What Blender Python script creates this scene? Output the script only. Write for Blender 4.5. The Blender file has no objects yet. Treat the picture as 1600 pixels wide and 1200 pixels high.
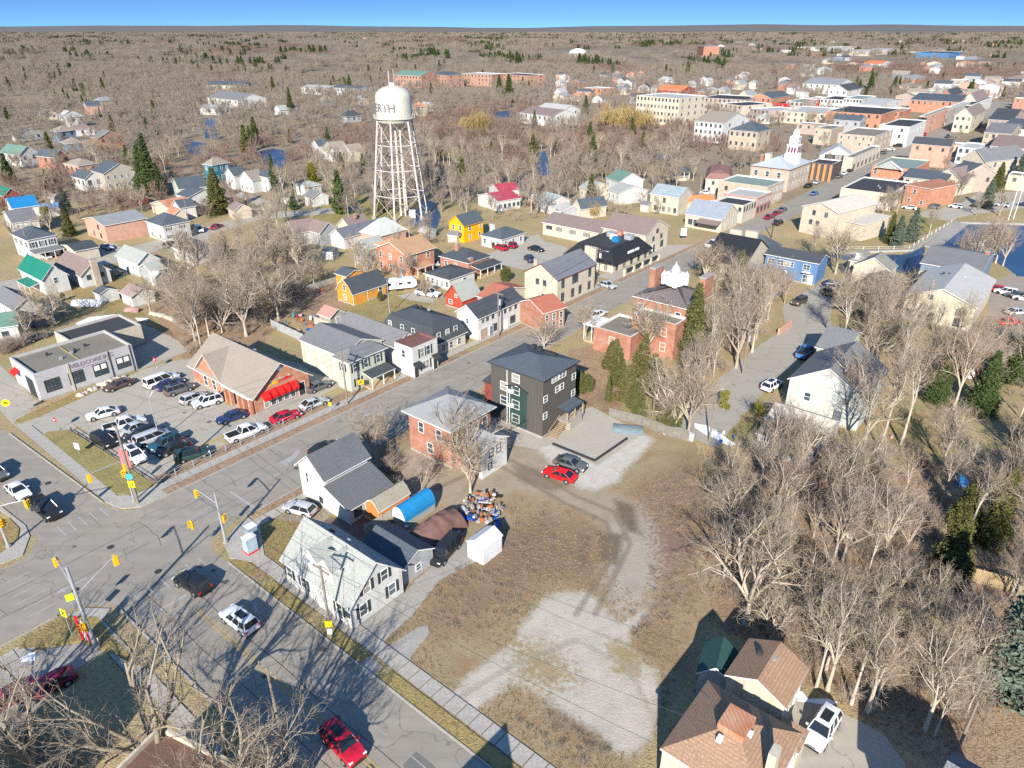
import bpy, math, random
import numpy as np
from mathutils import Vector, Matrix, noise as mnoise
random.seed(7); RNG = np.random.default_rng(7)
SC = bpy.context.scene
COL = SC.collection
R = math.radians
# ------------------------------------------------------------------ camera
F = 1110.0; PITCH = math.atan(558 / 1110.0); HC = 55.0
cd = bpy.data.cameras.new('camera'); cam = bpy.data.objects.new('camera', cd); COL.objects.link(cam)
cam.location = (0, 0, HC); cam.rotation_euler = (math.pi / 2 - PITCH, 0, 0)
cd.sensor_width = 36; cd.lens = 36 * F / 1600; cd.clip_end = 40000; cd.clip_start = 0.5
SC.camera = cam
# ------------------------------------------------------------------ light
SUN_EL = R(28); SUN_DIR = Vector((0.19 * math.cos(SUN_EL), 0.98 * math.cos(SUN_EL), -math.sin(SUN_EL)))
w = bpy.data.worlds.new('World'); SC.world = w; w.use_nodes = True
nt = w.node_tree; bg = nt.nodes['Background']
sky = nt.nodes.new('ShaderNodeTexSky'); sky.sky_type = 'NISHITA'; sky.sun_disc = False
sky.sun_elevation = SUN_EL; sky.sun_rotation = R(191); sky.altitude = 150; sky.air_density = 1.0; sky.dust_density = 0.2; sky.ozone_density = 2.0
geo = nt.nodes.new('ShaderNodeTexCoord'); sep = nt.nodes.new('ShaderNodeSeparateXYZ'); comb = nt.nodes.new('ShaderNodeCombineXYZ')
mr = nt.nodes.new('ShaderNodeMapRange'); mr.inputs[1].default_value = -0.02; mr.inputs[2].default_value = 0.075; mr.inputs[3].default_value = 0.22; mr.inputs[4].default_value = 0.95
mx = nt.nodes.new('ShaderNodeMath'); mx.operation = 'MAXIMUM'
tint = nt.nodes.new('ShaderNodeMix'); tint.data_type = 'RGBA'; tint.blend_type = 'MULTIPLY'; tint.inputs[0].default_value = 1.0
tint.inputs[7].default_value = (0.60, 0.86, 1.02, 1)
nt.links.new(geo.outputs['Generated'], sep.inputs[0]); nt.links.new(sep.outputs[2], mr.inputs[0])
nt.links.new(mr.outputs[0], mx.inputs[0]); nt.links.new(sep.outputs[2], mx.inputs[1])
nt.links.new(sep.outputs[0], comb.inputs[0]); nt.links.new(sep.outputs[1], comb.inputs[1]); nt.links.new(mx.outputs[0], comb.inputs[2])
nrm = nt.nodes.new('ShaderNodeVectorMath'); nrm.operation = 'NORMALIZE'
nt.links.new(comb.outputs[0], nrm.inputs[0]); nt.links.new(nrm.outputs[0], sky.inputs[0])
nt.links.new(sky.outputs[0], tint.inputs[6]); nt.links.new(tint.outputs[2], bg.inputs[0]); bg.inputs[1].default_value = 0.13
sl = bpy.data.lights.new('sun', 'SUN'); sl.energy = 4.6; sl.angle = R(0.5); sl.color = (1.0, 0.93, 0.82)
so = bpy.data.objects.new('sun', sl); COL.objects.link(so)
so.rotation_euler = SUN_DIR.to_track_quat('-Z', 'Y').to_euler(); so.location = (0, 0, 100)
vs = SC.view_settings; vs.view_transform = 'Standard'; vs.look = 'None'; vs.exposure = 1.15; vs.gamma = 1; vs.use_curve_mapping = False
SC.cycles.max_bounces = 4; SC.cycles.diffuse_bounces = 2; SC.cycles.glossy_bounces = 2; SC.cycles.transmission_bounces = 2
SC.cycles.use_denoising = False

# ------------------------------------------------------------------ where a place of the photograph lies in the world
def g(x, y, z=0.0):
    b = (600 - y) / F
    dy = math.cos(PITCH) + b * math.sin(PITCH); dz = -math.sin(PITCH) + b * math.cos(PITCH)
    t = (z - HC) / dz
    return ((x - 800) / F * t, dy * t)
U0 = (-36.9, 86.8); SA = R(50.6)
def st(s, t): # street grid: s along the main street, t across it to the south-east
    return (U0[0] + s * math.cos(SA) + t * math.sin(SA), U0[1] + s * math.sin(SA) - t * math.cos(SA))

# ------------------------------------------------------------------ materials
MATS = {}
def _n(nt, t, **k):
    n = nt.nodes.new(t)
    for a, b in k.items():
        setattr(n, a, b)
    return n
def mat(key, col, kind='plain', rough=0.85, col2=None, var=0.12, scale=1.0, metallic=0.0, col3=None, bump=0.0):
    if key in MATS: return MATS[key]
    m = bpy.data.materials.new(key); m.use_nodes = True; MATS[key] = m
    nt = m.node_tree; L = nt.links.new; b = nt.nodes['Principled BSDF']
    b.inputs['Roughness'].default_value = rough; b.inputs['Metallic'].default_value = metallic
    b.inputs['Specular IOR Level'].default_value = 0.5 if rough < 0.6 else 0.15
    tc = _n(nt, 'ShaderNodeTexCoord'); P = tc.outputs['Object']
    def noise(sc, det=3, src=None):
        n = _n(nt, 'ShaderNodeTexNoise'); n.inputs['Scale'].default_value = sc; n.inputs['Detail'].default_value = det
        L(src or P, n.inputs['Vector']); return n.outputs['Fac']
    def mix(f, a, c, blend='MIX'):
        x = _n(nt, 'ShaderNodeMix', data_type='RGBA', blend_type=blend)
        for i, v in ((0, f), (6, a), (7, c)):
            if isinstance(v, (int, float)): x.inputs[i].default_value = v
            elif isinstance(v, tuple): x.inputs[i].default_value = (*v[:3], 1)
            else: L(v, x.inputs[i])
        return x.outputs[2]
    def ramp(f, lo, hi):
        x = _n(nt, 'ShaderNodeMapRange'); x.inputs[1].default_value = lo; x.inputs[2].default_value = hi
        L(f, x.inputs[0]); return x.outputs[0]
    def scl(c, k): return tuple(min(1, max(0, v * k)) for v in c)
    c2 = col2 or scl(col, 1 - 2.0 * var)
    def bmp(f, s, d=0.02):
        bb = _n(nt, 'ShaderNodeBump'); bb.inputs['Strength'].default_value = s; bb.inputs['Distance'].default_value = d
        L(f, bb.inputs['Height']); L(bb.outputs[0], b.inputs['Normal'])
    if kind == 'plain':
        c = mix(ramp(noise(0.9 * scale, 4), .3, .75), col, c2)
        c = mix(ramp(noise(9 * scale, 2), .35, .7), c, scl(c2, .9)) if var > 0.1 else c
    elif kind == 'flat':
        b.inputs['Base Color'].default_value = (*col, 1); return m
    elif kind == 'siding':
        s = _n(nt, 'ShaderNodeSeparateXYZ'); L(P, s.inputs[0])
        fr = _n(nt, 'ShaderNodeMath', operation='FRACT'); mu = _n(nt, 'ShaderNodeMath', operation='MULTIPLY'); mu.inputs[1].default_value = 1 / 0.2
        L(s.outputs[2], mu.inputs[0]); L(mu.outputs[0], fr.inputs[0])
        c = mix(ramp(noise(.5, 3), .3, .75), col, scl(col, .86)); mp = _n(nt, 'ShaderNodeMapping'); mp.inputs['Scale'].default_value = (2.2, 2.2, .14); L(P, mp.inputs[0]); c = mix(ramp(noise(1.0, 4, mp.outputs[0]), .5, .78), c, (col[0] * .72, col[1] * .69, col[2] * .63))
        c = mix(ramp(fr.outputs[0], .86, .98), c, scl(col, .66)); bmp(fr.outputs[0], .35)
    elif kind == 'seam': # standing seam or vertical board
        s = _n(nt, 'ShaderNodeSeparateXYZ'); L(P, s.inputs[0]); ad = _n(nt, 'ShaderNodeMath', operation='ADD')
        L(s.outputs[0], ad.inputs[0]); L(s.outputs[1], ad.inputs[1])
        mu = _n(nt, 'ShaderNodeMath', operation='MULTIPLY'); mu.inputs[1].default_value = scale / 0.45
        fr = _n(nt, 'ShaderNodeMath', operation='FRACT'); L(ad.outputs[0], mu.inputs[0]); L(mu.outputs[0], fr.inputs[0])
        c = mix(ramp(noise(.6, 4), .3, .75), col, c2); c = mix(ramp(fr.outputs[0], .8, .95), c, scl(col, .72)); bmp(fr.outputs[0], .3)
    elif kind == 'brick':
        s = _n(nt, 'ShaderNodeSeparateXYZ'); L(P, s.inputs[0]); ad = _n(nt, 'ShaderNodeMath', operation='ADD')
        L(s.outputs[0], ad.inputs[0]); L(s.outputs[1], ad.inputs[1]); cb = _n(nt, 'ShaderNodeCombineXYZ')
        L(ad.outputs[0], cb.inputs[0]); L(s.outputs[2], cb.inputs[1])
        br = _n(nt, 'ShaderNodeTexBrick'); br.inputs['Scale'].default_value = 1.0 * scale; br.inputs['Brick Width'].default_value = .3; br.inputs['Row Height'].default_value = .11
        br.inputs['Mortar Size'].default_value = .012; br.inputs['Color1'].default_value = (*col, 1); br.inputs['Color2'].default_value = (*c2, 1)
        br.inputs['Mortar'].default_value = (*(col3 or (.42, .36, .31)), 1); L(cb.outputs[0], br.inputs['Vector'])
        c = mix(ramp(noise(.7, 4), .35, .75), br.outputs['Color'], scl(col, .72))
        bmp(br.outputs['Fac'], -.3)
    elif kind == 'shingle':
        s = _n(nt, 'ShaderNodeSeparateXYZ'); L(P, s.inputs[0])
        mu = _n(nt, 'ShaderNodeMath', operation='MULTIPLY'); mu.inputs[1].default_value = 1 / 0.14
        fr = _n(nt, 'ShaderNodeMath', operation='FRACT'); L(s.outputs[2], mu.inputs[0]); L(mu.outputs[0], fr.inputs[0])
        c = mix(ramp(noise(.45, 4), .3, .72), col, c2)
        c = mix(ramp(noise(7, 2), .38, .66), c, scl(col, 1.28))
        c = mix(ramp(fr.outputs[0], .75, .95), c, scl(col, .72)); bmp(noise(16, 2), .4)
    elif kind == 'asphalt':
        c = mix(ramp(noise(.09, 5), .35, .7), col, c2)
        c = mix(ramp(noise(.6, 5), .4, .72), c, scl(col, .86))
        mp = _n(nt, 'ShaderNodeMapping'); mp.inputs['Rotation'].default_value = (0, 0, -SA); mp.inputs['Scale'].default_value = (.05, .9, 1); L(P, mp.inputs[0])
        c = mix(ramp(noise(1.0, 3, mp.outputs[0]), .45, .75), c, scl(col, .80))
        vo = _n(nt, 'ShaderNodeTexVoronoi', feature='DISTANCE_TO_EDGE'); vo.inputs['Scale'].default_value = .11
        wv = _n(nt, 'ShaderNodeVectorMath', operation='ADD'); nn = _n(nt, 'ShaderNodeTexNoise'); nn.inputs['Scale'].default_value = .35; nn.inputs['Detail'].default_value = 4
        sc = _n(nt, 'ShaderNodeVectorMath', operation='SCALE'); sc.inputs['Scale'].default_value = 5.0
        L(P, nn.inputs['Vector']); L(nn.outputs['Color'], sc.inputs[0]); L(P, wv.inputs[0]); L(sc.outputs[0], wv.inputs[1]); L(wv.outputs[0], vo.inputs['Vector'])
        c = mix(ramp(vo.outputs['Distance'], .012, .0), c, scl(col, .42))
        c = mix(ramp(noise(22, 2), .4, .7), c, scl(col, 1.16)); bmp(noise(30, 2), .2)
    elif kind == 'grass': # three colours in drifts with fine speckle
        c3 = col3 or scl(col, .5)
        c = mix(ramp(noise(.055 * scale, 6), .38, .62), col, c2)
        c = mix(ramp(noise(.35 * scale, 6), .45, .68), c, c3)
        c = mix(ramp(noise(2.2, 5), .48, .72), c, scl(c2, .62))
        c = mix(ramp(noise(9, 4), .5, .7), c, scl(col, 1.45)); bmp(noise(5, 6), .9, .12)
    elif kind == 'far':
        c = mix(ramp(noise(.012, 6), .38, .62), col, c2)
        c = mix(ramp(noise(.05, 6), .42, .62), c, col3 or scl(col, .5)); c = mix(ramp(noise(.5, 4), .4, .65), c, scl(col, .55))
    elif kind == 'gravel':
        c = mix(ramp(noise(.16, 6), .45, .72), col, c2)
        c = mix(ramp(noise(1.4, 5), .5, .72), c, col3 or c2)
        vo = _n(nt, 'ShaderNodeTexVoronoi'); vo.inputs['Scale'].default_value = 7; L(P, vo.inputs['Vector'])
        c = mix(ramp(vo.outputs['Distance'], .25, .8), c, scl(col, .72)); c = mix(ramp(noise(13, 2), .5, .7), c, scl(col, 1.2)); bmp(vo.outputs['Distance'], .6, .05)
    elif kind == 'tree': # every copy a little different
        oi = _n(nt, 'ShaderNodeObjectInfo'); cr = _n(nt, 'ShaderNodeValToRGB'); e = cr.color_ramp.elements
        e[0].color = (*col, 1); e[1].color = (*(col3 or col), 1); k = e.new(.5); k.color = (*c2, 1)
        L(oi.outputs['Random'], cr.inputs[0]); c = mix(ramp(noise(1.1, 3), .35, .7), cr.outputs[0], scl(col, .8)) 
    elif kind == 'leaf':
        oi = _n(nt, 'ShaderNodeObjectInfo'); c = mix(ramp(noise(.8, 3), .3, .7), col, c2)
        c = mix(ramp(noise(5, 2), .45, .65), c, col3 or scl(col, .55)); c = mix(ramp(oi.outputs['Random'], 0, 1), c, scl(c2, .75))
    elif kind == 'glass': # some windows have pale blinds or curtains behind them
        oi = _n(nt, 'ShaderNodeObjectInfo'); c = mix(ramp(noise(.6, 2), .4, .6), col, c2); c = mix(ramp(oi.outputs['Random'], .70, .74), c, (.26, .25, .23)); c = mix(ramp(oi.outputs['Random'], .9, .94), c, (.10, .12, .14))
    elif kind == 'water':
        c = mix(ramp(noise(.05, 3), .4, .6), col, c2); bmp(noise(.8, 3), .15, .05)
    L(c, b.inputs['Base Color'])
    return m
WHITE = mat('white_siding', (.52, .52, .50), 'siding'); WSIDE = WHITE
TRIM = mat('white_trim', (.60, .60, .58), 'plain', var=.04)
CREAM = mat('cream_siding', (.50, .45, .36), 'siding'); CRM = mat('cream_render', (.46, .405, .325), 'plain', var=.1)
STONE = mat('sandstone', (.42, .35, .27), 'brick', col2=(.34, .28, .22), scale=.5, col3=(.46, .40, .33))
BRICK = mat('red_brick', (.36, .14, .085), 'brick', col2=(.28, .105, .065)); OBRICK = mat('orange_brick', (.46, .19, .105), 'brick', col2=(.37, .14, .08))
PBRICK = mat('pink_brick', (.55, .30, .22), 'brick', col2=(.46, .25, .18))
GREENW = mat('pale_green_siding', (.44, .47, .38), 'siding'); GREYW = mat('grey_siding', (.33, .34, .35), 'siding')
BLUEW = mat('blue_siding', (.10, .19, .36), 'siding'); BGREY = mat('blue_grey_siding', (.17, .22, .30), 'siding'); TEALW = mat('teal_siding', (.03, .17, .24), 'siding')
YELW = mat('yellow_siding', (.72, .38, .01), 'siding'); ORW = mat('orange_board', (.58, .27, .05), 'seam'); ORG = mat('orange_cedar', (.55, .20, .05), 'seam', scale=2)
REDW = mat('barn_red', (.38, .07, .04), 'seam'); DARKW = mat('charcoal_cladding', (.085, .078, .072), 'seam', var=.05, scale=.8)
PGREY = mat('grey_render', (.40, .39, .395), 'plain', var=.1, scale=.4)
SDARK = mat('dark_shingle', (.055, .062, .072), 'shingle', col2=(.042, .046, .054)); SGREY = mat('grey_shingle', (.15, .15, .155), 'shingle', col2=(.11, .112, .12))
SLITE = mat('light_shingle', (.28, .29, .27), 'shingle', col2=(.22, .235, .21)); STAN = mat('tan_shingle', (.235, .20, .165), 'shingle', col2=(.20, .17, .14))
SBRN = mat('brown_shingle', (.27, .175, .115), 'shingle', col2=(.22, .135, .09)); SDBR = mat('mauve_shingle', (.19, .145, .135), 'shingle'); SBLK = mat('black_mansard', (.02, .022, .028), 'shingle', var=.1)
SBLU = mat('slate_shingle', (.07, .085, .10), 'shingle', col2=(.05, .06, .075))
MGREY = mat('grey_metal', (.26, .265, .26), 'seam', rough=.5, var=.08); MLITE = mat('light_metal', (.42, .405, .375), 'seam', rough=.5, var=.08); MBLUE = mat('blue_metal', (.015, .17, .38), 'seam', rough=.5, var=.05)
MGRN = mat('green_metal', (.012, .17, .11), 'seam', rough=.5, var=.08); MGRN2 = mat('faded_green_metal', (.13, .22, .175), 'seam', rough=.6, var=.1); MRED = mat('red_metal', (.36, .06, .085), 'seam', rough=.6); RUST = mat('rusty_metal', (.38, .14, .07), 'seam', col2=(.5, .3, .2), rough=.8)
FLATG = mat('flat_roof_gravel', (.20, .185, .155), 'gravel', col2=(.13, .115, .09), col3=(.24, .2, .14)); FLATD = mat('flat_roof_dark', (.06, .062, .068), 'plain', var=.15); FLATL = mat('flat_roof_pale', (.42, .42, .40), 'plain', var=.12)
CONC = mat('concrete', (.36, .34, .31), 'plain', var=.13, scale=.5); GLASS = mat('window_glass', (.03, .045, .06), 'glass', rough=.12, col2=(.06, .08, .10))
DARKT = mat('dark_trim', (.04, .042, .045), 'plain', var=.05); WOOD = mat('bare_wood', (.40, .30, .19), 'seam', scale=3); GWOOD = mat('weathered_wood', (.33, .31, .28), 'seam', scale=3)
ASPH = mat('asphalt', (.235, .213, .182), 'asphalt', col2=(.285, .26, .225)); LOT = mat('old_asphalt', (.335, .305, .255), 'asphalt', col2=(.285, .26, .22))
WALK = mat('sidewalk_concrete', (.40, .375, .335), 'plain', var=.12, scale=.6); KERB = mat('kerb_concrete', (.38, .36, .33), 'plain', var=.12)
PAINTW = mat('white_road_paint', (.42, .42, .41), 'plain', var=.2, scale=3); PAINTY = mat('yellow_road_paint', (.50, .37, .14), 'plain', var=.2, scale=3)
METAL = mat('galvanised_steel', (.42, .43, .45), 'plain', rough=.45, metallic=.4, var=.05); POLEW = mat('pole_wood', (.26, .22, .18), 'plain', var=.15)
YSIG = mat('signal_yellow', (.80, .42, .01), 'flat', rough=.5); RED = mat('bright_red', (.62, .02, .02), 'plain', var=.08); BLK = mat('black_rubber', (.02, .02, .02), 'flat', rough=.8)
SNOW = mat('old_snow', (.72, .74, .78), 'plain', var=.08)

# ------------------------------------------------------------------ mesh building
class MB:
    def __init__(s): s.v = []; s.f = []; s.m = []
    def poly(s, pts, m=0):
        i = len(s.v); s.v += [tuple(p) for p in pts]; s.f.append(tuple(range(i, i + len(pts)))); s.m.append(m); return s
    def box(s, x0, y0, z0, x1, y1, z1, m=0, top=True, bot=True):
        i = len(s.v); s.v += [(x0, y0, z0), (x1, y0, z0), (x1, y1, z0), (x0, y1, z0), (x0, y0, z1), (x1, y0, z1), (x1, y1, z1), (x0, y1, z1)]
        q = [(0, 1, 5, 4), (1, 2, 6, 5), (2, 3, 7, 6), (3, 0, 4, 7)] + ([(4, 5, 6, 7)] if top else []) + ([(3, 2, 1, 0)] if bot else [])
        s.f += [tuple(i + k for k in a) for a in q]; s.m += [m] * len(q); return s
    def slab(s, pts, t, m=0, ms=1): # a sloping plate: upper face, edges and lower face
        n = len(pts); i = len(s.v); s.v += [tuple(p) for p in pts] + [(p[0], p[1], p[2] - t) for p in pts]
        s.f.append(tuple(i + k for k in range(n))); s.m.append(m)
        s.f.append(tuple(i + n + k for k in reversed(range(n)))); s.m.append(ms)
        for k in range(n):
            j = (k + 1) % n; s.f.append((i + k, i + n + k, i + n + j, i + j)); s.m.append(ms)
        return s
    def tube(s, p0, p1, r0, r1=None, n=6, m=0, cap=True):
        r1 = r0 if r1 is None else r1; p0 = Vector(p0); p1 = Vector(p1); d = (p1 - p0).normalized()
        a = d.cross(Vector((0, 0, 1)) if abs(d.z) < .9 else Vector((1, 0, 0))).normalized(); b = d.cross(a); i = len(s.v)
        for p, r in ((p0, r0), (p1, r1)):
            s.v += [tuple(p + a * (r * math.cos(2 * math.pi * k / n)) + b * (r * math.sin(2 * math.pi * k / n))) for k in range(n)]
        for k in range(n):
            j = (k + 1) % n; s.f.append((i + k, i + j, i + n + j, i + n + k)); s.m.append(m)
        if cap: s.f += [tuple(i + n + k for k in range(n)), tuple(i + k for k in reversed(range(n)))]; s.m += [m, m]
        return s
    def lathe(s, prof, n=20, cx=0, cy=0, m=0):
        i = len(s.v)
        for r, z in prof: s.v += [(cx + r * math.cos(2 * math.pi * k / n), cy + r * math.sin(2 * math.pi * k / n), z) for k in range(n)]
        for q in range(len(prof) - 1):
            for k in range(n):
                j = (k + 1) % n; s.f.append((i + q * n + k, i + q * n + j, i + q * n + n + j, i + q * n + n + k)); s.m.append(m)
        return s
    def mesh(s, name, mats, smooth=False):
        me = bpy.data.meshes.new(name); me.from_pydata(s.v, [], s.f); me.validate(clean_customdata=False)
        for m in mats: me.materials.append(m)
        if len(mats) > 1 and len(me.polygons) == len(s.m): me.polygons.foreach_set('material_index', s.m)
        if smooth: me.polygons.foreach_set('use_smooth', [True] * len(me.polygons))
        me.update(); return me
    def build(s, name, mats, parent=None, loc=None, rz=0.0, smooth=False):
        return put(name, s.mesh(name, mats if isinstance(mats, (list, tuple)) else [mats], smooth), parent, loc, rz)
def put(name, data, parent=None, loc=None, rz=0.0):
    o = bpy.data.objects.new(name, data); COL.objects.link(o)
    if loc is not None: o.location = loc
    if rz: o.rotation_euler = (0, 0, rz)
    if parent is not None: o.parent = parent
    return o
def tag(o, label=None, cat=None, group=None, kind=None):
    for k, v in (('label', label), ('category', cat), ('group', group), ('kind', kind)):
        if v: o[k] = v
    return o
def thing(name, label, cat, loc=(0, 0, 0), rz=0.0, group=None):
    o = put(name, None, None, loc, rz); o.empty_display_size = 1; return tag(o, label, cat, group)
def copy_tree(o, parent=None):
    c = o.copy(); COL.objects.link(c); c.parent = parent
    for ch in CH.get(o, []) or list(o.children): copy_tree(ch, c)
    return c
CH = {}
def pip(x, y, poly):
    c = False; j = len(poly) - 1
    for i in range(len(poly)):
        xi, yi = poly[i]; xj, yj = poly[j]
        if (yi > y) != (yj > y) and x < (xj - xi) * (y - yi) / (yj - yi) + xi: c = not c
        j = i
    return c
NOGO = []      # polygons no scattered tree may stand on
FOOT = []      # (x, y, radius) of buildings

# ------------------------------------------------------------------ the ground
def sheet(name, pts, m, z, jitter=0.0, kind='structure', thick=0.0, block=True):
    P = []
    n = len(pts)
    for i in range(n):
        a, b = pts[i], pts[(i + 1) % n]; L = math.dist(a, b); k = max(1, int(L / 0.8)) if jitter and L < 400 else 1
        for q in range(k):
            t = q / k; x = a[0] + (b[0] - a[0]) * t; y = a[1] + (b[1] - a[1]) * t
            if jitter:
                v = mnoise.noise_vector(Vector((x * .45, y * .45, 1.7))) * jitter + mnoise.noise_vector(Vector((x * 1.7, y * 1.7, 5))) * jitter * .5
                x += v.x; y += v.y
            P.append((x, y))
    area = sum(P[i][0] * P[(i + 1) % len(P)][1] - P[(i + 1) % len(P)][0] * P[i][1] for i in range(len(P)))
    if area < 0: P.reverse()
    b = MB()
    if thick: b.slab([(x, y, z) for x, y in P], thick, 0, 0)
    else: b.poly([(x, y, z) for x, y in P])
    o = b.build(name, m); o['kind'] = kind
    if block: NOGO.append([(p[0], p[1]) for p in pts])
    return o
def px(*q): return [g(x, y) for x, y in q]
gm = mat('dry_ground', (.33, .255, .14), 'grass', col2=(.235, .20, .095), col3=(.30, .205, .125))
gmf = mat('far_ground', (.22, .175, .13), 'far', col2=(.19, .145, .10), col3=(.28, .22, .15))
sheet('ground', [(-900, -60), (900, -60), (900, 250), (-900, 250)], gm, 0, block=False)
sheet('woodland_ground', [(-900, 250), (900, 250), (900, 800), (-900, 800)], mat('woodland_floor', (.235, .19, .135), 'grass', col2=(.19, .15, .10), col3=(.26, .20, .12)), 0, block=False)
sheet('distant_ground', [(-16000, 800), (16000, 800), (16000, 18000), (-16000, 18000)], gmf, 0, block=False)
b = MB() # low hills that close the horizon
NX, NY = 90, 10; V = []
for j in range(NY + 1):
    y = 8500 + j * 950
    for i in range(NX + 1):
        x = -14000 + 28000 * i / NX
        a = math.sin(math.pi * j / NY) ** 1.0
        h = (mnoise.noise(Vector((x / 5200, y / 6000, 3))) * 60 + mnoise.noise(Vector((x / 1500, y / 1700, 8))) * 22 + 45 + 35 * min(1, abs(x - 200) / 6000)) * a
        V.append((x, y, max(-5, h - 3)))
b.v = V; b.f = [(j * (NX + 1) + i, j * (NX + 1) + i + 1, (j + 1) * (NX + 1) + i + 1, (j + 1) * (NX + 1) + i) for j in range(NY) for i in range(NX)]; b.m = [0] * len(b.f)
tag(b.build('hills', mat('wooded_hills', (.16, .145, .13), 'far', col2=(.12, .115, .105), col3=(.19, .17, .15)), smooth=True), kind='structure')
# streets
def strip(s0, s1, t0, t1): return [st(s0, t0), st(s0, t1), st(s1, t1), st(s1, t0)]
UL = [(-160, -3), (-27.6, -.8), (-27.6, 0), (-19, 0), (30, 0), (80, 0), (700, -8)]
LL = [(700, 8), (400, 7.2), (80, 8), (30, 11.2), (-15.2, 11.8), (-26, 11.6), (-160, 9)]
sheet('main_street', [st(*q) for q in UL] + [st(*q) for q in LL], ASPH, .012)
sheet('side_street', [st(-15.2, 9), st(-15.2, 160), st(-26.2, 160), st(-26.6, 9)], ASPH, .008)
sheet('side_street', [st(-19.2, 3), st(-27.4, 3), st(-27.6, -130), st(-21.5, -130), st(-20.5, -36), st(-19.2, -2)], ASPH, .008)
# corner radii
def corner(cs, ct, r, a0, a1, es, et):
    P = [st(es, et)]
    for k in range(9):
        a = R(a0 + (a1 - a0) * k / 8); P.append(st(cs + r * math.cos(a), ct + r * math.sin(a)))
    sheet('side_street', P, ASPH, .006)
corner(-11.2, 15.8, 4, 270, 180, -15.2, 11.8); corner(-15, -4, 4.2, 90, 180, -19.2, 0.2); corner(-31, 15.6, 4, 270, 360, -26.3, 11.5); corner(-32, -4.6, 4.4, 90, 0, -27.5, -.5)
DIRT = mat('packed_dirt', (.27, .23, .175), 'gravel', col2=(.19, .15, .11), col3=(.30, .26, .2)); GRAV = mat('pale_gravel', (.43, .40, .36), 'gravel', col2=(.36, .33, .285), col3=(.40, .345, .26)); GRAVW = mat('white_gravel', (.52, .505, .475), 'gravel', col2=(.44, .42, .39), col3=(.5, .47, .42))
MUD = mat('dark_mud', (.15, .12, .09), 'gravel', col2=(.20, .16, .12), col3=(.13, .105, .08)); GR1 = mat('tan_lawn', (.27, .205, .085), 'grass', col2=(.20, .17, .07), col3=(.24, .15, .075)); GR2 = mat('olive_lawn', (.225, .195, .075), 'grass', col2=(.27, .21, .10), col3=(.17, .15, .055)); LITTER = mat('leaf_litter', (.28, .195, .125), 'grass', col2=(.20, .13, .085), col3=(.29, .21, .135))
sheet('restaurant_parking_lot', px((22, 664), (60, 648), (130, 618), (222, 578), (262, 566), (300, 560), (430, 560), (500, 575), (540, 598), (480, 630), (420, 662), (330, 703), (238, 752), (180, 716), (110, 672), (80, 676), (56, 686)), LOT, .004)
sheet('restaurant_walkway', px((345, 602), (366, 596), (400, 632), (482, 603), (494, 610), (400, 658), (362, 628)), WALK, .10, thick=.1)
sheet('workshop_yard', px((135, 516), (180, 500), (212, 502), (262, 522), (296, 548), (250, 566), (215, 580), (205, 540)), LOT, .006, jitter=.4)
sheet('workshop_apron', px((-60, 590), (0, 570), (60, 630), (20, 664), (0, 640), (-60, 640)), LOT, .006)
LOTZ = {}
def seg_dist(X, Y, P, closed=True):
    d = np.full(X.shape, 1e9); ins = np.zeros(X.shape, bool); n = len(P)
    for i in range(n if closed else n - 1):
        (ax, ay), (bx, by) = P[i], P[(i + 1) % n]; ex, ey = bx - ax, by - ay; t = np.clip(((X - ax) * ex + (Y - ay) * ey) / (ex * ex + ey * ey + 1e-9), 0, 1)
        d = np.minimum(d, np.hypot(X - ax - t * ex, Y - ay - t * ey))
        if closed: c = ((ay > Y) != (by > Y)) & (X < (bx - ax) * (Y - ay) / (by - ay + 1e-12) + ax); ins ^= c
    return np.where(ins, d, -d) if closed else d
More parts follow.
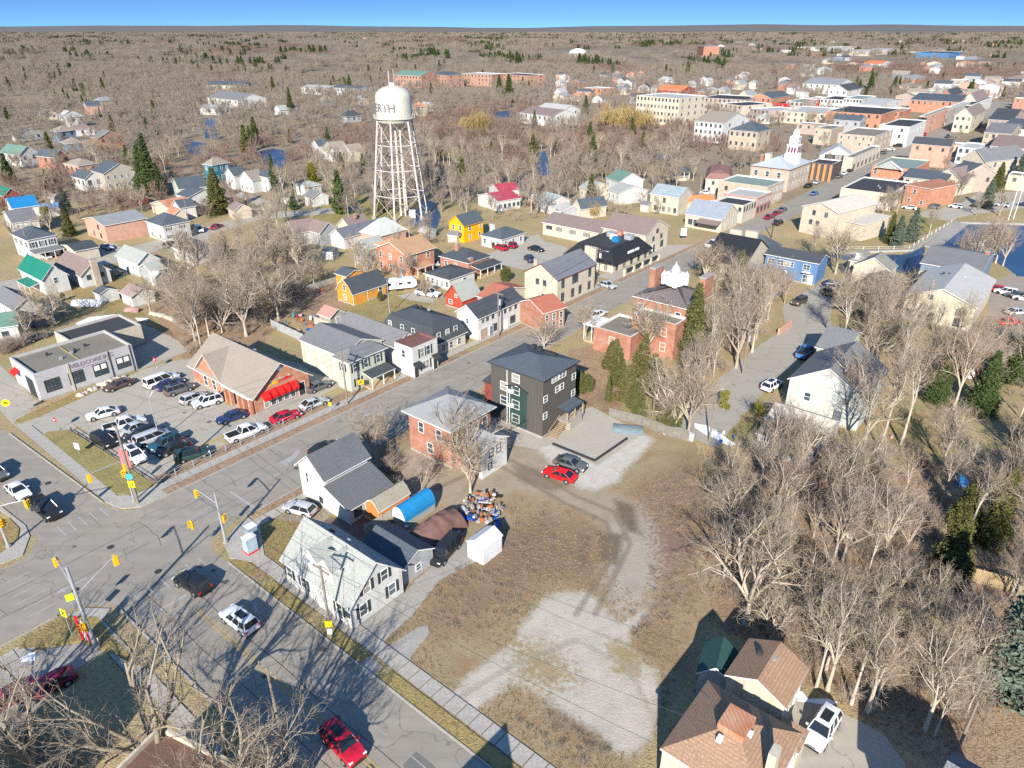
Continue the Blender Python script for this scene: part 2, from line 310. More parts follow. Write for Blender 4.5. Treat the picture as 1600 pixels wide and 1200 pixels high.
def soft_ground(name, outline, step, z, zones, base, relief=.0):
    """one sheet whose materials run into each other: every zone is a wear weight on the vertices, broken up by noise in the material"""
    Q = px(*outline); x0, x1 = min(q[0] for q in Q), max(q[0] for q in Q); y0, y1 = min(q[1] for q in Q), max(q[1] for q in Q)
    nx, ny = int((x1 - x0) / step), int((y1 - y0) / step); gx, gy = np.meshgrid(np.linspace(x0, x1, nx), np.linspace(y0, y1, ny)); sd = seg_dist(gx, gy, Q)
    keep = (sd[:-1, :-1] > 0) & (sd[1:, 1:] > 0) & (sd[1:, :-1] > 0) & (sd[:-1, 1:] > 0); jj, ii = np.nonzero(keep); a_ = jj * nx + ii
    Fq = np.stack([a_, a_ + 1, a_ + nx + 1, a_ + nx], 1); zz = np.full(gx.shape, z)
    me = bpy.data.meshes.new(name); V = np.stack([gx, gy, zz], -1).reshape(-1, 3)
    me.vertices.add(len(V)); me.vertices.foreach_set('co', V.astype(np.float32).ravel()); me.loops.add(Fq.size); me.loops.foreach_set('vertex_index', Fq.astype(np.int32).ravel()); me.polygons.add(len(Fq)); me.polygons.foreach_set('loop_start', np.arange(0, Fq.size, 4, dtype=np.int32)); me.update(calc_edges=True)
    m = bpy.data.materials.new(name); m.use_nodes = True; nt = m.node_tree; L = nt.links.new; tc = nt.nodes.new('ShaderNodeTexCoord'); P_ = tc.outputs['Object']
    def noise(sc, det=4):
        n = nt.nodes.new('ShaderNodeTexNoise'); n.inputs['Scale'].default_value = sc; n.inputs['Detail'].default_value = det; n.inputs['Roughness'].default_value = .65; L(P_, n.inputs['Vector']); return n.outputs['Fac']
    def rmp(f, lo, hi):
        x = nt.nodes.new('ShaderNodeMapRange'); x.inputs[1].default_value = lo; x.inputs[2].default_value = hi; L(f, x.inputs[0]); return x.outputs[0]
    def mixc(f, A, B):
        x = nt.nodes.new('ShaderNodeMix'); x.data_type = 'RGBA'
        for i, v in ((0, f), (6, A), (7, B)):
            if isinstance(v, tuple): x.inputs[i].default_value = (*v[:3], 1)
            else: L(v, x.inputs[i])
        return x.outputs[2]
    def two(c, k): # a zone's own colour drift and speckle
        c2 = tuple(v * .72 for v in c); c3 = tuple(min(.8, v * 1.22) for v in c); o = mixc(rmp(noise(.25 + .07 * k, 6), .35, .7), c, c2); o = mixc(rmp(noise(2.4 + k, 5), .48, .72), o, c2); return mixc(rmp(noise(9 + k, 3), .5, .7), o, c3)
    col = two(base, 0); col = mixc(rmp(noise(.5, 6), .5, .68), col, (base[0] * .9, base[1] * .74, base[2] * .7))
    for k, (zn, poly, c, soft, rag) in enumerate(zones):
        P2 = px(*poly); w_ = seg_dist(gx, gy, P2, closed=soft > 0); w_ = np.clip(.5 + w_ / (2 * soft), 0, 1) if soft > 0 else np.clip(1 - w_ / -soft, 0, 1)
        at = me.attributes.new(zn, 'FLOAT', 'POINT'); at.data.foreach_set('value', w_.astype(np.float32).ravel())
        an = nt.nodes.new('ShaderNodeAttribute'); an.attribute_name = zn; ad = nt.nodes.new('ShaderNodeMath'); ad.operation = 'MULTIPLY_ADD'; L(noise(.7 + .23 * k, 7), ad.inputs[0]); ad.inputs[1].default_value = rag; L(an.outputs['Fac'], ad.inputs[2]); f = rmp(ad.outputs[0], .5 + rag * .5 - .26, .5 + rag * .5 + .26)
        if soft < 0: mu = nt.nodes.new('ShaderNodeMath'); mu.operation = 'MULTIPLY'; L(f, mu.inputs[0]); mu.inputs[1].default_value = .6; f = mu.outputs[0]
        col = mixc(f, col, two(c, k + 1))
    b = nt.nodes['Principled BSDF']; b.inputs['Roughness'].default_value = .95; b.inputs['Specular IOR Level'].default_value = .1; L(col, b.inputs['Base Color'])
    bb = nt.nodes.new('ShaderNodeBump'); bb.inputs['Strength'].default_value = .7; bb.inputs['Distance'].default_value = .1; L(noise(5, 7), bb.inputs['Height']); L(bb.outputs[0], b.inputs['Normal'])
    me.materials.append(m); o = put(name, me); o['kind'] = 'structure'; return o
GP = ((850, 937), (870, 927), (920, 925), (936, 942), (950, 960), (970, 975), (1007, 952), (1017, 962), (985, 982), (985, 1005), (1000, 1030), (1025, 1050), (1029, 1075), (1025, 1125), (1017, 1157), (1005, 1170), (980, 1182), (950, 1167), (930, 1145), (900, 1132), (870, 1112), (850, 1100), (845, 1085), (800, 1068), (768, 1092), (735, 1120), (700, 1088), (745, 1045), (800, 1005), (815, 975))
GB = (.43, .39, .33); GD = (.31, .255, .185); GM = (.155, .12, .085); WG = (.46, .43, .38)
soft_ground('vacant_lot', ((560, 700), (640, 660), (760, 650), (860, 660), (1010, 655), (1090, 690), (1110, 800), (1090, 900), (1120, 960), (1090, 1040), (1045, 1120), (1010, 1185), (880, 1300), (700, 1090), (560, 980), (640, 900), (600, 800)), .4, .006, [
    ('litter', ((700, 860), (960, 790), (1090, 700), (1110, 900), (1030, 960), (1060, 1040), (1000, 1020), (960, 930), (860, 900), (740, 980), (650, 990)), (.235, .165, .105), 3.0, .9),
    ('dirt', ((600, 700), (700, 700), (780, 680), (850, 700), (905, 745), (960, 770), (1015, 790), (1040, 840), (1020, 900), (1000, 960), (950, 1010), (930, 960), (960, 900), (955, 840), (910, 800), (860, 778), (800, 765), (740, 800), (700, 790), (640, 780)), GD, 1.8, .8),
    ('thin_gravel', ((960, 820), (1040, 800), (1050, 880), (1010, 950), (960, 960), (940, 900)), (.34, .30, .245), 2.0, 1.5),
    ('gravel', GP, GB, 1.0, 1.0), ('gravel_weeds', ((950, 1000), (1000, 1010), (1000, 1060), (960, 1050)), (.29, .225, .12), 1.5, 1.6), ('gravel_scrub', ((800, 1000), (860, 1010), (900, 1060), (860, 1080), (810, 1060)), (.30, .235, .14), 2.5, 2.4), ('lot_scrub', ((760, 850), (850, 800), (900, 860), (860, 900), (780, 900)), (.20, .135, .10), 3.0, 2.2), ('lot_scrub_two', ((1000, 760), (1070, 740), (1080, 860), (1040, 900)), (.21, .14, .105), 3.0, 2.2), ('gravel_edge_soil', ((850, 1095), (900, 1125), (950, 1160), (930, 1175), (850, 1120)), (.22, .16, .11), 1.2, 1.0),
    ('white_gravel', ((776, 652), (850, 684), (932, 725), (1002, 676), (1022, 686), (1000, 712), (975, 735), (966, 752), (930, 766), (905, 762), (880, 742), (850, 712), (840, 700), (770, 662)), WG, 1.1, 1.1),
    ('mud', ((960, 780), (990, 790), (1000, 835), (980, 830), (965, 805)), GM, .9, 1.3), ('mud_two', ((935, 832), (975, 835), (965, 885), (935, 875)), GM, 1.0, 1.2), ('mud_three', ((905, 835), (925, 838), (915, 890), (900, 885)), GM, .8, 1.2), ('mud_four', ((800, 725), (850, 735), (890, 760), (860, 768), (810, 750)), (.20, .16, .12), 1.0, 1.3),
    ('rut', ((660, 745), (760, 700), (840, 740), (900, 775), (960, 800), (985, 850), (960, 900), (930, 960)), (.17, .135, .10), -.7, .8), ('rut_two', ((680, 765), (770, 722), (830, 755), (880, 785), (945, 815), (965, 855), (935, 905), (900, 960)), (.17, .135, .10), -.7, .8), ('rut_three', ((700, 1100), (800, 1040), (900, 1000), (980, 1040), (1020, 1120)), (.30, .26, .21), -.6, .8)], (.28, .22, .135))
for q_ in (GP, ((600, 700), (700, 700), (780, 680), (850, 700), (905, 745), (960, 770), (1015, 790), (1030, 850), (1000, 940), (960, 900), (955, 840), (910, 800), (860, 778), (800, 765), (740, 800), (640, 780)), ((850, 690), (932, 725), (1002, 676), (1022, 686), (975, 735), (930, 766), (880, 742))): NOGO.append(px(*q_))
sheet('building_lot', px((776, 654), (847, 686), (905, 662), (897, 642), (925, 636), (955, 652), (1005, 676), (932, 722), (860, 696), (838, 702), (770, 690), (730, 672)), mat('compacted_gravel', (.40, .36, .305), 'plain', col2=(.35, .315, .265), scale=.35), .012, jitter=.15)
sheet('driveway', px((549, 989), (577, 1022), (640, 965), (690, 905), (762, 868), (748, 838), (690, 868), (629, 930)), CONC, .012, jitter=.2)
sheet('concrete_pad', px((592, 1022), (645, 985), (668, 978), (670, 990), (632, 1042)), CONC, .012, jitter=.25)
sheet('driveway_apron', px((556, 1040), (577, 1022), (598, 1042), (578, 1060)), CONC, .016)
sheet('lawn', px((385, 850), (400, 825), (436, 807), (520, 790), (560, 800), (470, 822), (437, 878), (440, 915), (400, 893), (380, 878)), GR1, .016, jitter=.2, block=False)
sheet('lawn', px((430, 812), (475, 790), (525, 800), (500, 822)), DIRT, .02, jitter=.4, block=False)
sheet('brick_courtyard', px((470, 822), (526, 800), (575, 770), (620, 800), (565, 845)), mat('dark_paving', (.17, .13, .11), 'plain', var=.2), .012)
sheet('drive_lane', px((1235, 1075), (1300, 1110), (1340, 1125), (1385, 1150), (1412, 1190), (1425, 1300), (1150, 1300)), LOT, .012, jitter=.3)
sheet('back_street', px((1050, 672), (1110, 605), (1180, 545), (1228, 512), (1222, 480), (1245, 462), (1278, 445), (1290, 436), (1330, 440), (1352, 458), (1300, 480), (1296, 515), (1250, 562), (1195, 610), (1160, 650), (1120, 700)), mat('gravel_lane', (.30, .275, .235), 'asphalt', col2=(.26, .235, .20)), .012, jitter=.3)
sheet('car_park', px((745, 402), (800, 384), (838, 374), (885, 386), (890, 402), (820, 422), (790, 415)), LOT, .010)
sheet('pub_forecourt', px((925, 430), (960, 425), (1014, 398), (1035, 383), (1085, 382), (1092, 396), (985, 445)), LOT, .010)
sheet('residential_street', px((-80, 470), (0, 440), (60, 430), (100, 402), (180, 392), (250, 374), (330, 352), (400, 332), (470, 328), (560, 322), (560, 330), (470, 338), (410, 342), (330, 366), (260, 388), (185, 410), (120, 420), (70, 440), (0, 462), (-80, 490)), LOT, .008)
sheet('residential_street', px((366, 306), (376, 300), (440, 320), (430, 334)), LOT, .006)
for q in (((60, 402), (72, 396), (100, 420), (88, 426)), ((150, 392), (176, 378), (196, 392), (180, 402)), ((296, 360), (318, 352), (330, 372), (308, 380)), ((176, 424), (196, 412), (206, 424), (188, 436)), ((386, 332), (404, 326), (420, 336), (400, 342)), ((250, 380), (262, 374), (282, 390), (268, 396)), ((620, 462), (650, 455), (690, 462), (676, 474), (640, 470)), ((664, 412), (680, 405), (690, 420), (672, 428)), ((815, 372), (840, 366), (850, 378), (826, 384)), ((1090, 300), (1110, 296), (1120, 306), (1098, 312))): sheet('driveway', px(*q), LOT, .013, jitter=.5)
sheet('river_car_park', px((1420, 335), (1450, 330), (1500, 318), (1530, 300), (1600, 300), (1600, 325), (1520, 335), (1480, 345)), LOT, .008)
sheet('church_car_park', px((1552, 440), (1600, 420), (1700, 440), (1700, 560), (1600, 540), (1540, 500)), mat('brown_lot', (.27, .225, .19), 'asphalt', col2=(.23, .19, .155)), .008)
sheet('downtown_car_park', px((1480, 250), (1600, 250), (1620, 275), (1520, 290), (1490, 275)), LOT, .008)
for q, m_, n_ in ((((560, 470), (620, 455), (680, 470), (640, 500), (560, 520), (530, 510), (480, 500)), GR2, 'back_lawn'), (((430, 450), (520, 440), (560, 480), (480, 510), (440, 490)), LITTER, 'back_garden'),
               (((480, 320), (560, 300), (600, 330), (640, 345), (560, 352), (500, 345)), GR2, 'field'), (((1080, 640), (1150, 605), (1200, 640), (1185, 690), (1100, 690), (1060, 670)), GR2, 'back_lawn'),
               (((1300, 620), (1420, 640), (1500, 700), (1420, 740), (1330, 690)), GR1, 'wood_clearing'), (((100, 440), (200, 425), (210, 470), (110, 500)), GR1, 'back_lawn'),
               (((890, 545), (960, 540), (1000, 590), (960, 650), (900, 630)), LITTER, 'side_yard'), (((1440, 720), (1600, 700), (1600, 1000), (1480, 980)), LITTER, 'wood_floor'),
               (((1160, 700), (1450, 700), (1500, 1000), (1400, 1100), (1230, 1060), (1100, 950), (1080, 780)), LITTER, 'wood_floor'), (((230, 480), (400, 400), (460, 480), (400, 545), (290, 560)), LITTER, 'wood_floor'),
               (((1440, 900), (1600, 930), (1700, 1100), (1600, 1300), (1430, 1180), (1330, 1110)), LITTER, 'wood_floor'), (((1290, 330), (1420, 330), (1500, 340), (1430, 370), (1300, 385)), GR2, 'river_bank'), (((190, 470), (290, 530), (300, 555), (240, 520), (150, 500)), GR1, 'grass_bank')):
    sheet(n_, px(*q), m_, .003 + .0004 * random.random(), jitter=1.2, block=False)
WATER = mat('river_water', (.02, .06, .13), 'water', rough=.28, col2=(.015, .045, .10))
for q in (((1437, 388), (1500, 350), (1640, 353), (1760, 360), (1760, 432), (1590, 432), (1560, 410), (1540, 392), (1447, 384), (1438, 415), (1412, 428), (1300, 402), (1300, 396), (1410, 398)), ((288, 228), (300, 221), (325, 224), (337, 236), (330, 245), (300, 241)), ((320, 186), (335, 184), (340, 216), (320, 216)),
          ((398, 238), (425, 232), (450, 236), (446, 262), (420, 266), (405, 250)), ((640, 350), (660, 312), (680, 316), (690, 340), (680, 362)), ((830, 240), (852, 236), (862, 272), (840, 276)), ((812, 285), (830, 283), (835, 300), (815, 302)), ((1028, 240), (1055, 238), (1058, 250), (1030, 252)), ((770, 175), (800, 172), (810, 182), (775, 186))):
    sheet('river', px(*q), WATER, .02, jitter=.6)
for q in (((118, 505), (140, 496), (184, 491), (186, 495), (150, 504), (122, 511)), ((212, 497), (232, 498), (230, 502), (214, 501)), ((1240, 1080), (1252, 1078), (1262, 1092), (1290, 1094), (1308, 1100), (1302, 1103), (1270, 1100), (1245, 1096)), ((925, 533), (955, 538), (990, 545), (985, 550), (950, 546), (928, 540)), ((1085, 662), (1105, 665), (1130, 682), (1150, 695), (1140, 697), (1105, 680), (1085, 668)), ((32, 1020), (58, 1018), (55, 1034), (36, 1036)), ((150, 600), (170, 592), (172, 595), (152, 604))):
    o = sheet('snow_patch', px(*q), SNOW, .06, jitter=.35, thick=.05, kind='stuff', block=False)
# verges and pavements
def verge(s0, s1, t0, t1, m=LITTER): sheet('grass_verge', strip(s0, s1, t0, t1), m, .09, jitter=.0, thick=.09)
for s0, s1 in ((-13, 46), (52, 70), (74, 92), (100, 150)): verge(s0, s1, -1.7, -.18)
verge(-13, 24, -5.6, -3.5, LITTER)
for s0, s1 in ((-8, 6), (20, 40)): verge(s0, s1, 12.0, 13.2)
for t0, t1 in ((18, 22), (24.5, 31), (34, 41), (44, 62)): sheet('grass_verge', strip(-14.9, -13.6, t0, t1), GR1, .09, thick=.09)
sheet('corner_lawn', px((56, 686), (75, 675), (108, 672), (180, 716), (239, 757), (230, 765), (205, 775), (180, 771), (150, 752), (133, 739)), GR2, .10, thick=.1)
sheet('corner_lawn', px((384, 905), (400, 870), (405, 855), (412, 852), (408, 880), (415, 898), (400, 905)), LITTER, .03)
sheet('corner_lawn', px((28, 1010), (95, 963), (152, 965), (190, 1010), (228, 1042), (215, 1042), (160, 1015), (125, 1003), (30, 1016)), GR1, .125, thick=.12)
sheet('corner_lawn', px((0, 815), (15, 810), (30, 826), (28, 842), (0, 866)), GR1, .10, thick=.1)
sheet('verge', px((22, 658), (60, 640), (100, 622), (140, 604), (200, 580), (216, 580), (150, 612), (60, 652), (30, 662)), GR1, .05, thick=.05)
sheet('corner_forecourt', px((-60, 1060), (0, 1030), (125, 1005), (160, 1018), (100, 1060), (60, 1110), (0, 1160), (-60, 1200)), CONC, .02)
SLABM = MB().box(-.715, -.8, 0, .715, .8, .11).mesh('slab', [WALK])
def pavement(label, s0, s1, t0, t1, along='s'):
    nm = 'sidewalk'; base = sheet(nm, strip(s0, s1, t0, t1), mat('joint_soil', (.16, .14, .11)), .07, thick=.06)
    L = (s1 - s0) if along == 's' else (t1 - t0); n = int(L / 1.5)
    for k in range(n):
        c = st(s0 + (k + .5) * L / n, (t0 + t1) / 2) if along == 's' else st((s0 + s1) / 2, t0 + (k + .5) * L / n)
        o = put('slab', SLABM, base, (c[0], c[1], .0 + .004 * random.random()), (SA if along == 's' else SA - math.pi / 2) + random.uniform(-.006, .006))
        o.location.z = random.uniform(-.004, .006)
pavement('', -13, 100, -3.45, -1.8); pavement('', -9, 10, 13.3, 15.0); pavement('', -13.4, -11.7, 20, 66, 't'); pavement('', -18.9, -17.2, -34, -5, 't'); pavement('', -60, -31, 13.2, 14.9); pavement('', -29.9, -28.2, 15, 50, 't')
sheet('sidewalk', [st(-11.7, 20), st(-13.4, 20), st(-14.6, 17.5), st(-13.6, 14.5), st(-10.5, 12.6), st(-9, 12.4), st(-9, 15)], WALK, .10, thick=.1)
sheet('sidewalk', [st(-17.2, -5), st(-18.9, -5), st(-18.2, -1.8), st(-16.4, -.2), st(-13, -.2), st(-13, -3.4), st(-16, -3.8)], WALK, .10, thick=.1)
sheet('sidewalk', [st(-31, 14.9), st(-31, 12.0), st(-28.5, 13), st(-27, 15), st(-28.2, 16), st(-29.5, 15.5)], WALK, .10, thick=.1)
sheet('sidewalk', px((0, 866), (30, 843), (34, 826), (12, 805), (0, 798), (0, 790), (40, 822), (47, 838), (36, 868), (0, 882)), WALK, .10, thick=.1)
def kerb(s0, t0, s1, t1):
    a, c = Vector(st(s0, t0)), Vector(st(s1, t1)); L = (c - a).length
    o = MB().box(0, -.08, 0, L, .08, .135).build('kerb', KERB, None, (a.x, a.y, 0), math.atan2(c.y - a.y, c.x - a.x)); o['kind'] = 'structure'
for q in ((-14, -.08, 150, -.08), (-9, 11.95, 30, 11.4), (-15.1, 18, -15.1, 70), (-26.4, 16, -26.4, 60), (-19.1, -5, -20.3, -34), (-60, 11.9, -31, 11.8), (30, 11.4, 80, 8.1)): kerb(*q)
# road markings
def mark(name, q, m=PAINTW, z=.02): sheet(name, q, m, z)
def dash(s0, s1, t0, t1, m=PAINTW): mark('road_marking', strip(s0, s1, t0, t1), m)
for k in range(6):
    dash(-12.3 + .05 * k, -9.4, 2 + k * 1.5, 2.12 + k * 1.5); dash(-33, -30.2, 2 + k * 1.5, 2.15 + k * 1.5)
    dash(-25 + k * 1.25, -24.8 + k * 1.25, -4.2, -1.6); dash(-24.5 + k * 1.5, -24.3 + k * 1.5, 14.6, 17)
dash(-25, -20.8, 19, 19.4); dash(-7.5, -7.1, 5.4, 11); dash(-36, -35.6, .6, 5.2)
for k in range(30): dash(8 + k * 6.2, 11 + k * 6.2, 5.0 - k * .03, 5.12 - k * .03)
for k in range(8): dash(-18.6, -18.5, 22 + k * 6, 25 + k * 6)
dash(-21.5, -21.35, 22, 90, PAINTY); dash(-21.1, -20.95, 22, 90, PAINTY)
for k, (s, t) in enumerate(((18, 3.2), (-28.9, 8))): # turn arrows
    mark('lane_arrow', [st(s, t), st(s + 2.4, t), st(s + 2.4, t + .22), st(s, t + .22)]); mark('lane_arrow', [st(s + .1, t - .35), st(s - 1.0, t + .11), st(s + .1, t + .57)], z=.021)
mark('lane_arrow', px((438, 722), (446, 728), (462, 716), (470, 704), (464, 702), (456, 712))); mark('lane_arrow', px((393, 944), (400, 938), (404, 945), (401, 947), (403, 958), (398, 958), (397, 949)))
PATCH = mat('fresh_asphalt_patch', (.10, .098, .095), 'plain', var=.12); SEAL = mat('crack_sealer', (.035, .035, .036), 'flat'); STAIN = mat('oil_stain', (.13, .122, .112), 'plain', var=.2)
for s0, s1, t0, t1 in ((2, 9, 8.4, 9.6), (44, 52, 6.4, 7.6), (-19.6, -18, 52, 60)): sheet('asphalt_patch', strip(s0, s1, t0, t1), PATCH if s0 < -30 else mat('old_asphalt_patch', (.155, .15, .14), 'plain', var=.1), .0165, jitter=.12, block=False)
def merged(name, polys, m, z):
    b = MB()
    for k, P_ in enumerate(polys): b.poly([(x, y, z + k * .00008) for x, y in (P_ if sum(P_[i][0] * P_[(i + 1) % len(P_)][1] - P_[(i + 1) % len(P_)][0] * P_[i][1] for i in range(len(P_))) > 0 else P_[::-1])])
    b.build(name, m)['kind'] = 'structure'
def blot(cx, cy, a_=.5): return [(cx + random.uniform(.6, 1.2) * a_ * math.cos(k * .45), cy + random.uniform(.5, 1) * a_ * math.sin(k * .45)) for k in range(14)]
merged('oil_stains', [blot(*(st(random.uniform(-60, 90), random.uniform(1, 9)) if k % 2 else st(random.uniform(-25.5, -16), random.uniform(16, 60))), a_=random.uniform(.15, .5)) for k in range(30)] , STAIN, .0172)
merged('lot_stains', [blot(*g(150 + k * 24 + (k % 3) * 9, 640 + (k * 37) % 60), a_=random.uniform(.2, .5)) for k in range(12)], STAIN, .0085)
SL = []
def seal(P_, w_=.02):
    for k in range(len(P_) - 1):
        (s0, t0), (s1, t1) = P_[k], P_[k + 1]; d = math.hypot(s1 - s0, t1 - t0); ns, nt_ = -(t1 - t0) / d * w_, (s1 - s0) / d * w_; SL.append([st(s0 + ns, t0 + nt_), st(s1 + ns, t1 + nt_), st(s1 - ns, t1 - nt_), st(s0 - ns, t0 - nt_)])
for k in range(9):
    s0, t0 = random.uniform(-50, 80), random.uniform(.5, 3); P_ = [(s0, t0)]
    for i in range(random.randint(4, 7)): P_.append((P_[-1][0] + random.uniform(-.4, .4), min(11, P_[-1][1] + random.uniform(.7, 1.4))))
    seal(P_)
for t_ in (3.9, 7.6): seal([(x, t_ + .12 * math.sin(x * .35)) for x in range(-60, 90, 4)])
for s_ in (-23.6, -20.0): seal([(s_ + .12 * math.sin(x * .4), x) for x in range(16, 66, 3)])
merged('crack_sealer', SL, SEAL, .0188)
for q in (((130, 652), (133, 650), (146, 660), (143, 662)), ((335, 615), (365, 633), (362, 636), (332, 618)), ((380, 640), (405, 655), (402, 658), (378, 643)), ((312, 695), (360, 676), (362, 679), (316, 698)), ((345, 690), (362, 682), (363, 685), (347, 693)), ((120, 665), (132, 672), (129, 674), (117, 668))):
    mark('parking_line', px(*q), PAINTY, .016)
# ------------------------------------------------------------------ buildings
WC = {}
LAND = []
def window_meshes(w, h, style):
    k = (round(w, 2), round(h, 2), style)
    if k in WC: return WC[k]
    t = .09 if min(w, h) < 1.6 else .12; b = MB()
    b.box(-w / 2 - t, -.07, -h / 2 - t, -w / 2, .02, h / 2 + t).box(w / 2, -.07, -h / 2 - t, w / 2 + t, .02, h / 2 + t)
    b.box(-w / 2, -.07, -h / 2 - t, w / 2, .02, -h / 2).box(-w / 2, -.07, h / 2, w / 2, .02, h / 2 + t)
    if 'g' in style: # many small panes
        for i in range(1, 4): b.box(-w / 2 + w * i / 4 - .04, -.05, -h / 2, -w / 2 + w * i / 4 + .04, .01, h / 2)
        for i in range(1, 4): b.box(-w / 2, -.045, -h / 2 + h * i / 4 - .04, w / 2, .01, -h / 2 + h * i / 4 + .04)
    else:
        b.box(-w / 2, -.055, -.035, w / 2, .01, .035)
        if w > 1.3: b.box(-.035, -.05, -h / 2, .035, .01, h / 2)
    fr = b.mesh('window_frame', [DARKT if 'd' in style else TRIM])
    pn = MB().poly([(-w / 2, -.02, -h / 2), (w / 2, -.02, -h / 2), (w / 2, -.02, h / 2), (-w / 2, -.02, h / 2)]).mesh('pane', [GLASS])
    sh = None
    if 's' in style: sh = MB().box(-.17, -.06, -h / 2 - .05, .17, 0, h / 2 + .05).mesh('shutter', [DARKT])
    WC[k] = (fr, pn, sh); return WC[k]
def face_pose(f, u, z, W, D):
    return {'f': ((u, 0, z), 0), 's': ((W, u, z), math.pi / 2), 'b': ((W - u, D, z), math.pi), 'w': ((0, D - u, z), -math.pi / 2)}[f]
def add_windows(root, W, D, specs):
    for sp in specs:
        f, z, us, w_, h_ = sp[:5]; style = sp[5] if len(sp) > 5 else ''
        L = W if f in 'fb' else D
        if isinstance(us, int): us = [(i + .5) / us for i in range(us)]
        for u in us:
            fr, pn, sh = window_meshes(w_, h_, style); p, rz = face_pose(f, u * L, z, W, D)
            o = put('window', fr, root, p, rz); put('pane', pn, o)
            if sh:
                for k in (-1, 1): put('shutter', sh, o, (k * (w_ / 2 + .28), 0, 0))
def add_doors(root, W, D, specs):
    for f, u, w_, h_, m in specs:
        p, rz = face_pose(f, u * (W if f in 'fb' else D), 0, W, D)
        o = MB().box(-w_ / 2, -.05, 0.02, w_ / 2, .02, h_).build('door', m, root, loc=p, rz=rz)
        MB().box(-w_ / 2 - .1, -.08, 0, -w_ / 2, .02, h_ + .1).box(w_ / 2, -.08, 0, w_ / 2 + .1, .02, h_ + .1).box(-w_ / 2, -.08, h_, w_ / 2, .02, h_ + .1).build('door_frame', TRIM, o)
def roof_solid(kind, W, D, z, rise, o, top=None):
    b = MB(); t = .16
    if kind in ('gx', 'gy'):
        A, B = (W, D) if kind == 'gx' else (D, W)
        S = rise / (B / 2)
        for k in (0, 1):
            ya = -o if k == 0 else B + o; q = [(-o, ya, z - o * S), (A + o, ya, z - o * S), (A + o, B / 2, z + rise), (-o, B / 2, z + rise)]
            if k: q.reverse()
            if kind == 'gy': q = [(W - y, x, zz) for x, y, zz in q]
            b.slab([(x, y, zz + t + .02) for x, y, zz in q], t)
    elif kind == 'gambrel':
        y1 = W * .2; z1 = z + rise * .62
        for q in ([(-o, -o, z - .1), (-o, D + o, z - .1), (y1, D + o, z1), (y1, -o, z1)], [(y1, -o, z1), (y1, D + o, z1), (W / 2, D + o, z + rise), (W / 2, -o, z + rise)]):
            b.slab([(x, y, zz + t) for x, y, zz in reversed(q)], t); b.slab([(W - x, y, zz + t) for x, y, zz in q], t)
    elif kind in ('hip', 'mansard'):
        z0 = z + .02
        if kind == 'mansard':
            h1, ins = top; x0, y0, x1, y1 = -o, -o, W + o, D + o; X0, Y0, X1, Y1 = ins, ins, W - ins, D - ins
            lo = [(x0, y0), (x1, y0), (x1, y1), (x0, y1)]; hi = [(X0, Y0), (X1, Y0), (X1, Y1), (X0, Y1)]
            i = len(b.v); b.v += [(x, y, z0) for x, y in lo] + [(x, y, z0 + t) for x, y in lo] + [(x, y, z0 + h1) for x, y in hi]
            for k in range(4):
                j = (k + 1) % 4; b.f += [(i + k, i + j, i + 4 + j, i + 4 + k), (i + 4 + k, i + 4 + j, i + 8 + j, i + 8 + k)]; b.m += [1, 0]
            b.f.append((i + 3, i + 2, i + 1, i)); b.m.append(1)
            x0, y0, x1, y1, zt = X0, Y0, X1, Y1, z0 + h1; i += 8
        else:
            x0, y0, x1, y1 = -o, -o, W + o, D + o; zt = z0 + t
            i = len(b.v); b.v += [(x0, y0, z0), (x1, y0, z0), (x1, y1, z0), (x0, y1, z0), (x0, y0, zt), (x1, y0, zt), (x1, y1, zt), (x0, y1, zt)]
            b.f.append((i + 3, i + 2, i + 1, i)); b.m.append(1)
            for k in range(4): j = (k + 1) % 4; b.f.append((i + k, i + j, i + 4 + j, i + 4 + k)); b.m.append(1)
            i += 4
        if rise < .05: b.f.append((i, i + 1, i + 2, i + 3)); b.m.append(2)
        else:
            w_, d_ = x1 - x0, y1 - y0; r = len(b.v); zr = zt + rise
            if w_ >= d_: b.v += [(x0 + d_ / 2, (y0 + y1) / 2, zr), (x1 - d_ / 2 + .01, (y0 + y1) / 2, zr)]; b.f += [(i, i + 1, r + 1, r), (i + 1, i + 2, r + 1), (i + 2, i + 3, r, r + 1), (i + 3, i, r)]
            else: b.v += [((x0 + x1) / 2, y0 + w_ / 2, zr), ((x0 + x1) / 2, y1 - w_ / 2, zr)]; b.f += [(i, i + 1, r), (i + 1, i + 2, r + 1, r), (i + 2, i + 3, r + 1), (i + 3, i, r, r + 1)]
            b.m += [0] * 4
    elif kind == 'shed':
        S = rise / D; b.slab([(-o, -o, z - o * S + t), (W + o, -o, z - o * S + t), (W + o, D + o, z + rise + o * S + t), (-o, D + o, z + rise + o * S + t)], t)
    elif kind == 'arch':
        n = 10
        for k in range(n):
            a, c = math.pi * k / n, math.pi * (k + 1) / n; q = [(W / 2 - W / 2 * math.cos(a), -.1, z + rise * math.sin(a)), (W / 2 - W / 2 * math.cos(c), -.1, z + rise * math.sin(c))]
            b.poly([q[0], (q[0][0], D + .1, q[0][2]), (q[1][0], D + .1, q[1][2]), q[1]][::-1], 0)
            for yy in (0, D): b.poly([(W / 2, yy, z), (q[0][0], yy, q[0][2]), (q[1][0], yy, q[1][2])], 1)
    return b
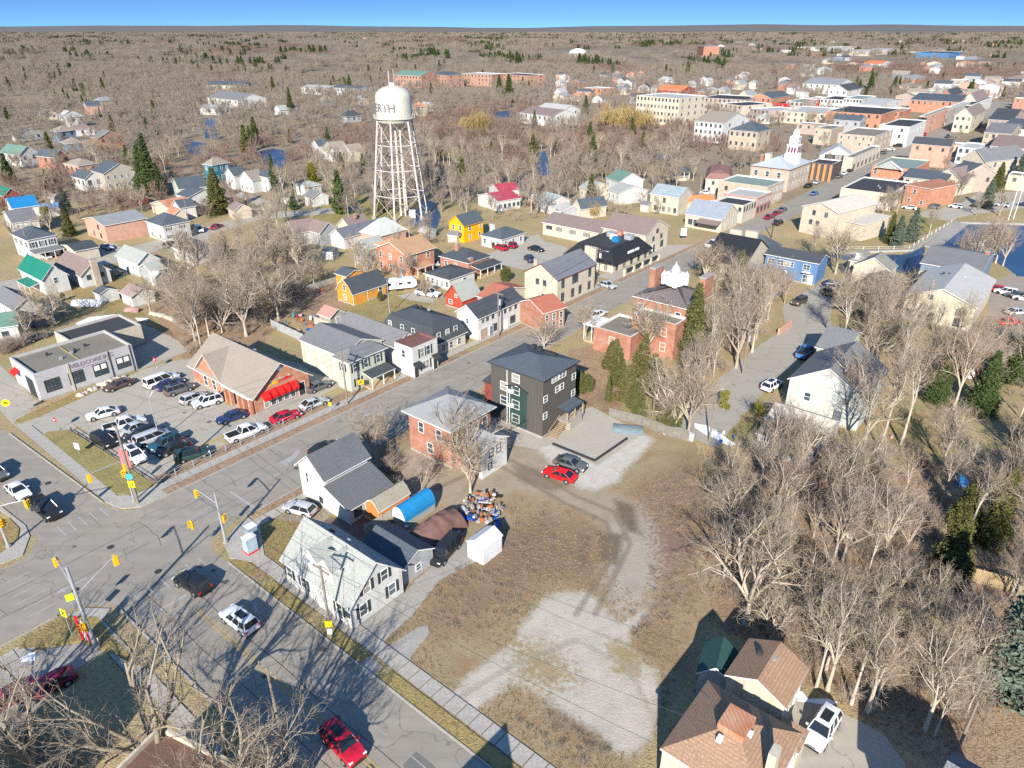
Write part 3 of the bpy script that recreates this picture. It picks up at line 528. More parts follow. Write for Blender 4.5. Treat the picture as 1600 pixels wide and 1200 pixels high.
def walls_solid(kind, W, D, z, rise):
    b = MB()
    if kind == 'flat':
        t, dz = .28, .45
        b.box(0, 0, -.2, W, D, z, top=False, bot=False)
        for x0, y0, x1, y1 in ((0, 0, W, t), (0, D - t, W, D), (0, t, t, D - t), (W - t, t, W, D - t)): b.poly([(x0, y0, z), (x1, y0, z), (x1, y1, z), (x0, y1, z)], 1)
        q = [(t, t), (W - t, t), (W - t, D - t), (t, D - t)]
        for k in range(4): a, c = q[k], q[(k + 1) % 4]; b.poly([(a[0], a[1], z), (c[0], c[1], z), (c[0], c[1], z - dz), (a[0], a[1], z - dz)][::-1], 1)
        b.poly([(x, y, z - dz) for x, y in q], 2); return b
    b.box(0, 0, -.2, W, D, z, top=False, bot=False)
    if kind == 'gx':
        b.poly([(W, 0, z), (W, D, z), (W, D / 2, z + rise)]); b.poly([(0, D, z), (0, 0, z), (0, D / 2, z + rise)])
    elif kind == 'gy':
        b.poly([(0, 0, z), (W, 0, z), (W / 2, 0, z + rise)]); b.poly([(W, D, z), (0, D, z), (W / 2, D, z + rise)])
    elif kind == 'gambrel':
        for y, r in ((0, 1), (D, -1)):
            q = [(0, y, z), (W, y, z), (W * .8, y, z + rise * .62), (W / 2, y, z + rise), (W * .2, y, z + rise * .62)]; b.poly(q[::r])
    elif kind == 'shed':
        b.poly([(0, D, z), (0, 0, z), (0, D, z + rise)]); b.poly([(W, 0, z), (W, D, z), (W, D, z + rise)]); b.poly([(W, D, z), (0, D, z), (0, D, z + rise), (W, D, z + rise)])
    return b
def frame_of(A, B, C, z, snap=True):
    a, c, d = Vector(g(*A, z)), Vector(g(*B, z)), Vector(g(*C, z)); u = c - a; W = u.length; ang = math.atan2(u.y, u.x)
    if snap and c.y > 300: ang = SA - math.pi / 2
    elif snap:
        for base in (SA, SA - math.pi / 2, SA - math.pi):
            if abs((ang - base + math.pi) % (2 * math.pi) - math.pi) < R(13): ang = base
    v = Vector((-math.sin(ang), math.cos(ang))); uu = Vector((math.cos(ang), math.sin(ang)))
    W = max(2.0, (c - a).dot(uu)); D = max(2.0, (d - c).dot(v)); org = c - uu * W
    return org, ang, W, D
def house(name, label, cat, A, B, C, z, roof, rise, wall, rf, wins=(), doors=(), o=.35, trim=None, group=None, z0=0.0, top=None, chim=(), vents=0, D=None, W=None, snap=True, cap=None, found=True, flatroof=None, root=None, rgb=None):
    org, ang, W_, D_ = frame_of(A, B, C, z, snap); W = W or W_; D = D or D_
    if root is None:
        root = thing(name, label, cat, (org.x, org.y, z0), ang, group)
    hz = z - z0
    cx = org.x + math.cos(ang) * W / 2 - math.sin(ang) * D / 2; cy = org.y + math.sin(ang) * W / 2 + math.cos(ang) * D / 2
    FOOT.append((cx, cy, math.hypot(W, D) / 2 + 1.2))
    tr = trim or TRIM
    walls_solid(roof, W, D, hz, rise).build('wall', [wall, cap or tr, flatroof or FLATG], root)
    if roof != 'flat':
        r = roof_solid(roof, W, D, hz, rise, o, top).build('roof', [rf, tr, flatroof or rf], root)
    else: r = root
    if found and z0 == 0 and org.y < 190:
        b = MB()
        for x0, y0, x1, y1 in ((-.03, -.03, W + .03, 0), (-.03, D, W + .03, D + .03), (-.03, 0, 0, D), (W, 0, W + .03, D)): b.box(x0, y0, -.1, x1, y1, .3)
        b.build('foundation', CONC, root)
    for q in chim:
        x, y, zz, h, s = q[:5]; m = q[5] if len(q) > 5 else BRICK; sy = q[6] if len(q) > 6 else s
        x *= W; y *= D; c = MB().box(x - s / 2, y - sy / 2, zz, x + s / 2, y + sy / 2, zz + h).build('chimney', m, r); MB().box(x - s / 2 - .06, y - sy / 2 - .06, zz + h, x + s / 2 + .06, y + sy / 2 + .06, zz + h + .12).build('chimney_cap', CONC, r)
    for k in range(vents):
        x = W * (.3 + .4 * ((k * .61) % 1)); y = D * (.62 if roof != 'flat' else .3 + .5 * ((k * .37) % 1))
        zr = hz - .45 if roof == 'flat' else hz + rise * (.76 if roof in ('gx', 'hip') else .7 if roof == 'gy' else .9) + (top[0] if roof == 'mansard' else 0)
        MB().box(x - .2, y - .2, zr, x + .2, y + .2, zr + .5).build('roof_vent', DARKT if k % 2 == 0 else METAL, r)
    add_windows(root, W, D, wins); add_doors(root, W, D, doors); LAND.append((cx, cy, math.hypot(W, D) / 2, name))
    return root, W, D, hz
def box_part(root, name, m, x0, y0, z0, x1, y1, z1): return MB().box(x0, y0, z0, x1, y1, z1).build(name, m, root)
def porch(root, x0, y0, x1, y1, zr, deck=.4, rm=SDARK, post=TRIM, n=3, slope=.5, front='y'):
    box_part(root, 'porch_deck', WOOD, x0, y0, .0, x1, y1, deck)
    MB().slab([(x0 - .2, y0 - .2, zr - slope), (x1 + .2, y0 - .2, zr - slope if front == 'y' else zr - slope), (x1 + .2, y1, zr if front == 'y' else zr), (x0 - .2, y1, zr)] if front == 'y' else [(x0, y0 - .2, zr), (x1 + .2, y0 - .2, zr - slope), (x1 + .2, y1 + .2, zr - slope), (x0, y1 + .2, zr)], .14).build('porch_roof', [rm, TRIM], root)
    for i in range(n):
        if front == 'y': x = x0 + (x1 - x0) * i / (n - 1); y = y0
        else: x = x1; y = y0 + (y1 - y0) * i / (n - 1)
        box_part(root, 'porch_post', post, x - .07, y - .07, deck, x + .07, y + .07, zr - slope - .14)
def wing(root, name, W, D, h, x, y, roof, rise, wall, rf, o=.25, rz=0, z=0, trim=None, wins=()):
    """an addition: a part with its own wall and roof meshes as sub-parts"""
    e = walls_solid(roof, W, D, h, rise).build(name, [wall, trim or TRIM, FLATG], root, loc=(x, y, z), rz=rz)
    if roof != 'flat': roof_solid(roof, W, D, h, rise, o).build('wing_roof', [rf, trim or TRIM, rf], e)
    for sp in wins:
        f, zz, us, w_, h_ = sp[:5]; fr, pn, sh = window_meshes(w_, h_, sp[5] if len(sp) > 5 else ''); L = W if f in 'fb' else D
        if isinstance(us, int): us = [(i + .5) / us for i in range(us)]
        for u in us: p, r_ = face_pose(f, u * L, zz, W, D); put('window', fr, e, p, r_)
    return e
FONTS = {}
def lettering(txt, size, m, parent, loc, rot, name='lettering', bend=None, bold=0.0):
    c = bpy.data.curves.new('text', 'FONT'); c.body = txt; c.size = size; c.extrude = .03; c.offset = bold; c.resolution_u = 2; c.align_x = 'CENTER'; c.align_y = 'CENTER'
    t = bpy.data.objects.new('text', c); COL.objects.link(t); dg = bpy.context.evaluated_depsgraph_get(); me = bpy.data.meshes.new_from_object(t.evaluated_get(dg))
    bpy.data.objects.remove(t); me.materials.clear(); me.materials.append(m)
    if bend:
        for v in me.vertices:
            a = v.co.x / bend; rr = bend + v.co.z; v.co.x, v.co.z = rr * math.sin(a), rr * math.cos(a) 
    o = put(name, me, parent, loc); o.rotation_euler = rot; return o

# --- white cape house on the corner of the lot
r, W, D, h = house('cape_house', 'white cape house with pale shingle roof and two gabled dormers facing the side street', 'house', (437, 876), (547, 947), (628, 890), 3.4, 'gx', 3.3, WHITE, SLITE,
    [('f', 1.9, [.07, .3, .83], .9, 1.4, 's'), ('f', 1.9, [.95], .5, .5, 'd'), ('s', 1.8, [.22, .78], .9, 1.4, 's'), ('s', 4.3, [.32, .66], .85, 1.3, 's')], [('f', .56, 1.0, 2.1, TRIM)], vents=2)
for x in (.33, .55):
    e = wing(r, 'dormer', 2.0, 2.5, 2.2, W * x, .45, 'gy', 1.0, WHITE, SLITE, z=3.5, o=.2, wins=[('f', 1.35, [.5], .6, 1.0)])
box_part(r, 'downpipe', DARKT, W + .02, .8, .3, W + .1, .9, 3.0)
house('rear_annex', 'low shaded annex with green-grey roof right behind the white cape house', 'building', (564, 853), (620, 885), (653, 868), 2.3, 'gx', 1.2, GREYW, SBLU, [('s', 1.2, 1, .7, .8)], D=4.6, W=6.6, o=.2)
# --- white two-storey house with a dark shingle roof
r, W, D, h = house('farmhouse', 'white two-storey house with dark shingle roof and lower lean-to beside the main street', 'house', (461, 727), (507, 748), (576, 714), 5.0, 'gy', 2.3, WHITE, mat('charcoal_shingle', (.105, .108, .115), 'shingle', col2=(.085, .088, .095)),
    [('f', 3.6, [.3], .5, 1.5, ''), ('f', 1.2, [.75], .5, .7, 'd')], o=.4, vents=1)
e = wing(r, 'lean_to', 4.2, D + .0, 2.3, W, 0, 'gx', .01, WHITE, SDARK)
bpy.data.objects.remove([c for c in e.children][0])
MB().slab([(W, -.35, 4.05), (W + 4.6, -.35, 2.35), (W + 4.6, D + .35, 2.35), (W, D + .35, 4.05)], .16).build('lean_to_roof', [MATS['charcoal_shingle'], TRIM], r)
MB().poly([(W, 0, 2.3), (W + 4.2, 0, 2.3), (W, 0, 3.9)]).poly([(W + 4.2, D, 2.3), (W, D, 2.3), (W, D, 3.9)]).build('lean_to_gable', WHITE, r)
for y, w_, h_, zz in ((.2, 1, 1.5, 1.4), (.62, .9, 1.9, 1.2), (.87, .8, 1.3, 1.5)):
    fr, pn, sh = window_meshes(w_, h_, 'd'); o = put('window', fr, r, (W + 4.2, y * D, zz), math.pi / 2); put('pane', pn, o)
MB().box(W + 4.18, D * .38, .05, W + 4.26, D * .38 + .95, 2.1).build('door', TRIM, r)
box_part(r, 'porch_step', WOOD, W + 4.25, D * .3, 0, W + 6, D * .7, .25)
# --- red brick house with metal hip roof
r, W, D, h = house('brick_house', 'red brick two-storey house with pale metal hip roof and white rear addition', 'house', (637, 643), (704, 672), (765, 637), 6.3, 'hip', 2.3, BRICK, MGREY,
    [('f', 4.6, [.3, .72], .9, 1.6), ('f', 1.8, [.5], 1, 1.6), ('s', 4.6, [.6, .85], .9, 1.6), ('s', 1.8, [.75], 1, 1.6)], o=.7)
porch(r, -2.0, 2, 0, 8, 3.2, n=2)
for y in (2.1, 4.9, 7.9): box_part(r, 'porch_post', TRIM, -2, y - .1, .4, -1.8, y + .1, 2.9)
wing(r, 'rear_addition', 4.9, 5.2, 4.4, W, .8, 'gx', 1.3, WHITE, MGREY, wins=[('s', 3.4, [.35, .65], .7, 1.2, 'd'), ('s', 1.4, [.3], .6, .9, 'd'), ('f', 3, [.4], .8, 1.2)])
box_part(r, 'brick_side', BRICK, W + .02, .72, 0, W + 4.0, .8, 4.2)
# --- new black apartment building
r, W, D, h = house('apartment_building', 'new dark charcoal four-storey apartment block with low black hip roof', 'building', (765, 567), (849, 595), (899, 565), 9.6, 'hip', 1.3, DARKW, SBLU,
    [('f', 8.4, [.49], 1.3, 1.3), ('f', 6.4, [.26, .49], 1.3, 1.3), ('f', 4.0, [.26, .49], 1.3, 1.3), ('f', 1.6, [.49], 1.3, 1.3), ('s', 8.8, [.36, .56], 1.7, .8), ('s', 7.4, [.93], .8, .9), ('s', 6.4, [.07], .8, .9), ('s', 6.9, [.42, .56], .8, .9), ('s', 3.6, [.07], .8, .9), ('s', 4.6, [.93], .8, .9)], trim=DARKT, o=.45)
TEAL = mat('teal_panel', (.028, .058, .052), 'plain', var=.06)
for i in range(3):
    for j in range(3): box_part(r, 'cladding_panel', TEAL, W * .34 + i * 1.22, -.05, .35 + j * 2.15, W * .34 + i * 1.22 + 1.18, -.003, .35 + j * 2.15 + 2.1)
MB().slab([(W * .31, -.35, 6.75), (W * .31 + 2.1, -.35, 7.5), (W * .31 + 2.1, 0, 7.5), (W * .31, 0, 6.75)], .1).slab([(W * .31 + 2.1, -.35, 7.5), (W * .31 + 4.2, -.35, 6.75), (W * .31 + 4.2, 0, 6.75), (W * .31 + 2.1, 0, 7.5)], .1).build('gable_trim', [DARKT, DARKT], r)
box_part(r, 'balcony_bracket', TRIM, W * .36, -.5, 5.9, W * .46, -.06, 6.3); box_part(r, 'balcony_bracket', TRIM, W * .36, -.5, 3.5, W * .46, -.06, 3.9)
box_part(r, 'downpipe', TRIM, W * .32, -.12, .3, W * .32 + .1, -.02, 9.3); box_part(r, 'downpipe', TRIM, W * .37, -.12, .3, W * .37 + .1, -.06, 6.0)
wing(r, 'entrance_bay', 1.9, 2.2, 5.6, -1.9, .6, 'shed', .5, mat('dull_red_panel', (.26, .06, .045)), SDARK, trim=DARKT); box_part(r, 'downpipe', TRIM, -.12, .3, .2, -.02, .42, 5.4)
MB().slab([(W, D * .42, 3.9), (W + 2, D * .42, 3.6), (W + 2, D * .95, 3.6), (W, D * .95, 3.9)], .16).build('canopy', [SBLU, DARKT], r)
for y in (.44, .68, .93): box_part(r, 'canopy_post', WOOD, W + 1.8, D * y, 1.8, W + 1.95, D * y + .15, 3.45)
box_part(r, 'landing', GWOOD, W + .02, D * .45, 1.55, W + 2, D * .95, 1.75); box_part(r, 'landing_base', CONC, W + .02, D * .55, 0, W + 1.9, D * .93, 1.54)
for i in range(9): box_part(r, 'step', WOOD, W + .5, D * .45 - (i + 1) * .3, 1.45 - i * .17, W + 1.8, D * .45 - i * .3, 1.52 - i * .17)
MB().tube((W + .5, D * .45, 2.5), (W + .5, D * .45 - 2.9, .9), .05).tube((W + 1.85, D * .45, 2.5), (W + 1.85, D * .45 - 2.9, .9), .05).tube((W + 1.95, D * .45, 2.7), (W + 1.95, D * .95, 2.7), .05).build('handrail', WOOD, r)
for x in (.30, .42, .6, .68): MB().box(W * x, D * .72, 10.7, W * x + .7, D * .72 + .7, 11.0 + (.3 if x < .5 else 0)).build('roof_vent', DARKT, r)
# --- grey workshop with faded sign
r, W, D, h = house('workshop', 'long grey single-storey workshop with faded lettering high on its wall', 'workshop', (3, 561), (52, 585), (207, 539), 5.0, 'flat', 0, PGREY, None,
    [('s', 2.3, [.14, .375, .625, .87], 2.1, 1.9, 'dg')], [('f', .72, 3.6, 3.6, DARKT)], cap=MLITE, vents=5)
for y in (.31, .735, .965): box_part(r, 'pilaster', CRM if y < .5 else DARKT, W + .003, D * y, 0, W + .12, D * y + (.35 if y < .5 else .12), 5.05)
for u in (.625, .87): box_part(r, 'window_board', TRIM, W + .08, D * u - 1.0, 2.3, W + .12, D * u - .1, 3.2); box_part(r, 'window_board', TRIM, W + .08, D * u + .15, 2.3, W + .12, D * u + 1.0, 3.2)
box_part(r, 'gas_pipe', PAINTY, W * .0 + 1, D * .47, h - .4, W - .4, D * .47 + .12, h - .28)
MB().slab([(W * .12, -1, 2.9), (W * .34, -1, 2.9), (W * .34, 0, 3.6), (W * .12, 0, 3.6)], .1).build('awning', [RED, RED], r)
fd = mat('faded_lettering', (.24, .19, .24), 'plain', var=.1)
lettering('WELDCORE INC', 1.0, fd, r, (W + .02, D * .55, 4.3), (math.pi / 2, 0, math.pi / 2), bold=.02)
for k in range(9): box_part(r, 'faded_lettering', fd, W + .004, D * .36 + k * .7, 3.55, W + .02, D * .36 + k * .7 + .5, 3.7)
house('workshop_shed', 'lower flat-roofed rear shed behind the grey workshop', 'shed', (80, 519), (106, 531), (152, 510), 4.1, 'flat', 0, CRM, None, cap=MLITE, flatroof=FLATD, W=9, D=12)
# --- brick restaurant
r, W, D, h = house('restaurant', 'orange brick restaurant with big tan gable roof and five red awnings', 'restaurant', (288, 572), (396, 619), (482, 585), 3.3, 'gx', 3.9, OBRICK, STAN,
    [('s', 1.35, [.2, .32, .44, .56, .68], .85, 1.7), ('f', 1.5, [.22, .36, .52], 1.0, 1.9)], [('f', .74, 2.4, 2.5, DARKT), ('s', .85, 1.2, 2.4, DARKT)], o=.6, vents=3)
for u in (.2, .32, .44, .56, .68):
    MB().slab([(W, D * u - .8, 3.3), (W + .9, D * u - .8, 2.5), (W + .9, D * u + .8, 2.5), (W, D * u + .8, 3.3)], .5).build('awning', [RED, RED], r)
for k, (y, l) in enumerate(((.26, .5), (.31, .3), (.35, .7), (.41, .4), (.45, .6), (.51, .3), (.55, .8), (.62, .4), (.66, .5))): box_part(r, 'lettering', RED if k > 3 else YSIG, W + .01, D * y, 3.9 + .02 * k, W + .06, D * y + l, 4.1 + .02 * k + (.35 if k in (2, 6) else 0))
for k in range(7): box_part(r, 'lettering', CREAM, W + .01, D * (.3 + k * .055), 4.45, W + .06, D * (.3 + k * .055) + .45, 4.6 + (.2 if k % 3 == 0 else 0))
MB().lathe([(0, 0), (.45, 0), (.45, .05), (0, .05)], 12).build('round_vent', TRIM, r, loc=(W + .02, D * .5, 6.3)).rotation_euler = (0, math.pi / 2, 0)
e = MB().poly([(W * .12, -.15, 3.3), (W * .5, -.15, 3.3), (W * .31, -.15, 6.6)]).build('cross_gable', OBRICK, r)
for s in (0, 1):
    x0, x1 = (W * .31, W * .12 - .5) if s == 0 else (W * .31, W * .5 + .5)
    q = [(x1, -.6, 3.1), (x0, -.6, 6.85), (x0, D * .42, 6.85), (x1, .6, 3.1)]; q = q if s == 0 else q[::-1]
    MB().slab(q, .14).build('cross_gable_roof', [STAN, TRIM], r)
for x in (.6, .68, .8, .88, .97): box_part(r, 'brick_pier', OBRICK, W * x, -.9, 0, W * x + .55, -.35, 2.9)
box_part(r, 'entrance_soffit', TRIM, W * .58, -.95, 2.9, W, 0, 3.05)
box_part(r, 'flower_mural', mat('pink_mural', (.6, .25, .22), 'plain', var=.3, scale=3), .2, -.06, 1.0, W * .1, -.01, 2.6)
# --- terrace along the north-west side of the main street
r, W, D, h = house('green_house', 'pale green two-storey house with grey hip roof nearest the restaurant', 'house', (522, 559), (545, 567), (597, 543), 5.6, 'hip', 1.5, GREENW, SGREY,
    [('f', 4.3, [.5], .8, 1.3, 's'), ('s', 4.3, [.15, .45, .8], .8, 1.4, 's'), ('s', 1.6, [.2, .85], .9, 1.4, 's')], o=.5)
wing(r, 'rear_wing', 11.5, 9, 5.3, -11.5, 1.2, 'gx', 1.7, GREENW, SGREY, wins=[('f', 4.0, 3, .8, 1.3, 's'), ('f', 1.5, 3, .8, 1.3, 's')])
porch(r, W, D * .35, W + 2.2, D, 3.0, n=3, front='x', rm=SDARK)
r, W, D, h = house('shop_house', 'white two-storey shop house with brown flat-topped front block and black awnings', 'house', (617, 533), (636, 541), (668, 522), 5.9, 'flat', 0, WHITE, None, [('f', 4.2, [.5], .8, 1.3), ('s', 4.3, [.38, .62], .9, 1.6, 's'), ('s', 1.7, [.5], 1.6, 1.6, 's')], [('s', .12, 1, 2.1, DARKT), ('s', .88, 1, 2.1, DARKT)], cap=mat('brown_cap', (.2, .1, .09)), flatroof=mat('brown_cap', (.2, .1, .09)), W=4.5)
for u in (.12, .88): MB().slab([(W, D * u - .8, 3.0), (W + .9, D * u - .8, 2.3), (W + .9, D * u + .8, 2.3), (W, D * u + .8, 3.0)], .2).build('awning', [DARKT, DARKT], r)
wing(r, 'rear_wing', 16, D - .6, 4.6, -16, .3, 'gx', 2.0, WHITE, SGREY, wins=[('f', 3, [.85], .9, 1.2, 's')])
r, W, D, h = house('mansard_house', 'wide house under a dark grey mansard roof with small white-framed upper windows', 'house', (612, 508), (677, 541), (729, 520), 2.6, 'mansard', 1.1, CREAM, SDARK, [('s', 1.4, [.3, .42, .54, .8], .9, 1.2), ('f', 1.4, 4, .9, 1.2)], o=.45, top=(2.9, .9), vents=3)
for u in (.18, .45, .7): fr, pn, sh = window_meshes(.8, 1.2, ''); q = put('window', fr, r, (W - .05, D * u, 4.1), math.pi / 2); put('pane', pn, q)
for u in (.15, .4, .62): q = put('window', fr, r, (W * u, .05, 4.1), 0); put('pane', pn, q)
r, W, D, h = house('long_white_house', 'long white two-storey terrace with black roof ridge along the main street', 'building', (710, 488), (747, 497), (815, 468), 4.9, 'gy', 2.0, WHITE, SDARK, [('s', 4.0, [.1, .2, .32, .45, .6, .72, .85], .5, .8, 'd'), ('s', 1.5, [.35, .78], 1.4, 1.4, 'd'), ('f', 3.6, [.5], .6, .9)], [('s', .12, 2.2, 2.3, mat('tan_panel', (.42, .32, .25))), ('s', .28, 1, 2.1, BGREY), ('s', .62, 1, 2.1, TRIM)])
r, W, D, h = house('brick_cottage', 'small red brick house with rust roof wedged beside the long white terrace', 'house', (811, 472), (820, 476), (845, 464), 4.4, 'gy', 1.6, BRICK, mat('rust_shingle', (.33, .12, .08), 'shingle'), [('s', 3.1, 3, .8, 1.2), ('s', 1.3, 3, .8, 1.3)], W=8)
r, W, D, h = house('cream_hall', 'large cream two-storey building with grey gable roof and brown shuttered windows', 'building', (818, 425), (871, 437), (924, 411), 6.4, 'gy', 2.6, CREAM, mat('slate_grey_roof', (.14, .145, .165), 'shingle'), [('s', 4.9, [.14, .42, .5, .85], .9, 1.7, 'd'), ('s', 1.9, [.14, .4, .6, .85], .9, 1.8, 'd'), ('f', 4.9, [.4, .62], .7, 1.1, 'd'), ('f', 1.5, [.6], 1.0, 1.4, 'd')], chim=[(.3, .05, 8, 1.6, .9, STONE)], trim=mat('maroon_trim', (.18, .05, .05)))
r, W, D, h = house('mansard_pub', 'black mansard-roofed pub with cream wall panel and roof-top equipment', 'pub', (882, 399), (958, 413), (1010, 388), 2.4, 'mansard', 0, CREAM, SBLK, [('f', 1.2, [.55, .62, .85], .7, 1.2, 'd'), ('s', 1.2, 5, .9, 1.3, 'd')], o=.8, top=(3.3, 2.2), trim=DARKT, flatroof=FLATD)
for x, y, s, m in ((.35, .6, 2.2, METAL), (.5, .5, 1.6, TRIM), (.62, .4, 1.8, MBLUE), (.72, .62, 2.0, METAL), (.45, .75, 1.4, OBRICK)): box_part(r, 'rooftop_unit', m, W * x, D * y, 5.75, W * x + s, D * y + s * .8, 6.9)
box_part(r, 'wall_panel', CRM, W * .42, -.9, 2.3, W * .42 + 3.4, -.2, 5.9); box_part(r, 'lettering', TRIM, W * .72, -.4, 3.4, W * .72 + .5, -.25, 4.6)
for k in range(8): box_part(r, 'lettering', TRIM, W + .2, D * .36 + k * .62 + (.5 if k > 4 else 0), 3.7, W + .45, D * .36 + k * .62 + .42 + (.5 if k > 4 else 0), 4.3)
for i in range(5): box_part(r, 'terrace_pier', CREAM, W + 3, i * D / 4.2, 0, W + 3.6, i * D / 4.2 + .6, 1.7)
for i in range(4): box_part(r, 'terrace_rail', DARKT, W + 3.2, i * D / 4.2 + .6, .8, W + 3.3, (i + 1) * D / 4.2, 1.6)
r, W, D, h = house('motel_wing', 'long low cream building with mauve-brown roof behind the black mansard pub', 'building', (836, 351), (935, 364), (980, 346), 3.6, 'gx', 1.9, CREAM, SDBR, [('f', 2.4, [.12, .3, .55, .8], 2.0, .9, 'd')], D=11)
r, W, D, h = house('gabled_hall', 'tall cream hall with mauve-brown gable roof beside the pub car park', 'building', (940, 356), (1009, 368), (1035, 352), 5.6, 'gx', 2.9, CREAM, SDBR, [('s', 5.6, [.5], 1.1, 1.0, 'd'), ('s', 3.8, [.35, .7], .9, 1.1, 'd'), ('s', 1.5, [.75], 1.4, 1.6, 'd')], [('s', .4, 1.1, 2.2, DARKT)], vents=1)
r, W, D, h = house('salmon_brick_house', 'salmon brick two-storey house with tan roof and white-framed windows', 'house', (588, 387), (635, 399), (673, 385), 5.7, 'gy', 2.2, OBRICK, mat('tan_red_shingle', (.36, .22, .13), 'shingle'), [('f', 4.3, [.12, .45, .82], .8, 1.4), ('f', 1.6, [.12, .45], .8, 1.4), ('s', 4.3, [.3, .78], .8, 1.4)], [('f', .82, 1, 2.2, TRIM)], o=.5)
porch(r, W, D * .15, W + 2.2, D * .7, 2.9, n=3, front='x', rm=MATS['tan_red_shingle'])
wing(r, 'bay_wing', 5.5, 6, 5.4, -3.2, 2.2, 'hip', 1.4, OBRICK, MATS['tan_red_shingle'], wins=[('f', 4.2, [.3], .8, 1.4), ('f', 1.5, [.3], .8, 1.4)])
r, W, D, h = house('yellow_house', 'bright yellow two-storey house with slate gable roof', 'house', (701, 348), (725, 353), (757, 345), 4.9, 'gy', 2.4, YELW, SBLU, [('f', 4.0, [.3, .75], .8, 1.3), ('s', 3.8, [.3, .85], .8, 1.3), ('s', 1.3, [.3, .8], .8, 1.2)], trim=YELW)
MB().slab([(W * .1, -1.6, 2.2), (W * .9, -1.6, 2.2), (W * .9, 0, 2.8), (W * .1, 0, 2.8)], .12).build('porch_roof', [SBLU, TRIM], r)
r, W, D, h = house('bungalow', 'white bungalow with blue-grey hip roof right of the yellow house', 'house', (752, 368), (784, 375), (816, 363), 2.9, 'hip', 1.9, WHITE, SBLU, [('f', 1.6, 3, .9, 1.2), ('s', 1.6, 3, .9, 1.2)], chim=[(.2, .3, 3.6, 2.2, 1.0, TRIM)])
r, W, D, h = house('gambrel_barn', 'orange board barn with dark gambrel roof and white corner trim', 'barn', (530, 452), (551, 461), (600, 443), 2.5, 'gambrel', 2.9, ORW, SDARK, [('f', 1.4, [.5], .8, 1.2), ('f', 3.6, [.5], .7, 1.1), ('s', 1.5, [.82], 1, 1.4)], o=.25)
box_part(r, 'sliding_door', ORW, W + .03, D * .05, 0, W + .1, D * .4, 2.3); box_part(r, 'door_trim', TRIM, W + .02, D * .42, 0, W + .12, D * .43, 2.4); box_part(r, 'corner_board', TRIM, W - .02, -.05, 0, W + .05, .1, 2.4)
r, W, D, h = house('garden_shed', 'small orange shed with blue-grey lean roof behind the gambrel barn', 'shed', (527, 426), (541, 432), (561, 422), 2.6, 'gx', .9, ORW, SBLU, [('s', 1.4, [.5], .8, 1.0)], [('f', .7, .8, 1.9, TRIM)])
r, W, D, h = house('brick_bungalow', 'red brick bungalow with black hip roof and tall brick chimney', 'house', (690, 400), (732, 412), (758, 399), 3.6, 'hip', 2.2, BRICK, SDARK, [('f', 2.3, [.2, .55], .9, 1.1)], chim=[(.35, .35, 4.4, 2.4, .9), (.97, .15, 3.2, 1.4, 1.0)])
porch(r, W, 1, W + 3, D + 1, 2.9, n=4, front='x')
r, W, D, h = house('white_cottage', 'low white cottage with dark hip roof beside the red barn', 'house', (669, 426), (702, 438), (733, 422), 2.6, 'hip', 1.3, WHITE, SDARK, [('f', 1.4, 5, .7, 1.2), ('s', 1.5, [.6], 1.2, .9)], trim=TRIM)
r, W, D, h = house('red_barn', 'small red barn with pale grey roof above the dark mansard house', 'barn', (697, 461), (722, 469), (746, 457), 2.4, 'gy', 2.9, REDW, SLITE, [('f', 1.3, [.3], .9, .9), ('f', 3.0, [.65], .6, .7)], trim=REDW)
house('rust_roof_house', 'low house with rust-red shingle roof between the red barn and the long white terrace', 'house', (748, 462), (772, 470), (790, 455), 2.6, 'gx', 1.5, CRM, MATS['rust_shingle'], D=11)
r, W, D, h = house('clad_shed', 'weathered green-grey garden shed with pink roof panel behind the pale green house', 'shed', (500, 489), (516, 496), (533, 486), 2.2, 'gx', 1.2, GWOOD, mat('pink_roof', (.42, .25, .2)), [], [('s', .5, 1, 1.8, GREYW)])
# --- red brick heritage house with white lantern
MANS = mat('mansion_brick', (.37, .145, .085), 'brick', col2=(.28, .105, .065), scale=.7)
r, W, D, h = house('heritage_house', 'large red brick heritage house with broad end chimneys and white roof lantern', 'house', (992, 464), (1073, 483), (1122, 464), 8.6, 'mansard', 0, MANS, mat('mauve_slate', (.13, .115, .115), 'shingle'), [('f', 6.6, [.12, .85], 1, 1.8), ('f', 2.6, [.2, .8], 1, 2), ('s', 6.5, 4, 1, 1.8), ('s', 2.5, 4, 1, 2)], o=.5, top=(2.4, 6), flatroof=MGREY)
for q in ((-.3, .55, 3.4), (W - .9, .62, 3.4)): box_part(r, 'end_chimney', MANS, q[0], D * q[1], 7.5, q[0] + 1.2, D * q[1] + q[2], 12.8); box_part(r, 'chimney_cap', CONC, q[0] - .1, D * q[1] - .1, 12.8, q[0] + 1.3, D * q[1] + q[2] + .1, 13.1)
lx, ly = W * .5, D * .5; L0 = MB().lathe([(1.8, 11), (1.8, 12.9), (2.0, 13.0), (2.0, 13.1), (0, 13.2)], 12, lx, ly).build('lantern', TRIM, r)
MB().lathe([(.9, 13.1), (1.0, 13.7), (.7, 14.4), (.15, 15.0), (.05, 15.5), (0, 15.5)], 14, lx, ly).build('lantern_dome', MLITE, L0)
for k in range(4): a = k * math.pi / 2 + .5; MB().lathe([(.5, 11), (.5, 12.6), (.6, 12.7), (.3, 13.2), (.06, 13.6), (0, 13.6)], 8, lx + 2.1 * math.cos(a), ly + 2.1 * math.sin(a)).build('lantern_turret', TRIM, L0)
wing(r, 'front_block', 9, 4.5, 7.0, W * .2, -4.5, 'flat', 0, MANS, None, wins=[('f', 5, 2, 1, 1.6), ('f', 2, 2, 1, 1.6)])
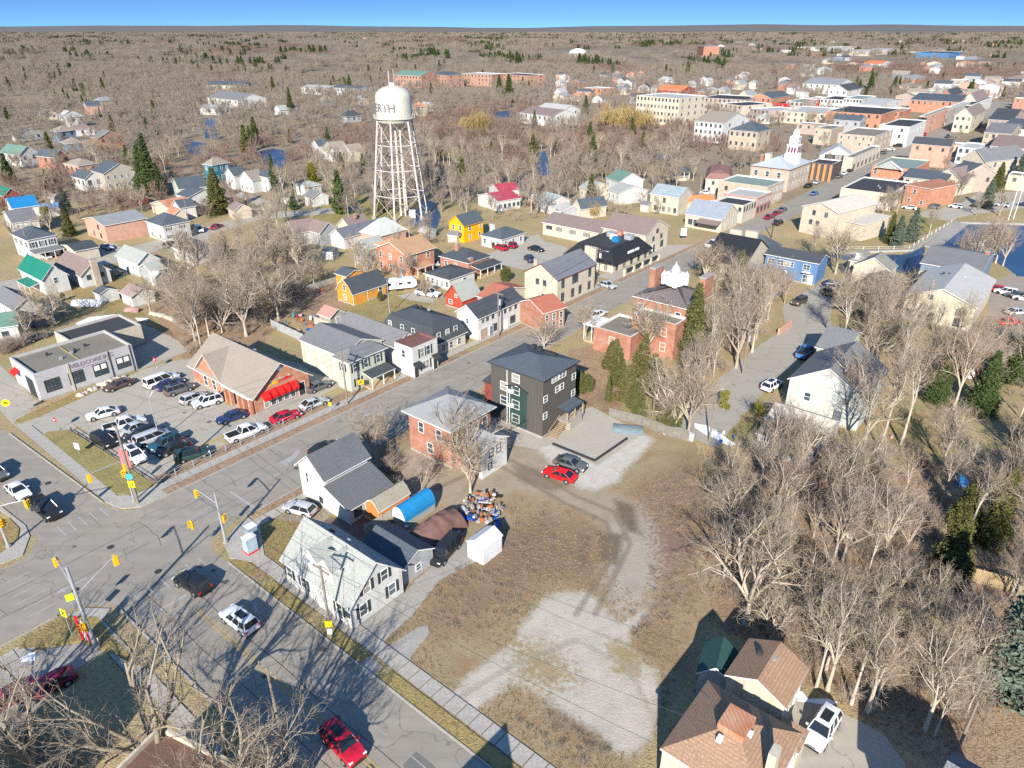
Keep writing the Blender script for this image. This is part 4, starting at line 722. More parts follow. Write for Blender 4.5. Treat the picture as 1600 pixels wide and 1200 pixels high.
wing(r, 'side_wing', 8, 9, 4.6, -3, -9.5, 'flat', 0, MANS, None, wins=[('f', 2.6, [.5], 1, 1.7), ('w', 2.6, [.3, .7], 1, 1.7)])
porch(r, -6.5, -7.5, -3, -3.5, 4.2, n=3, rm=TRIM)
# --- right of the main street
r, W, D, h = house('stone_church_hall', 'cream stone hall with big black multi-gabled roof', 'hall', (1100, 404), (1163, 416), (1200, 392), 4.6, 'gx', 4.6, CRM, SBLK, [('f', 2.4, [.35, .68], 1.4, 2.2, 'd')], chim=[(.25, .7, 8.3, 1.6, 3.0, CRM, 1.0), (.62, .75, 8.2, 1.8, 3.0, CRM, 1.0)], trim=DARKT)
wing(r, 'rear_wing', W * .9, 8, 4.2, 1, D, 'hip', 3, CRM, SBLU)
r, W, D, h = house('blue_terrace', 'blue two-storey clapboard terrace with black roof', 'house', (1197, 397), (1279, 412), (1294, 402), 5.4, 'gx', 1.3, BLUEW, SDARK, [('f', 4.0, [.12, .3, .42, .8], 1.5, 1.2), ('f', 4.0, [.53], .6, 1.1), ('f', 1.3, [.22, .82], 1.4, 1.8)], [('f', .4, 1.1, 2.2, TRIM), ('f', .9, 1.1, 2.2, TRIM)])
box_part(r, 'balcony', TRIM, W * .75, -1.1, 2.9, W * .9, -.01, 3.05)
house('blue_grey_house', 'blue-grey house with brown-grey roof in front of the blue terrace', 'house', (1154, 434), (1208, 444), (1222, 430), 4.2, 'gx', 2.6, BGREY, SGREY, [('f', 2.8, [.12, .5], .9, 1.2), ('s', 2.5, [.5], .9, 1.2)], D=7.5)
r, W, D, h = house('beige_house', 'beige house with grey cross-gable roof beside the river wall', 'house', (1330, 407), (1352, 412), (1411, 411), 4.6, 'hip', 2.2, CRM, mat('olive_shingle', (.19, .19, .175), 'shingle'), [('f', 3.2, 2, 1, 1.2), ('s', 1.4, 2, 1, 1.3)], chim=[(.4, .1, 4.8, 2, 1.0, TRIM)])
wing(r, 'gabled_front', 8, 6, 4.6, W * .5, -3, 'gy', 2.5, CRM, MATS['olive_shingle'], wins=[('f', 3.2, [.3, .7], .8, 1.1), ('f', 1.3, [.4], .8, 1.1)])
house('hip_house', 'cream house with wide dark hip roof in front of the beige house', 'house', (1337, 449), (1394, 460), (1410, 446), 5.0, 'hip', 2.6, CRM, mat('brown_grey_shingle', (.16, .145, .13), 'shingle'), [('f', 3.6, 4, .9, 1.3), ('f', 1.3, 3, .9, 1.3), ('s', 3.6, 2, .9, 1.3)], D=11)
r, W, D, h = house('metal_roof_church', 'large cream hall with broad pale grey low-pitched roof near the river', 'hall', (1414, 462), (1525, 481), (1556, 438), 5.2, 'gy', 2.4, CREAM, MLITE, [('f', 3.6, [.78, .82, .86], .6, 1.2, 'd'), ('f', 1.5, [.1, .3, .42, .8], 1.0, 1.6, 'd'), ('f', 5.6, [.35], .8, .8, 'd')], vents=4)
house('grey_roof_hall', 'hall with streaked grey shingle roof on the river side of the pale-roofed church', 'hall', (1440, 411), (1532, 427), (1545, 396), 5.5, 'gx', 2.0, BGREY, SGREY, [('f', 3.0, [.05], 1, 1.2)], chim=[(.95, .5, 6.6, 1.6, .9)])
house('pale_duplex', 'pale green-white duplex with slate roof partly behind birch trees', 'house', (1276, 543), (1320, 553), (1350, 520), 5.2, 'gx', 2.2, GREENW, SGREY, [('f', 3.4, 2, .9, 1.2)], D=11)
r, W, D, h = house('pale_gable_house', 'pale grey-white two-storey house with white-edged gable among the birches', 'house', (1236, 590), (1312, 613), (1345, 590), 5.6, 'gy', 3.3, mat('pale_grey_siding', (.46, .48, .45), 'siding'), SGREY, [('f', 3.4, [.28], .9, 1.3), ('f', 1.6, [.72], 1.0, 1.6, 'd'), ('f', 4.4, [.8], .8, 1)], D=13, W=11)
r, W, D, h = house('white_garage', 'white garage with grey flat roof and pale side shed below the gabled house', 'garage', (1184, 678), (1235, 694), (1256, 674), 2.9, 'shed', .3, WHITE, MATS['brown_grey_shingle'], [('s', 1.5, [.5], .8, 1.0, 'd')], W=7.5, D=4.5)
wing(r, 'back_section', 8.5, 6.5, 2.8, -.6, 4.6, 'gx', 1.5, WHITE, mat('pale_tan_roof', (.45, .42, .36), 'shingle'))
for k in range(4): box_part(r, 'step', CONC, 8.1 + k * .4, 6, 0, 8.5 + k * .4, 9, .8 - k * .2)
# --- brown-roofed buildings at the foot of the picture
r, W, D, h = house('brown_roof_house', 'large house with tan-brown shingle hip roof and rusty metal roof panel', 'house', (1032, 1176), (1186, 1269), (1247, 1147), 5.2, 'hip', 2.2, CREAM, SBRN, [('f', 3.2, 3, .9, 1.3), ('s', 3, 3, .9, 1.3)], o=.15, found=False, D=8.0, W=7.8)
MB().slab([(2.8, 3.0, 7.6), (4.9, 3.0, 7.6), (4.9, 5.4, 7.5), (2.8, 5.4, 7.5)], .9).build('metal_dormer', [RUST, RUST], r)
for x, y in ((3.4, 2.3), (5.0, 4.1)): box_part(r, 'skylight', TRIM, x - .2, y - .25, 6.8, x + .2, y + .25, 7.2)
box_part(r, 'chimney', CREAM, 6.9, 2.4, 5.2, 7.5, 3.5, 8.3); MB().slab([(7.9, -3, 4.2), (9.4, -3, 3.6), (9.4, .6, 3.6), (7.9, .6, 4.2)], .2).build('side_roof', [SBRN, TRIM], r)
wing(r, 'link_block', 2.0, 2.2, 3.0, 5.9, 8.1, 'shed', .3, CREAM, SBRN, o=.1)
r2, W, D, h = house('brown_roof_coach_house', 'smaller tan-brown gable-roofed coach house with roof vents above the parked white SUV', 'building', (1135, 1058), (1220, 1100), (1248, 1046), 4.6, 'gy', 1.3, CREAM, SBRN, [('s', 2.5, 2, .9, 1.2)], found=False, o=.25, vents=2, W=5.0, D=4.9)
house('green_roof_shed', 'grey shed with dark green roof in the shade beside the coach house', 'shed', (1092, 1050), (1128, 1062), (1160, 1010), 3.0, 'gy', 1.2, GREYW, mat('dark_green_shingle', (.03, .075, .07), 'shingle'), found=False, W=2.8, D=3.6, o=.2)
# --- out of frame at the foot: their shadows fall into the picture
house('corner_store', 'gabled building just below the frame casting shadow on the street', 'building', (520, 1520), (640, 1640), (760, 1520), 7, 'gy', 3.2, CREAM, SGREY, found=False)
house('east_house', 'gabled house just below the frame whose shadow falls on the drive', 'house', (1440, 1300), (1560, 1380), (1680, 1290), 6, 'gx', 3, CREAM, SGREY, found=False, snap=False)
house('west_block', 'block beyond the left edge casting the big shadow under the street trees', 'building', (-228, 1214), (-160, 1325), (-38, 1246), 8.5, 'flat', 0, BRICK, None, found=False)
r, W, D, h = house('corner_shop', 'corner shop with brown flat roof and pale parapet behind branches at bottom left', 'shop', (150, 1230), (330, 1330), (400, 1205), 6.0, 'flat', 0, OBRICK, None, found=False, cap=CREAM, flatroof=mat('brown_flat_roof', (.18, .11, .08), 'plain', var=.2))
# --- left side neighbourhood
r, W, D, h = house('foursquare_house', 'white foursquare house with dark blue-green hip roof and front porch', 'house', (11, 367), (42, 376), (80, 365), 5.6, 'hip', 2.0, WHITE, SBLU, [('f', 4.2, 3, .8, 1.3, 's'), ('s', 4.2, 3, .8, 1.3, 's'), ('f', 1.5, 2, .9, 1.3)])
porch(r, W, 0, W + 3, D, 3.1, n=4, front='x', rm=SGREY)
r, W, D, h = house('green_roof_house', 'white house with bright green metal roof and small green porch roof', 'house', (27, 419), (66, 437), (104, 428), 4.0, 'gx', 2.6, WHITE, MGRN, [('f', 2.4, [.2, .5], .8, 1.2), ('s', 3.2, [.5], .8, 1.2)])
porch(r, W * .3, -2.2, W * .8, 0, 2.7, n=3, rm=MGRN)
house('brown_roof_cottage', 'white cottage with mauve-brown roof and wide chimney right of the green-roofed house', 'house', (86, 413), (126, 431), (171, 421), 3.2, 'gx', 2.6, WHITE, SDBR, [('s', 2.4, [.25, .72], .8, 1, 'd'), ('f', 1.8, 2, .8, 1)], chim=[(1.04, .5, 0, 6.6, .8, STONE, 1.4)])
house('pink_brick_building', 'pink brick building with ribbed grey metal roof', 'building', (119, 344), (163, 353), (206, 334), 4.9, 'gy', 1.4, PBRICK, MGREY, [('f', 3.8, [.65], .8, 1.2, 'd'), ('f', 1.4, [.35, .7], .9, 1.3, 'd')])
house('long_dark_roof_house', 'wide white house with sweeping dark roof beside the pink brick building', 'house', (222, 347), (254, 354), (293, 345), 4.6, 'hip', 2.4, WHITE, SBLU, [('f', 1.4, 2, 1, 1), ('s', 3.6, [.2, .7], .9, .7, 's'), ('s', 1.4, [.2, .7], .9, .8, 's')])
house('grey_roof_house', 'white house with plain grey gable roof left of the foursquare house', 'house', (5, 333), (20, 349), (58, 342), 3.8, 'gy', 2.0, WHITE, SGREY, [('f', 3.6, [.5], .7, 1)], snap=False)
house('blue_roof_house', 'white house with vivid blue metal roof', 'house', (10, 318), (20, 326), (60, 321), 3.4, 'gy', 2.4, WHITE, MBLUE, [('f', 3.2, [.5], .6, .9)], snap=False)
house('light_blue_garage', 'low white garage with pale blue roof right of the vivid blue roof', 'garage', (60, 322), (64, 326), (92, 320), 2.6, 'gy', .8, WHITE, mat('sky_blue_metal', (.12, .30, .52), 'seam'), snap=False, W=6)
house('low_black_garage', 'brick garage with flat black roof behind the parked red truck', 'garage', (98, 383), (106, 387), (136, 378), 2.8, 'gy', .8, CRM, SDARK, snap=False, W=9)
house('stone_manor', 'long stone-grey two-storey house with dark slate gable roof beside the tall spruce', 'house', (143, 266), (162, 272), (217, 266), 6.3, 'gx', 3.0, mat('grey_stone', (.40, .38, .31), 'plain'), SBLU, [('s', 4.8, 5, .8, 1.2, ''), ('s', 1.8, 5, .8, 1.3, ''), ('f', 4, [.4], .8, 1.2)], snap=False)
house('teal_house', 'teal two-storey house with tan hip roof and white windows', 'house', (318, 257), (332, 259), (361, 255), 6.2, 'hip', 2.4, TEALW, STAN, [('s', 4.8, 3, .8, 1.3), ('s', 1.6, 3, .8, 1.3), ('f', 4.8, 2, .8, 1.3)], snap=False)
house('row_house', 'white gabled house with slate roof right of the teal house', 'house', (352, 272), (366, 275), (381, 271), 5.0, 'gy', 2.6, WHITE, SBLU, [('f', 4.2, [.4], .7, 1), ('f', 1.6, 2, .7, 1.1)], snap=False)
house('row_house', 'white gabled house with beige roof in the middle of the white row', 'house', (374, 279), (394, 282), (408, 277), 4.6, 'gy', 2.8, WHITE, STAN, [('f', 1.6, 3, .7, 1.1)], snap=False)
house('row_house', 'white two-storey house with dark hip roof at the right end of the white row', 'house', (395, 273), (418, 278), (428, 272), 5.4, 'hip', 1.8, WHITE, SBLU, [('f', 4.2, 3, .7, 1.1), ('f', 1.5, 3, .7, 1.1)], snap=False)
house('slate_gable_house', 'pale green gabled house with slate roof and white lower wing near the big spruce', 'house', (269, 285), (281, 296), (322, 290), 4.6, 'gy', 2.6, GREENW, SBLU, [('f', 3, [.5], .7, 1)], snap=False)
house('white_wing_house', 'long white low house with slate roof below the pale green gable', 'house', (276, 304), (294, 309), (338, 300), 3.6, 'gx', 1.8, WHITE, SBLU, [('s', 1.8, 3, .9, 1.1)], snap=False)
house('rust_roof_barn', 'low building with streaked rust-red metal roof', 'barn', (236, 318), (243, 320), (276, 312), 3.0, 'gy', 1.6, CRM, RUST, snap=False, W=12)
house('rust_roof_shed', 'low shed with rust-orange roof beside a small white gable', 'shed', (262, 330), (272, 336), (292, 334), 2.6, 'gx', 1.2, CRM, RUST, snap=False)
house('small_white_house', 'small white gable house between two rust-coloured roofs', 'house', (270, 320), (282, 325), (294, 317), 3.8, 'gy', 1.8, WHITE, SBLU, [('f', 2, [.5], .7, .9)], snap=False)
house('ranch_house', 'beige ranch house with brown shingle roof by the grey side road', 'house', (356, 325), (366, 330), (388, 324), 2.8, 'gx', 1.8, CRM, SDBR, [('f', 1.5, 2, 1, .9)], snap=False)
house('pale_roof_house', 'small white house with pale grey hip roof left of the field', 'house', (462, 289), (480, 293), (496, 288), 3.4, 'hip', 1.6, WHITE, SLITE, [('s', 1.8, 2, .8, 1)], snap=False)
house('pale_roof_house', 'white house with grey-brown roof below the pale-roofed one left of the field', 'house', (474, 306), (488, 310), (506, 304), 3.0, 'gx', 1.6, WHITE, SGREY, snap=False)
house('creek_house', 'white gable house nearest the creek bend', 'house', (487, 226), (498, 229), (506, 225), 5.5, 'gy', 2.4, WHITE, SBLU, [('f', 2, 2, .8, 1.1)], snap=False)
house('creek_house', 'white house with tan roof in the middle of the creekside group', 'house', (506, 229), (520, 234), (532, 228), 5.5, 'gy', 2.6, WHITE, STAN, [('f', 2, 2, .8, 1.4)], snap=False)
house('creek_house', 'beige house with tan roof at the right of the creekside group', 'house', (532, 233), (548, 237), (558, 232), 4.6, 'gy', 2.4, CREAM, STAN, snap=False)
house('brick_pyramid_house', 'brick building with pale pyramid roof at the foot of the water tower', 'building', (563, 363), (592, 370), (622, 356), 3.6, 'hip', 3.6, PBRICK, mat('pale_pyramid', (.40, .42, .39), 'shingle'))
house('ribbed_roof_house', 'long white house with dark ribbed metal roof left of the pyramid roof', 'house', (522, 365), (537, 372), (568, 357), 3.2, 'gy', 2.0, WHITE, mat('dark_ribbed_metal', (.13, .14, .17), 'seam'), D=17)
house('grey_porch_house', 'grey two-storey house with pale roof left of the salmon brick house', 'house', (557, 384), (574, 390), (592, 380), 4.6, 'gy', 2.0, GREYW, SLITE, [('f', 3.4, [.5], .7, 1), ('s', 3, [.5], .7, 1)])
house('cream_gable_house', 'cream gable house with brown roof at the edge of the field', 'house', (527, 352), (548, 357), (562, 346), 3.6, 'gy', 2.4, CREAM, SDBR, [('f', 3, [.5], .7, 1)], chim=[(.7, .5, 5.6, 1.2, .7)])
house('dormer_house', 'grey house with brown roof and long white dormer left of the cream gable', 'house', (482, 358), (500, 364), (520, 356), 3.8, 'gx', 2.2, GREYW, SDBR, [('f', 3, [.5], .7, 1)])
house('dark_roof_house', 'white house with dark brown roof, leftmost of the row under the field', 'house', (446, 354), (462, 364), (480, 352), 3.6, 'gy', 2.4, WHITE, SDBR, snap=False)
house('grey_roof_dormer_house', 'white house with grey roof and gabled dormer above the thicket', 'house', (268, 386), (300, 396), (326, 384), 3.4, 'gx', 2.4, WHITE, SGREY, [('f', 1.6, 3, .8, 1.2), ('s', 2, [.5], .8, 1.1)])
house('pale_outbuilding', 'pale grey shed among bare branches right of the parked teal car', 'shed', (225, 416), (236, 424), (243, 414), 3.0, 'gy', 1.2, GREYW, SLITE)
house('white_ell_house', 'white house partly hidden by branches at the bend of the residential street', 'house', (185, 398), (215, 412), (238, 400), 3.6, 'gx', 2.0, WHITE, SLITE, [('f', 2, 2, .8, 1.1)])
house('patched_garage', 'white garage with half pink and half grey roof behind the pale fence', 'garage', (190, 456), (205, 464), (240, 455), 2.6, 'gx', 1.3, WHITE, mat('pink_grey_shingle', (.24, .19, .18), 'shingle', col2=(.34, .17, .15)))
house('scrapyard_house', 'two-storey house with grey roof and white side wall at the left edge', 'house', (-8, 463), (22, 484), (52, 468), 4.4, 'gx', 1.6, WHITE, SGREY, [('f', 3, 3, .8, 1.1)])
house('scrapyard_shed', 'shed with pale blue-grey roof below the two-storey house at the left edge', 'shed', (36, 483), (50, 492), (72, 479), 2.8, 'shed', .4, GREYW, mat('pale_blue_roof', (.30, .34, .36)))
house('edge_house', 'white house with faded green roof above the workshop at the left edge', 'house', (-60, 520), (26, 508), (34, 495), 3.2, 'gx', 1.5, WHITE, MGRN2, [('f', 1.8, [.75], 1.0, .8, 'd')], snap=False, D=8)
r, W, D, h = house('trailer', 'small white travel trailer beside the river path', 'trailer', (826, 300), (828, 304), (838, 302), 2.4, 'flat', 0, TRIM, None, snap=False)
# --- between the tower and downtown
house('red_roof_house', 'white house with bright red roof, lower of the two red roofs', 'house', (747, 305), (760, 309), (802, 306), 3.4, 'gy', 1.6, WHITE, MRED, [('s', 1.6, 5, .8, 1.1, 'd')], snap=False, W=12)
house('red_roof_house', 'white house with crimson roof, upper of the two red roofs', 'house', (764, 291), (770, 294), (800, 291), 3.4, 'gy', 1.6, WHITE, MRED, [('s', 1.6, 4, .8, 1)], snap=False, W=10)
house('teal_roof_cabin', 'white cabin with pale teal roof right of the red roofs', 'house', (837, 312), (858, 318), (874, 308), 3.4, 'gx', 2.0, WHITE, mat('pale_teal_shingle', (.26, .32, .31), 'shingle'), [('f', 1.7, 2, .8, 1)])
house('grey_shelter', 'open shelter with pale grey roof above the motel roof', 'shelter', (868, 324), (880, 330), (893, 320), 2.8, 'gx', 1.2, GREYW, MLITE)
house('straw_cottage', 'cream cottage with dark steep roof among straw-coloured shrubs', 'house', (896, 322), (908, 326), (934, 316), 3.6, 'gy', 2.4, CREAM, SBLU, [('f', 3, [.5], .7, 1)])
house('green_roof_cottage', 'white cottage with faded green roof and white gable', 'house', (948, 277), (968, 284), (1000, 279), 4.4, 'gx', 2.6, WHITE, MGRN2, [('f', 2, 3, .8, 1.1)], snap=False)
house('white_gable_pair', 'white house with two small gables below the green roof', 'house', (950, 296), (968, 302), (1002, 294), 4.0, 'gx', 1.8, WHITE, SLITE, [('f', 2.4, 3, .8, 1.2)])
house('grey_roof_house', 'pale house with weathered roof left of the green-roofed cottage', 'house', (906, 292), (922, 297), (945, 290), 4.2, 'gx', 2.0, CREAM, SLITE, [('f', 2.4, 2, .8, 1.2)])
house('cream_two_storey', 'cream two-storey house with blue-grey gable roof', 'house', (1018, 302), (1061, 309), (1078, 301), 5.8, 'gx', 2.4, CREAM, mat('blue_grey_metal', (.27, .32, .35), 'seam'), [('f', 4.3, [.2, .5], .8, 1.4, 'd'), ('f', 1.5, [.2, .5, .7, .9], .8, 1.4, 'd')])
house('orange_roof_houses', 'low house with orange-red roof behind the blue-roofed store', 'house', (1064, 312), (1075, 316), (1112, 311), 3.4, 'gy', 1.4, CREAM, mat('orange_roof', (.55, .17, .07), 'shingle'), snap=False)
r, W, D, h = house('blue_roof_store', 'cream store with broad blue-grey gable roof and brown porch', 'store', (1066, 336), (1128, 343), (1147, 331), 4.0, 'gx', 3.4, CREAM, mat('slate_blue_roof', (.22, .25, .29), 'shingle'), [('f', 1.8, [.15, .3], 1.2, 1.5, 'd'), ('s', 4.2, 2, .8, 1.2), ('s', 1.6, 2, .8, 1.2)])
MB().slab([(W * .4, -3, 2.6), (W, -3, 2.6), (W, 0, 3.4), (W * .4, 0, 3.4)], .2).build('porch_roof', [SDBR, DARKT], r)
house('white_store', 'white two-storey store with black flat roof and red sign facing the main street', 'store', (1118, 313), (1162, 321), (1180, 312), 5.6, 'flat', 0, CREAM, None, [('f', 4.2, 5, .8, 1.1, 'd'), ('f', 1.6, 2, .8, 1.1, 'd'), ('s', 4.2, 5, .8, 1.5, 'd')], flatroof=FLATD)
house('dormer_inn', 'sandstone inn with maroon-brown roof and white dormer storey', 'inn', (1103, 280), (1143, 282), (1175, 268), 5.2, 'mansard', .9, CRM, mat('maroon_roof', (.20, .11, .095), 'shingle'), [('f', 4, [.3, .6], .8, 1.1, 'd'), ('f', 1.6, 3, .8, 1.3, 'd')], top=(2.0, 1.2))
house('green_flat_block', 'long sandstone block with green-grey flat roof beside the town hall', 'building', (1118, 284), (1200, 292), (1222, 281), 6.8, 'flat', 0, STONE, None, [('f', 4.6, 3, .9, 1.2, 'd'), ('s', 4.9, 6, .9, 1.5), ('s', 1.9, 6, 1, 1.7)], flatroof=mat('green_grey_roof', (.22, .28, .25)))
house('grey_flat_annex', 'lower annex with pale blue flat roof in front of the green-roofed block', 'building', (1130, 302), (1184, 309), (1203, 299), 6.0, 'flat', 0, mat('brick_annex', (.40, .22, .17), 'brick'), None, [('s', 4.2, 5, .8, 1.4), ('s', 1.8, 4, 1.2, 1.6, 'd')], flatroof=FLATL)
# --- town hall with clock tower
r, W, D, h = house('town_hall', 'sandstone town hall with pale hip roof and white clock tower', 'town hall', (1171, 260), (1234, 266), (1264, 253), 8.0, 'hip', 3.2, STONE, mat('pale_slate', (.32, .35, .37), 'shingle'), [('f', 5.8, [.15, .45, .75], 1.2, 1.8), ('s', 5.8, 6, 1.1, 1.8), ('s', 2.2, 6, 1.1, 1.9), ('f', 2.4, 3, 1.1, 1.8)], trim=mat('maroon_eaves', (.20, .04, .05)), chim=[(.1, .3, 7, 4.5, 1.4), (.3, .2, 8, 4.5, 2.0, CREAM), (.05, .7, 7, 4, 1.4, CRM)])
tx, ty = W * .78, D * .45; K = .72
tw = box_part(r, 'clock_tower', TRIM, tx - 2.3, ty - 2.3, 8, tx + 2.3, ty + 2.3, 12.6)
box_part(tw, 'belfry', TRIM, tx - 1.9, ty - 1.9, 12.65, tx + 1.9, ty + 1.9, 15.4); box_part(tw, 'cornice', TRIM, tx - 2.2, ty - 2.2, 15.4, tx + 2.2, ty + 2.2, 15.7)
for f in range(4):
    a = f * math.pi / 2
    for k in (-1.1, 0, 1.1): MB().box(-.32, -1.96, 12.9, .32, -1.82, 14.9).build('belfry_opening', mat('maroon_louvre', (.16, .03, .08)), tw, loc=(tx + k * math.cos(a), ty + k * math.sin(a), 0), rz=a)
MB().slab([(tx - 1.6, ty - 1.6, 18.6), (tx + 1.6, ty - 1.6, 18.6), (tx + 1.6, ty + 1.6, 18.6), (tx - 1.6, ty + 1.6, 18.6)], 2.9, 0, 0).build('clock_stage', TRIM, tw)
for f in range(4):
    a = f * math.pi / 2; c_ = (tx + 1.62 * math.sin(a), ty - 1.62 * math.cos(a), 17.2)
    for nm_, pr, m_ in (('clock_face', [(0, .06), (.98, .06), (.98, 0)], TRIM), ('clock_rim', [(.98, .10), (1.15, .10), (1.15, .0)], DARKT)): MB().lathe(pr, 20).build(nm_, m_, tw, loc=c_).rotation_euler = (math.pi / 2, 0, a)
    MB().box(-.05, 0, .1, .05, .8, .14).box(0, -.05, .1, .55, .05, .14).build('clock_hand', DARKT, tw, loc=c_).rotation_euler = (math.pi / 2, 0, a)
MB().lathe([(1.8, 18.6), (1.25, 19.0), (1.25, 19.5), (1.35, 19.6), (1.15, 20.4), (.7, 21.0), (.12, 21.3), (.06, 22.2), (0, 22.2)], 16, tx, ty).build('cupola', TRIM, tw)
r, W, D, h = house('glass_annex', 'orange-brown pillared modern building with grey flat roof right of the town hall', 'building', (1264, 253), (1300, 257), (1312, 250), 6.6, 'flat', 0, mat('dark_glazing', (.10, .09, .09)), None, flatroof=FLATD)
for k in range(5): box_part(r, 'pillar', mat('orange_timber', (.50, .26, .12)), W * k / 4 - .5, -.5, 0, W * k / 4 + .5, 0, 6.3)
house('white_gable_hall', 'white gabled hall with glazed front between the stone blocks', 'hall', (1281, 243), (1334, 246), (1340, 240), 4.4, 'gy', 4.0, WHITE, MLITE, [('f', 3.4, [.3, .5, .7], 4, 3, 'd')], snap=False)
house('stone_block', 'big three-storey sandstone block with white cornice', 'building', (1311, 208), (1368, 213), (1390, 202), 8.6, 'flat', 0, STONE, None, [('f', 7, 5, .9, 1.3), ('f', 4.4, 4, .9, 1.3), ('s', 6.8, 4, 1, 1.3), ('s', 4, 4, 1, 1.3)], cap=TRIM)
house('stone_shops', 'two-storey stone shops stepping down to the street in front of the sandstone block', 'shops', (1322, 243), (1334, 246), (1366, 227), 6.0, 'flat', 0, CRM, None, [('s', 4.4, 8, .9, 1.7), ('s', 1.8, 7, 1.6, 1.8, 'd')])
house('white_block', 'tall white three-storey block with black flat roof and painted sign', 'building', (1380, 194), (1422, 198), (1438, 187), 10.0, 'flat', 0, WHITE, None, [('f', 8, [.75], .9, 1.4, 'd'), ('f', 5, [.7], .9, 1.4, 'd'), ('s', 7, 5, .9, 1.6)], flatroof=FLATD)
house('pale_stone_lot', 'sandstone two-storey block behind the trees left of the big sandstone block', 'building', (1277, 199), (1300, 202), (1318, 196), 8.0, 'flat', 0, STONE, None, [('f', 6, 4, .9, 1.4), ('f', 3, 4, .9, 1.4)])
r, W, D, h = house('post_office', 'orange brick building with white pediment and green-grey flat roof', 'building', (1362, 259), (1428, 265), (1452, 250), 6.9, 'flat', 0, OBRICK, None, [('f', 5.0, [.1, .8], .9, 2.2), ('f', 2, 4, .9, 1.6)], cap=CREAM, flatroof=MATS['green_grey_roof'])
MB().slab([(W * .15, -1.2, 6.4), (W * .7, -1.2, 6.4), (W * .425, -1.2, 9.0)], .0).slab([(W * .1, -1.6, 6.4), (W * .425, -1.6, 9.3), (W * .425, 0, 9.3), (W * .1, 0, 6.4)], .2).slab([(W * .425, -1.6, 9.3), (W * .75, -1.6, 6.4), (W * .75, 0, 6.4), (W * .425, 0, 9.3)], .2).build('pediment', [TRIM, TRIM], r)
house('orange_gable_block', 'orange brick gabled block with rust roof in front of the pedimented building', 'building', (1416, 289), (1455, 296), (1470, 284), 6.4, 'hip', 1.6, OBRICK, mat('rust_brown_roof', (.25, .12, .08), 'shingle'), [('f', 4.6, [.4], .9, 1.6), ('f', 1.6, 2, .9, 1.2)])
house('cream_dark_top', 'cream block with sunken black flat roof and rooftop units', 'building', (1317, 292), (1393, 303), (1414, 283), 5.6, 'flat', 0, CREAM, None, [('f', 3.6, [.85], 1.2, 1.4, 'd'), ('s', 3.6, 3, 1, 1.4, 'd')], flatroof=FLATD, vents=5)
r, W, D, h = house('stone_gable_house', 'pale stone gabled building with whitish roof at the street corner', 'building', (1255, 322), (1309, 333), (1338, 312), 7.6, 'gy', 2.0, mat('pale_stone', (.52, .46, .36), 'brick', col2=(.46, .40, .31), scale=.5), mat('whitish_roof', (.55, .50, .43), 'plain'), [('f', 6.4, [.35, .7], .8, 1.2, 'd'), ('f', 3.6, [.3, .5], .8, 1.2, 'd')])
house('stone_lean_block', 'low pale stone block behind the big bare tree at the river bank', 'building', (1318, 345), (1350, 352), (1368, 338), 4.6, 'shed', .8, MATS['pale_stone'], MATS['whitish_roof'])
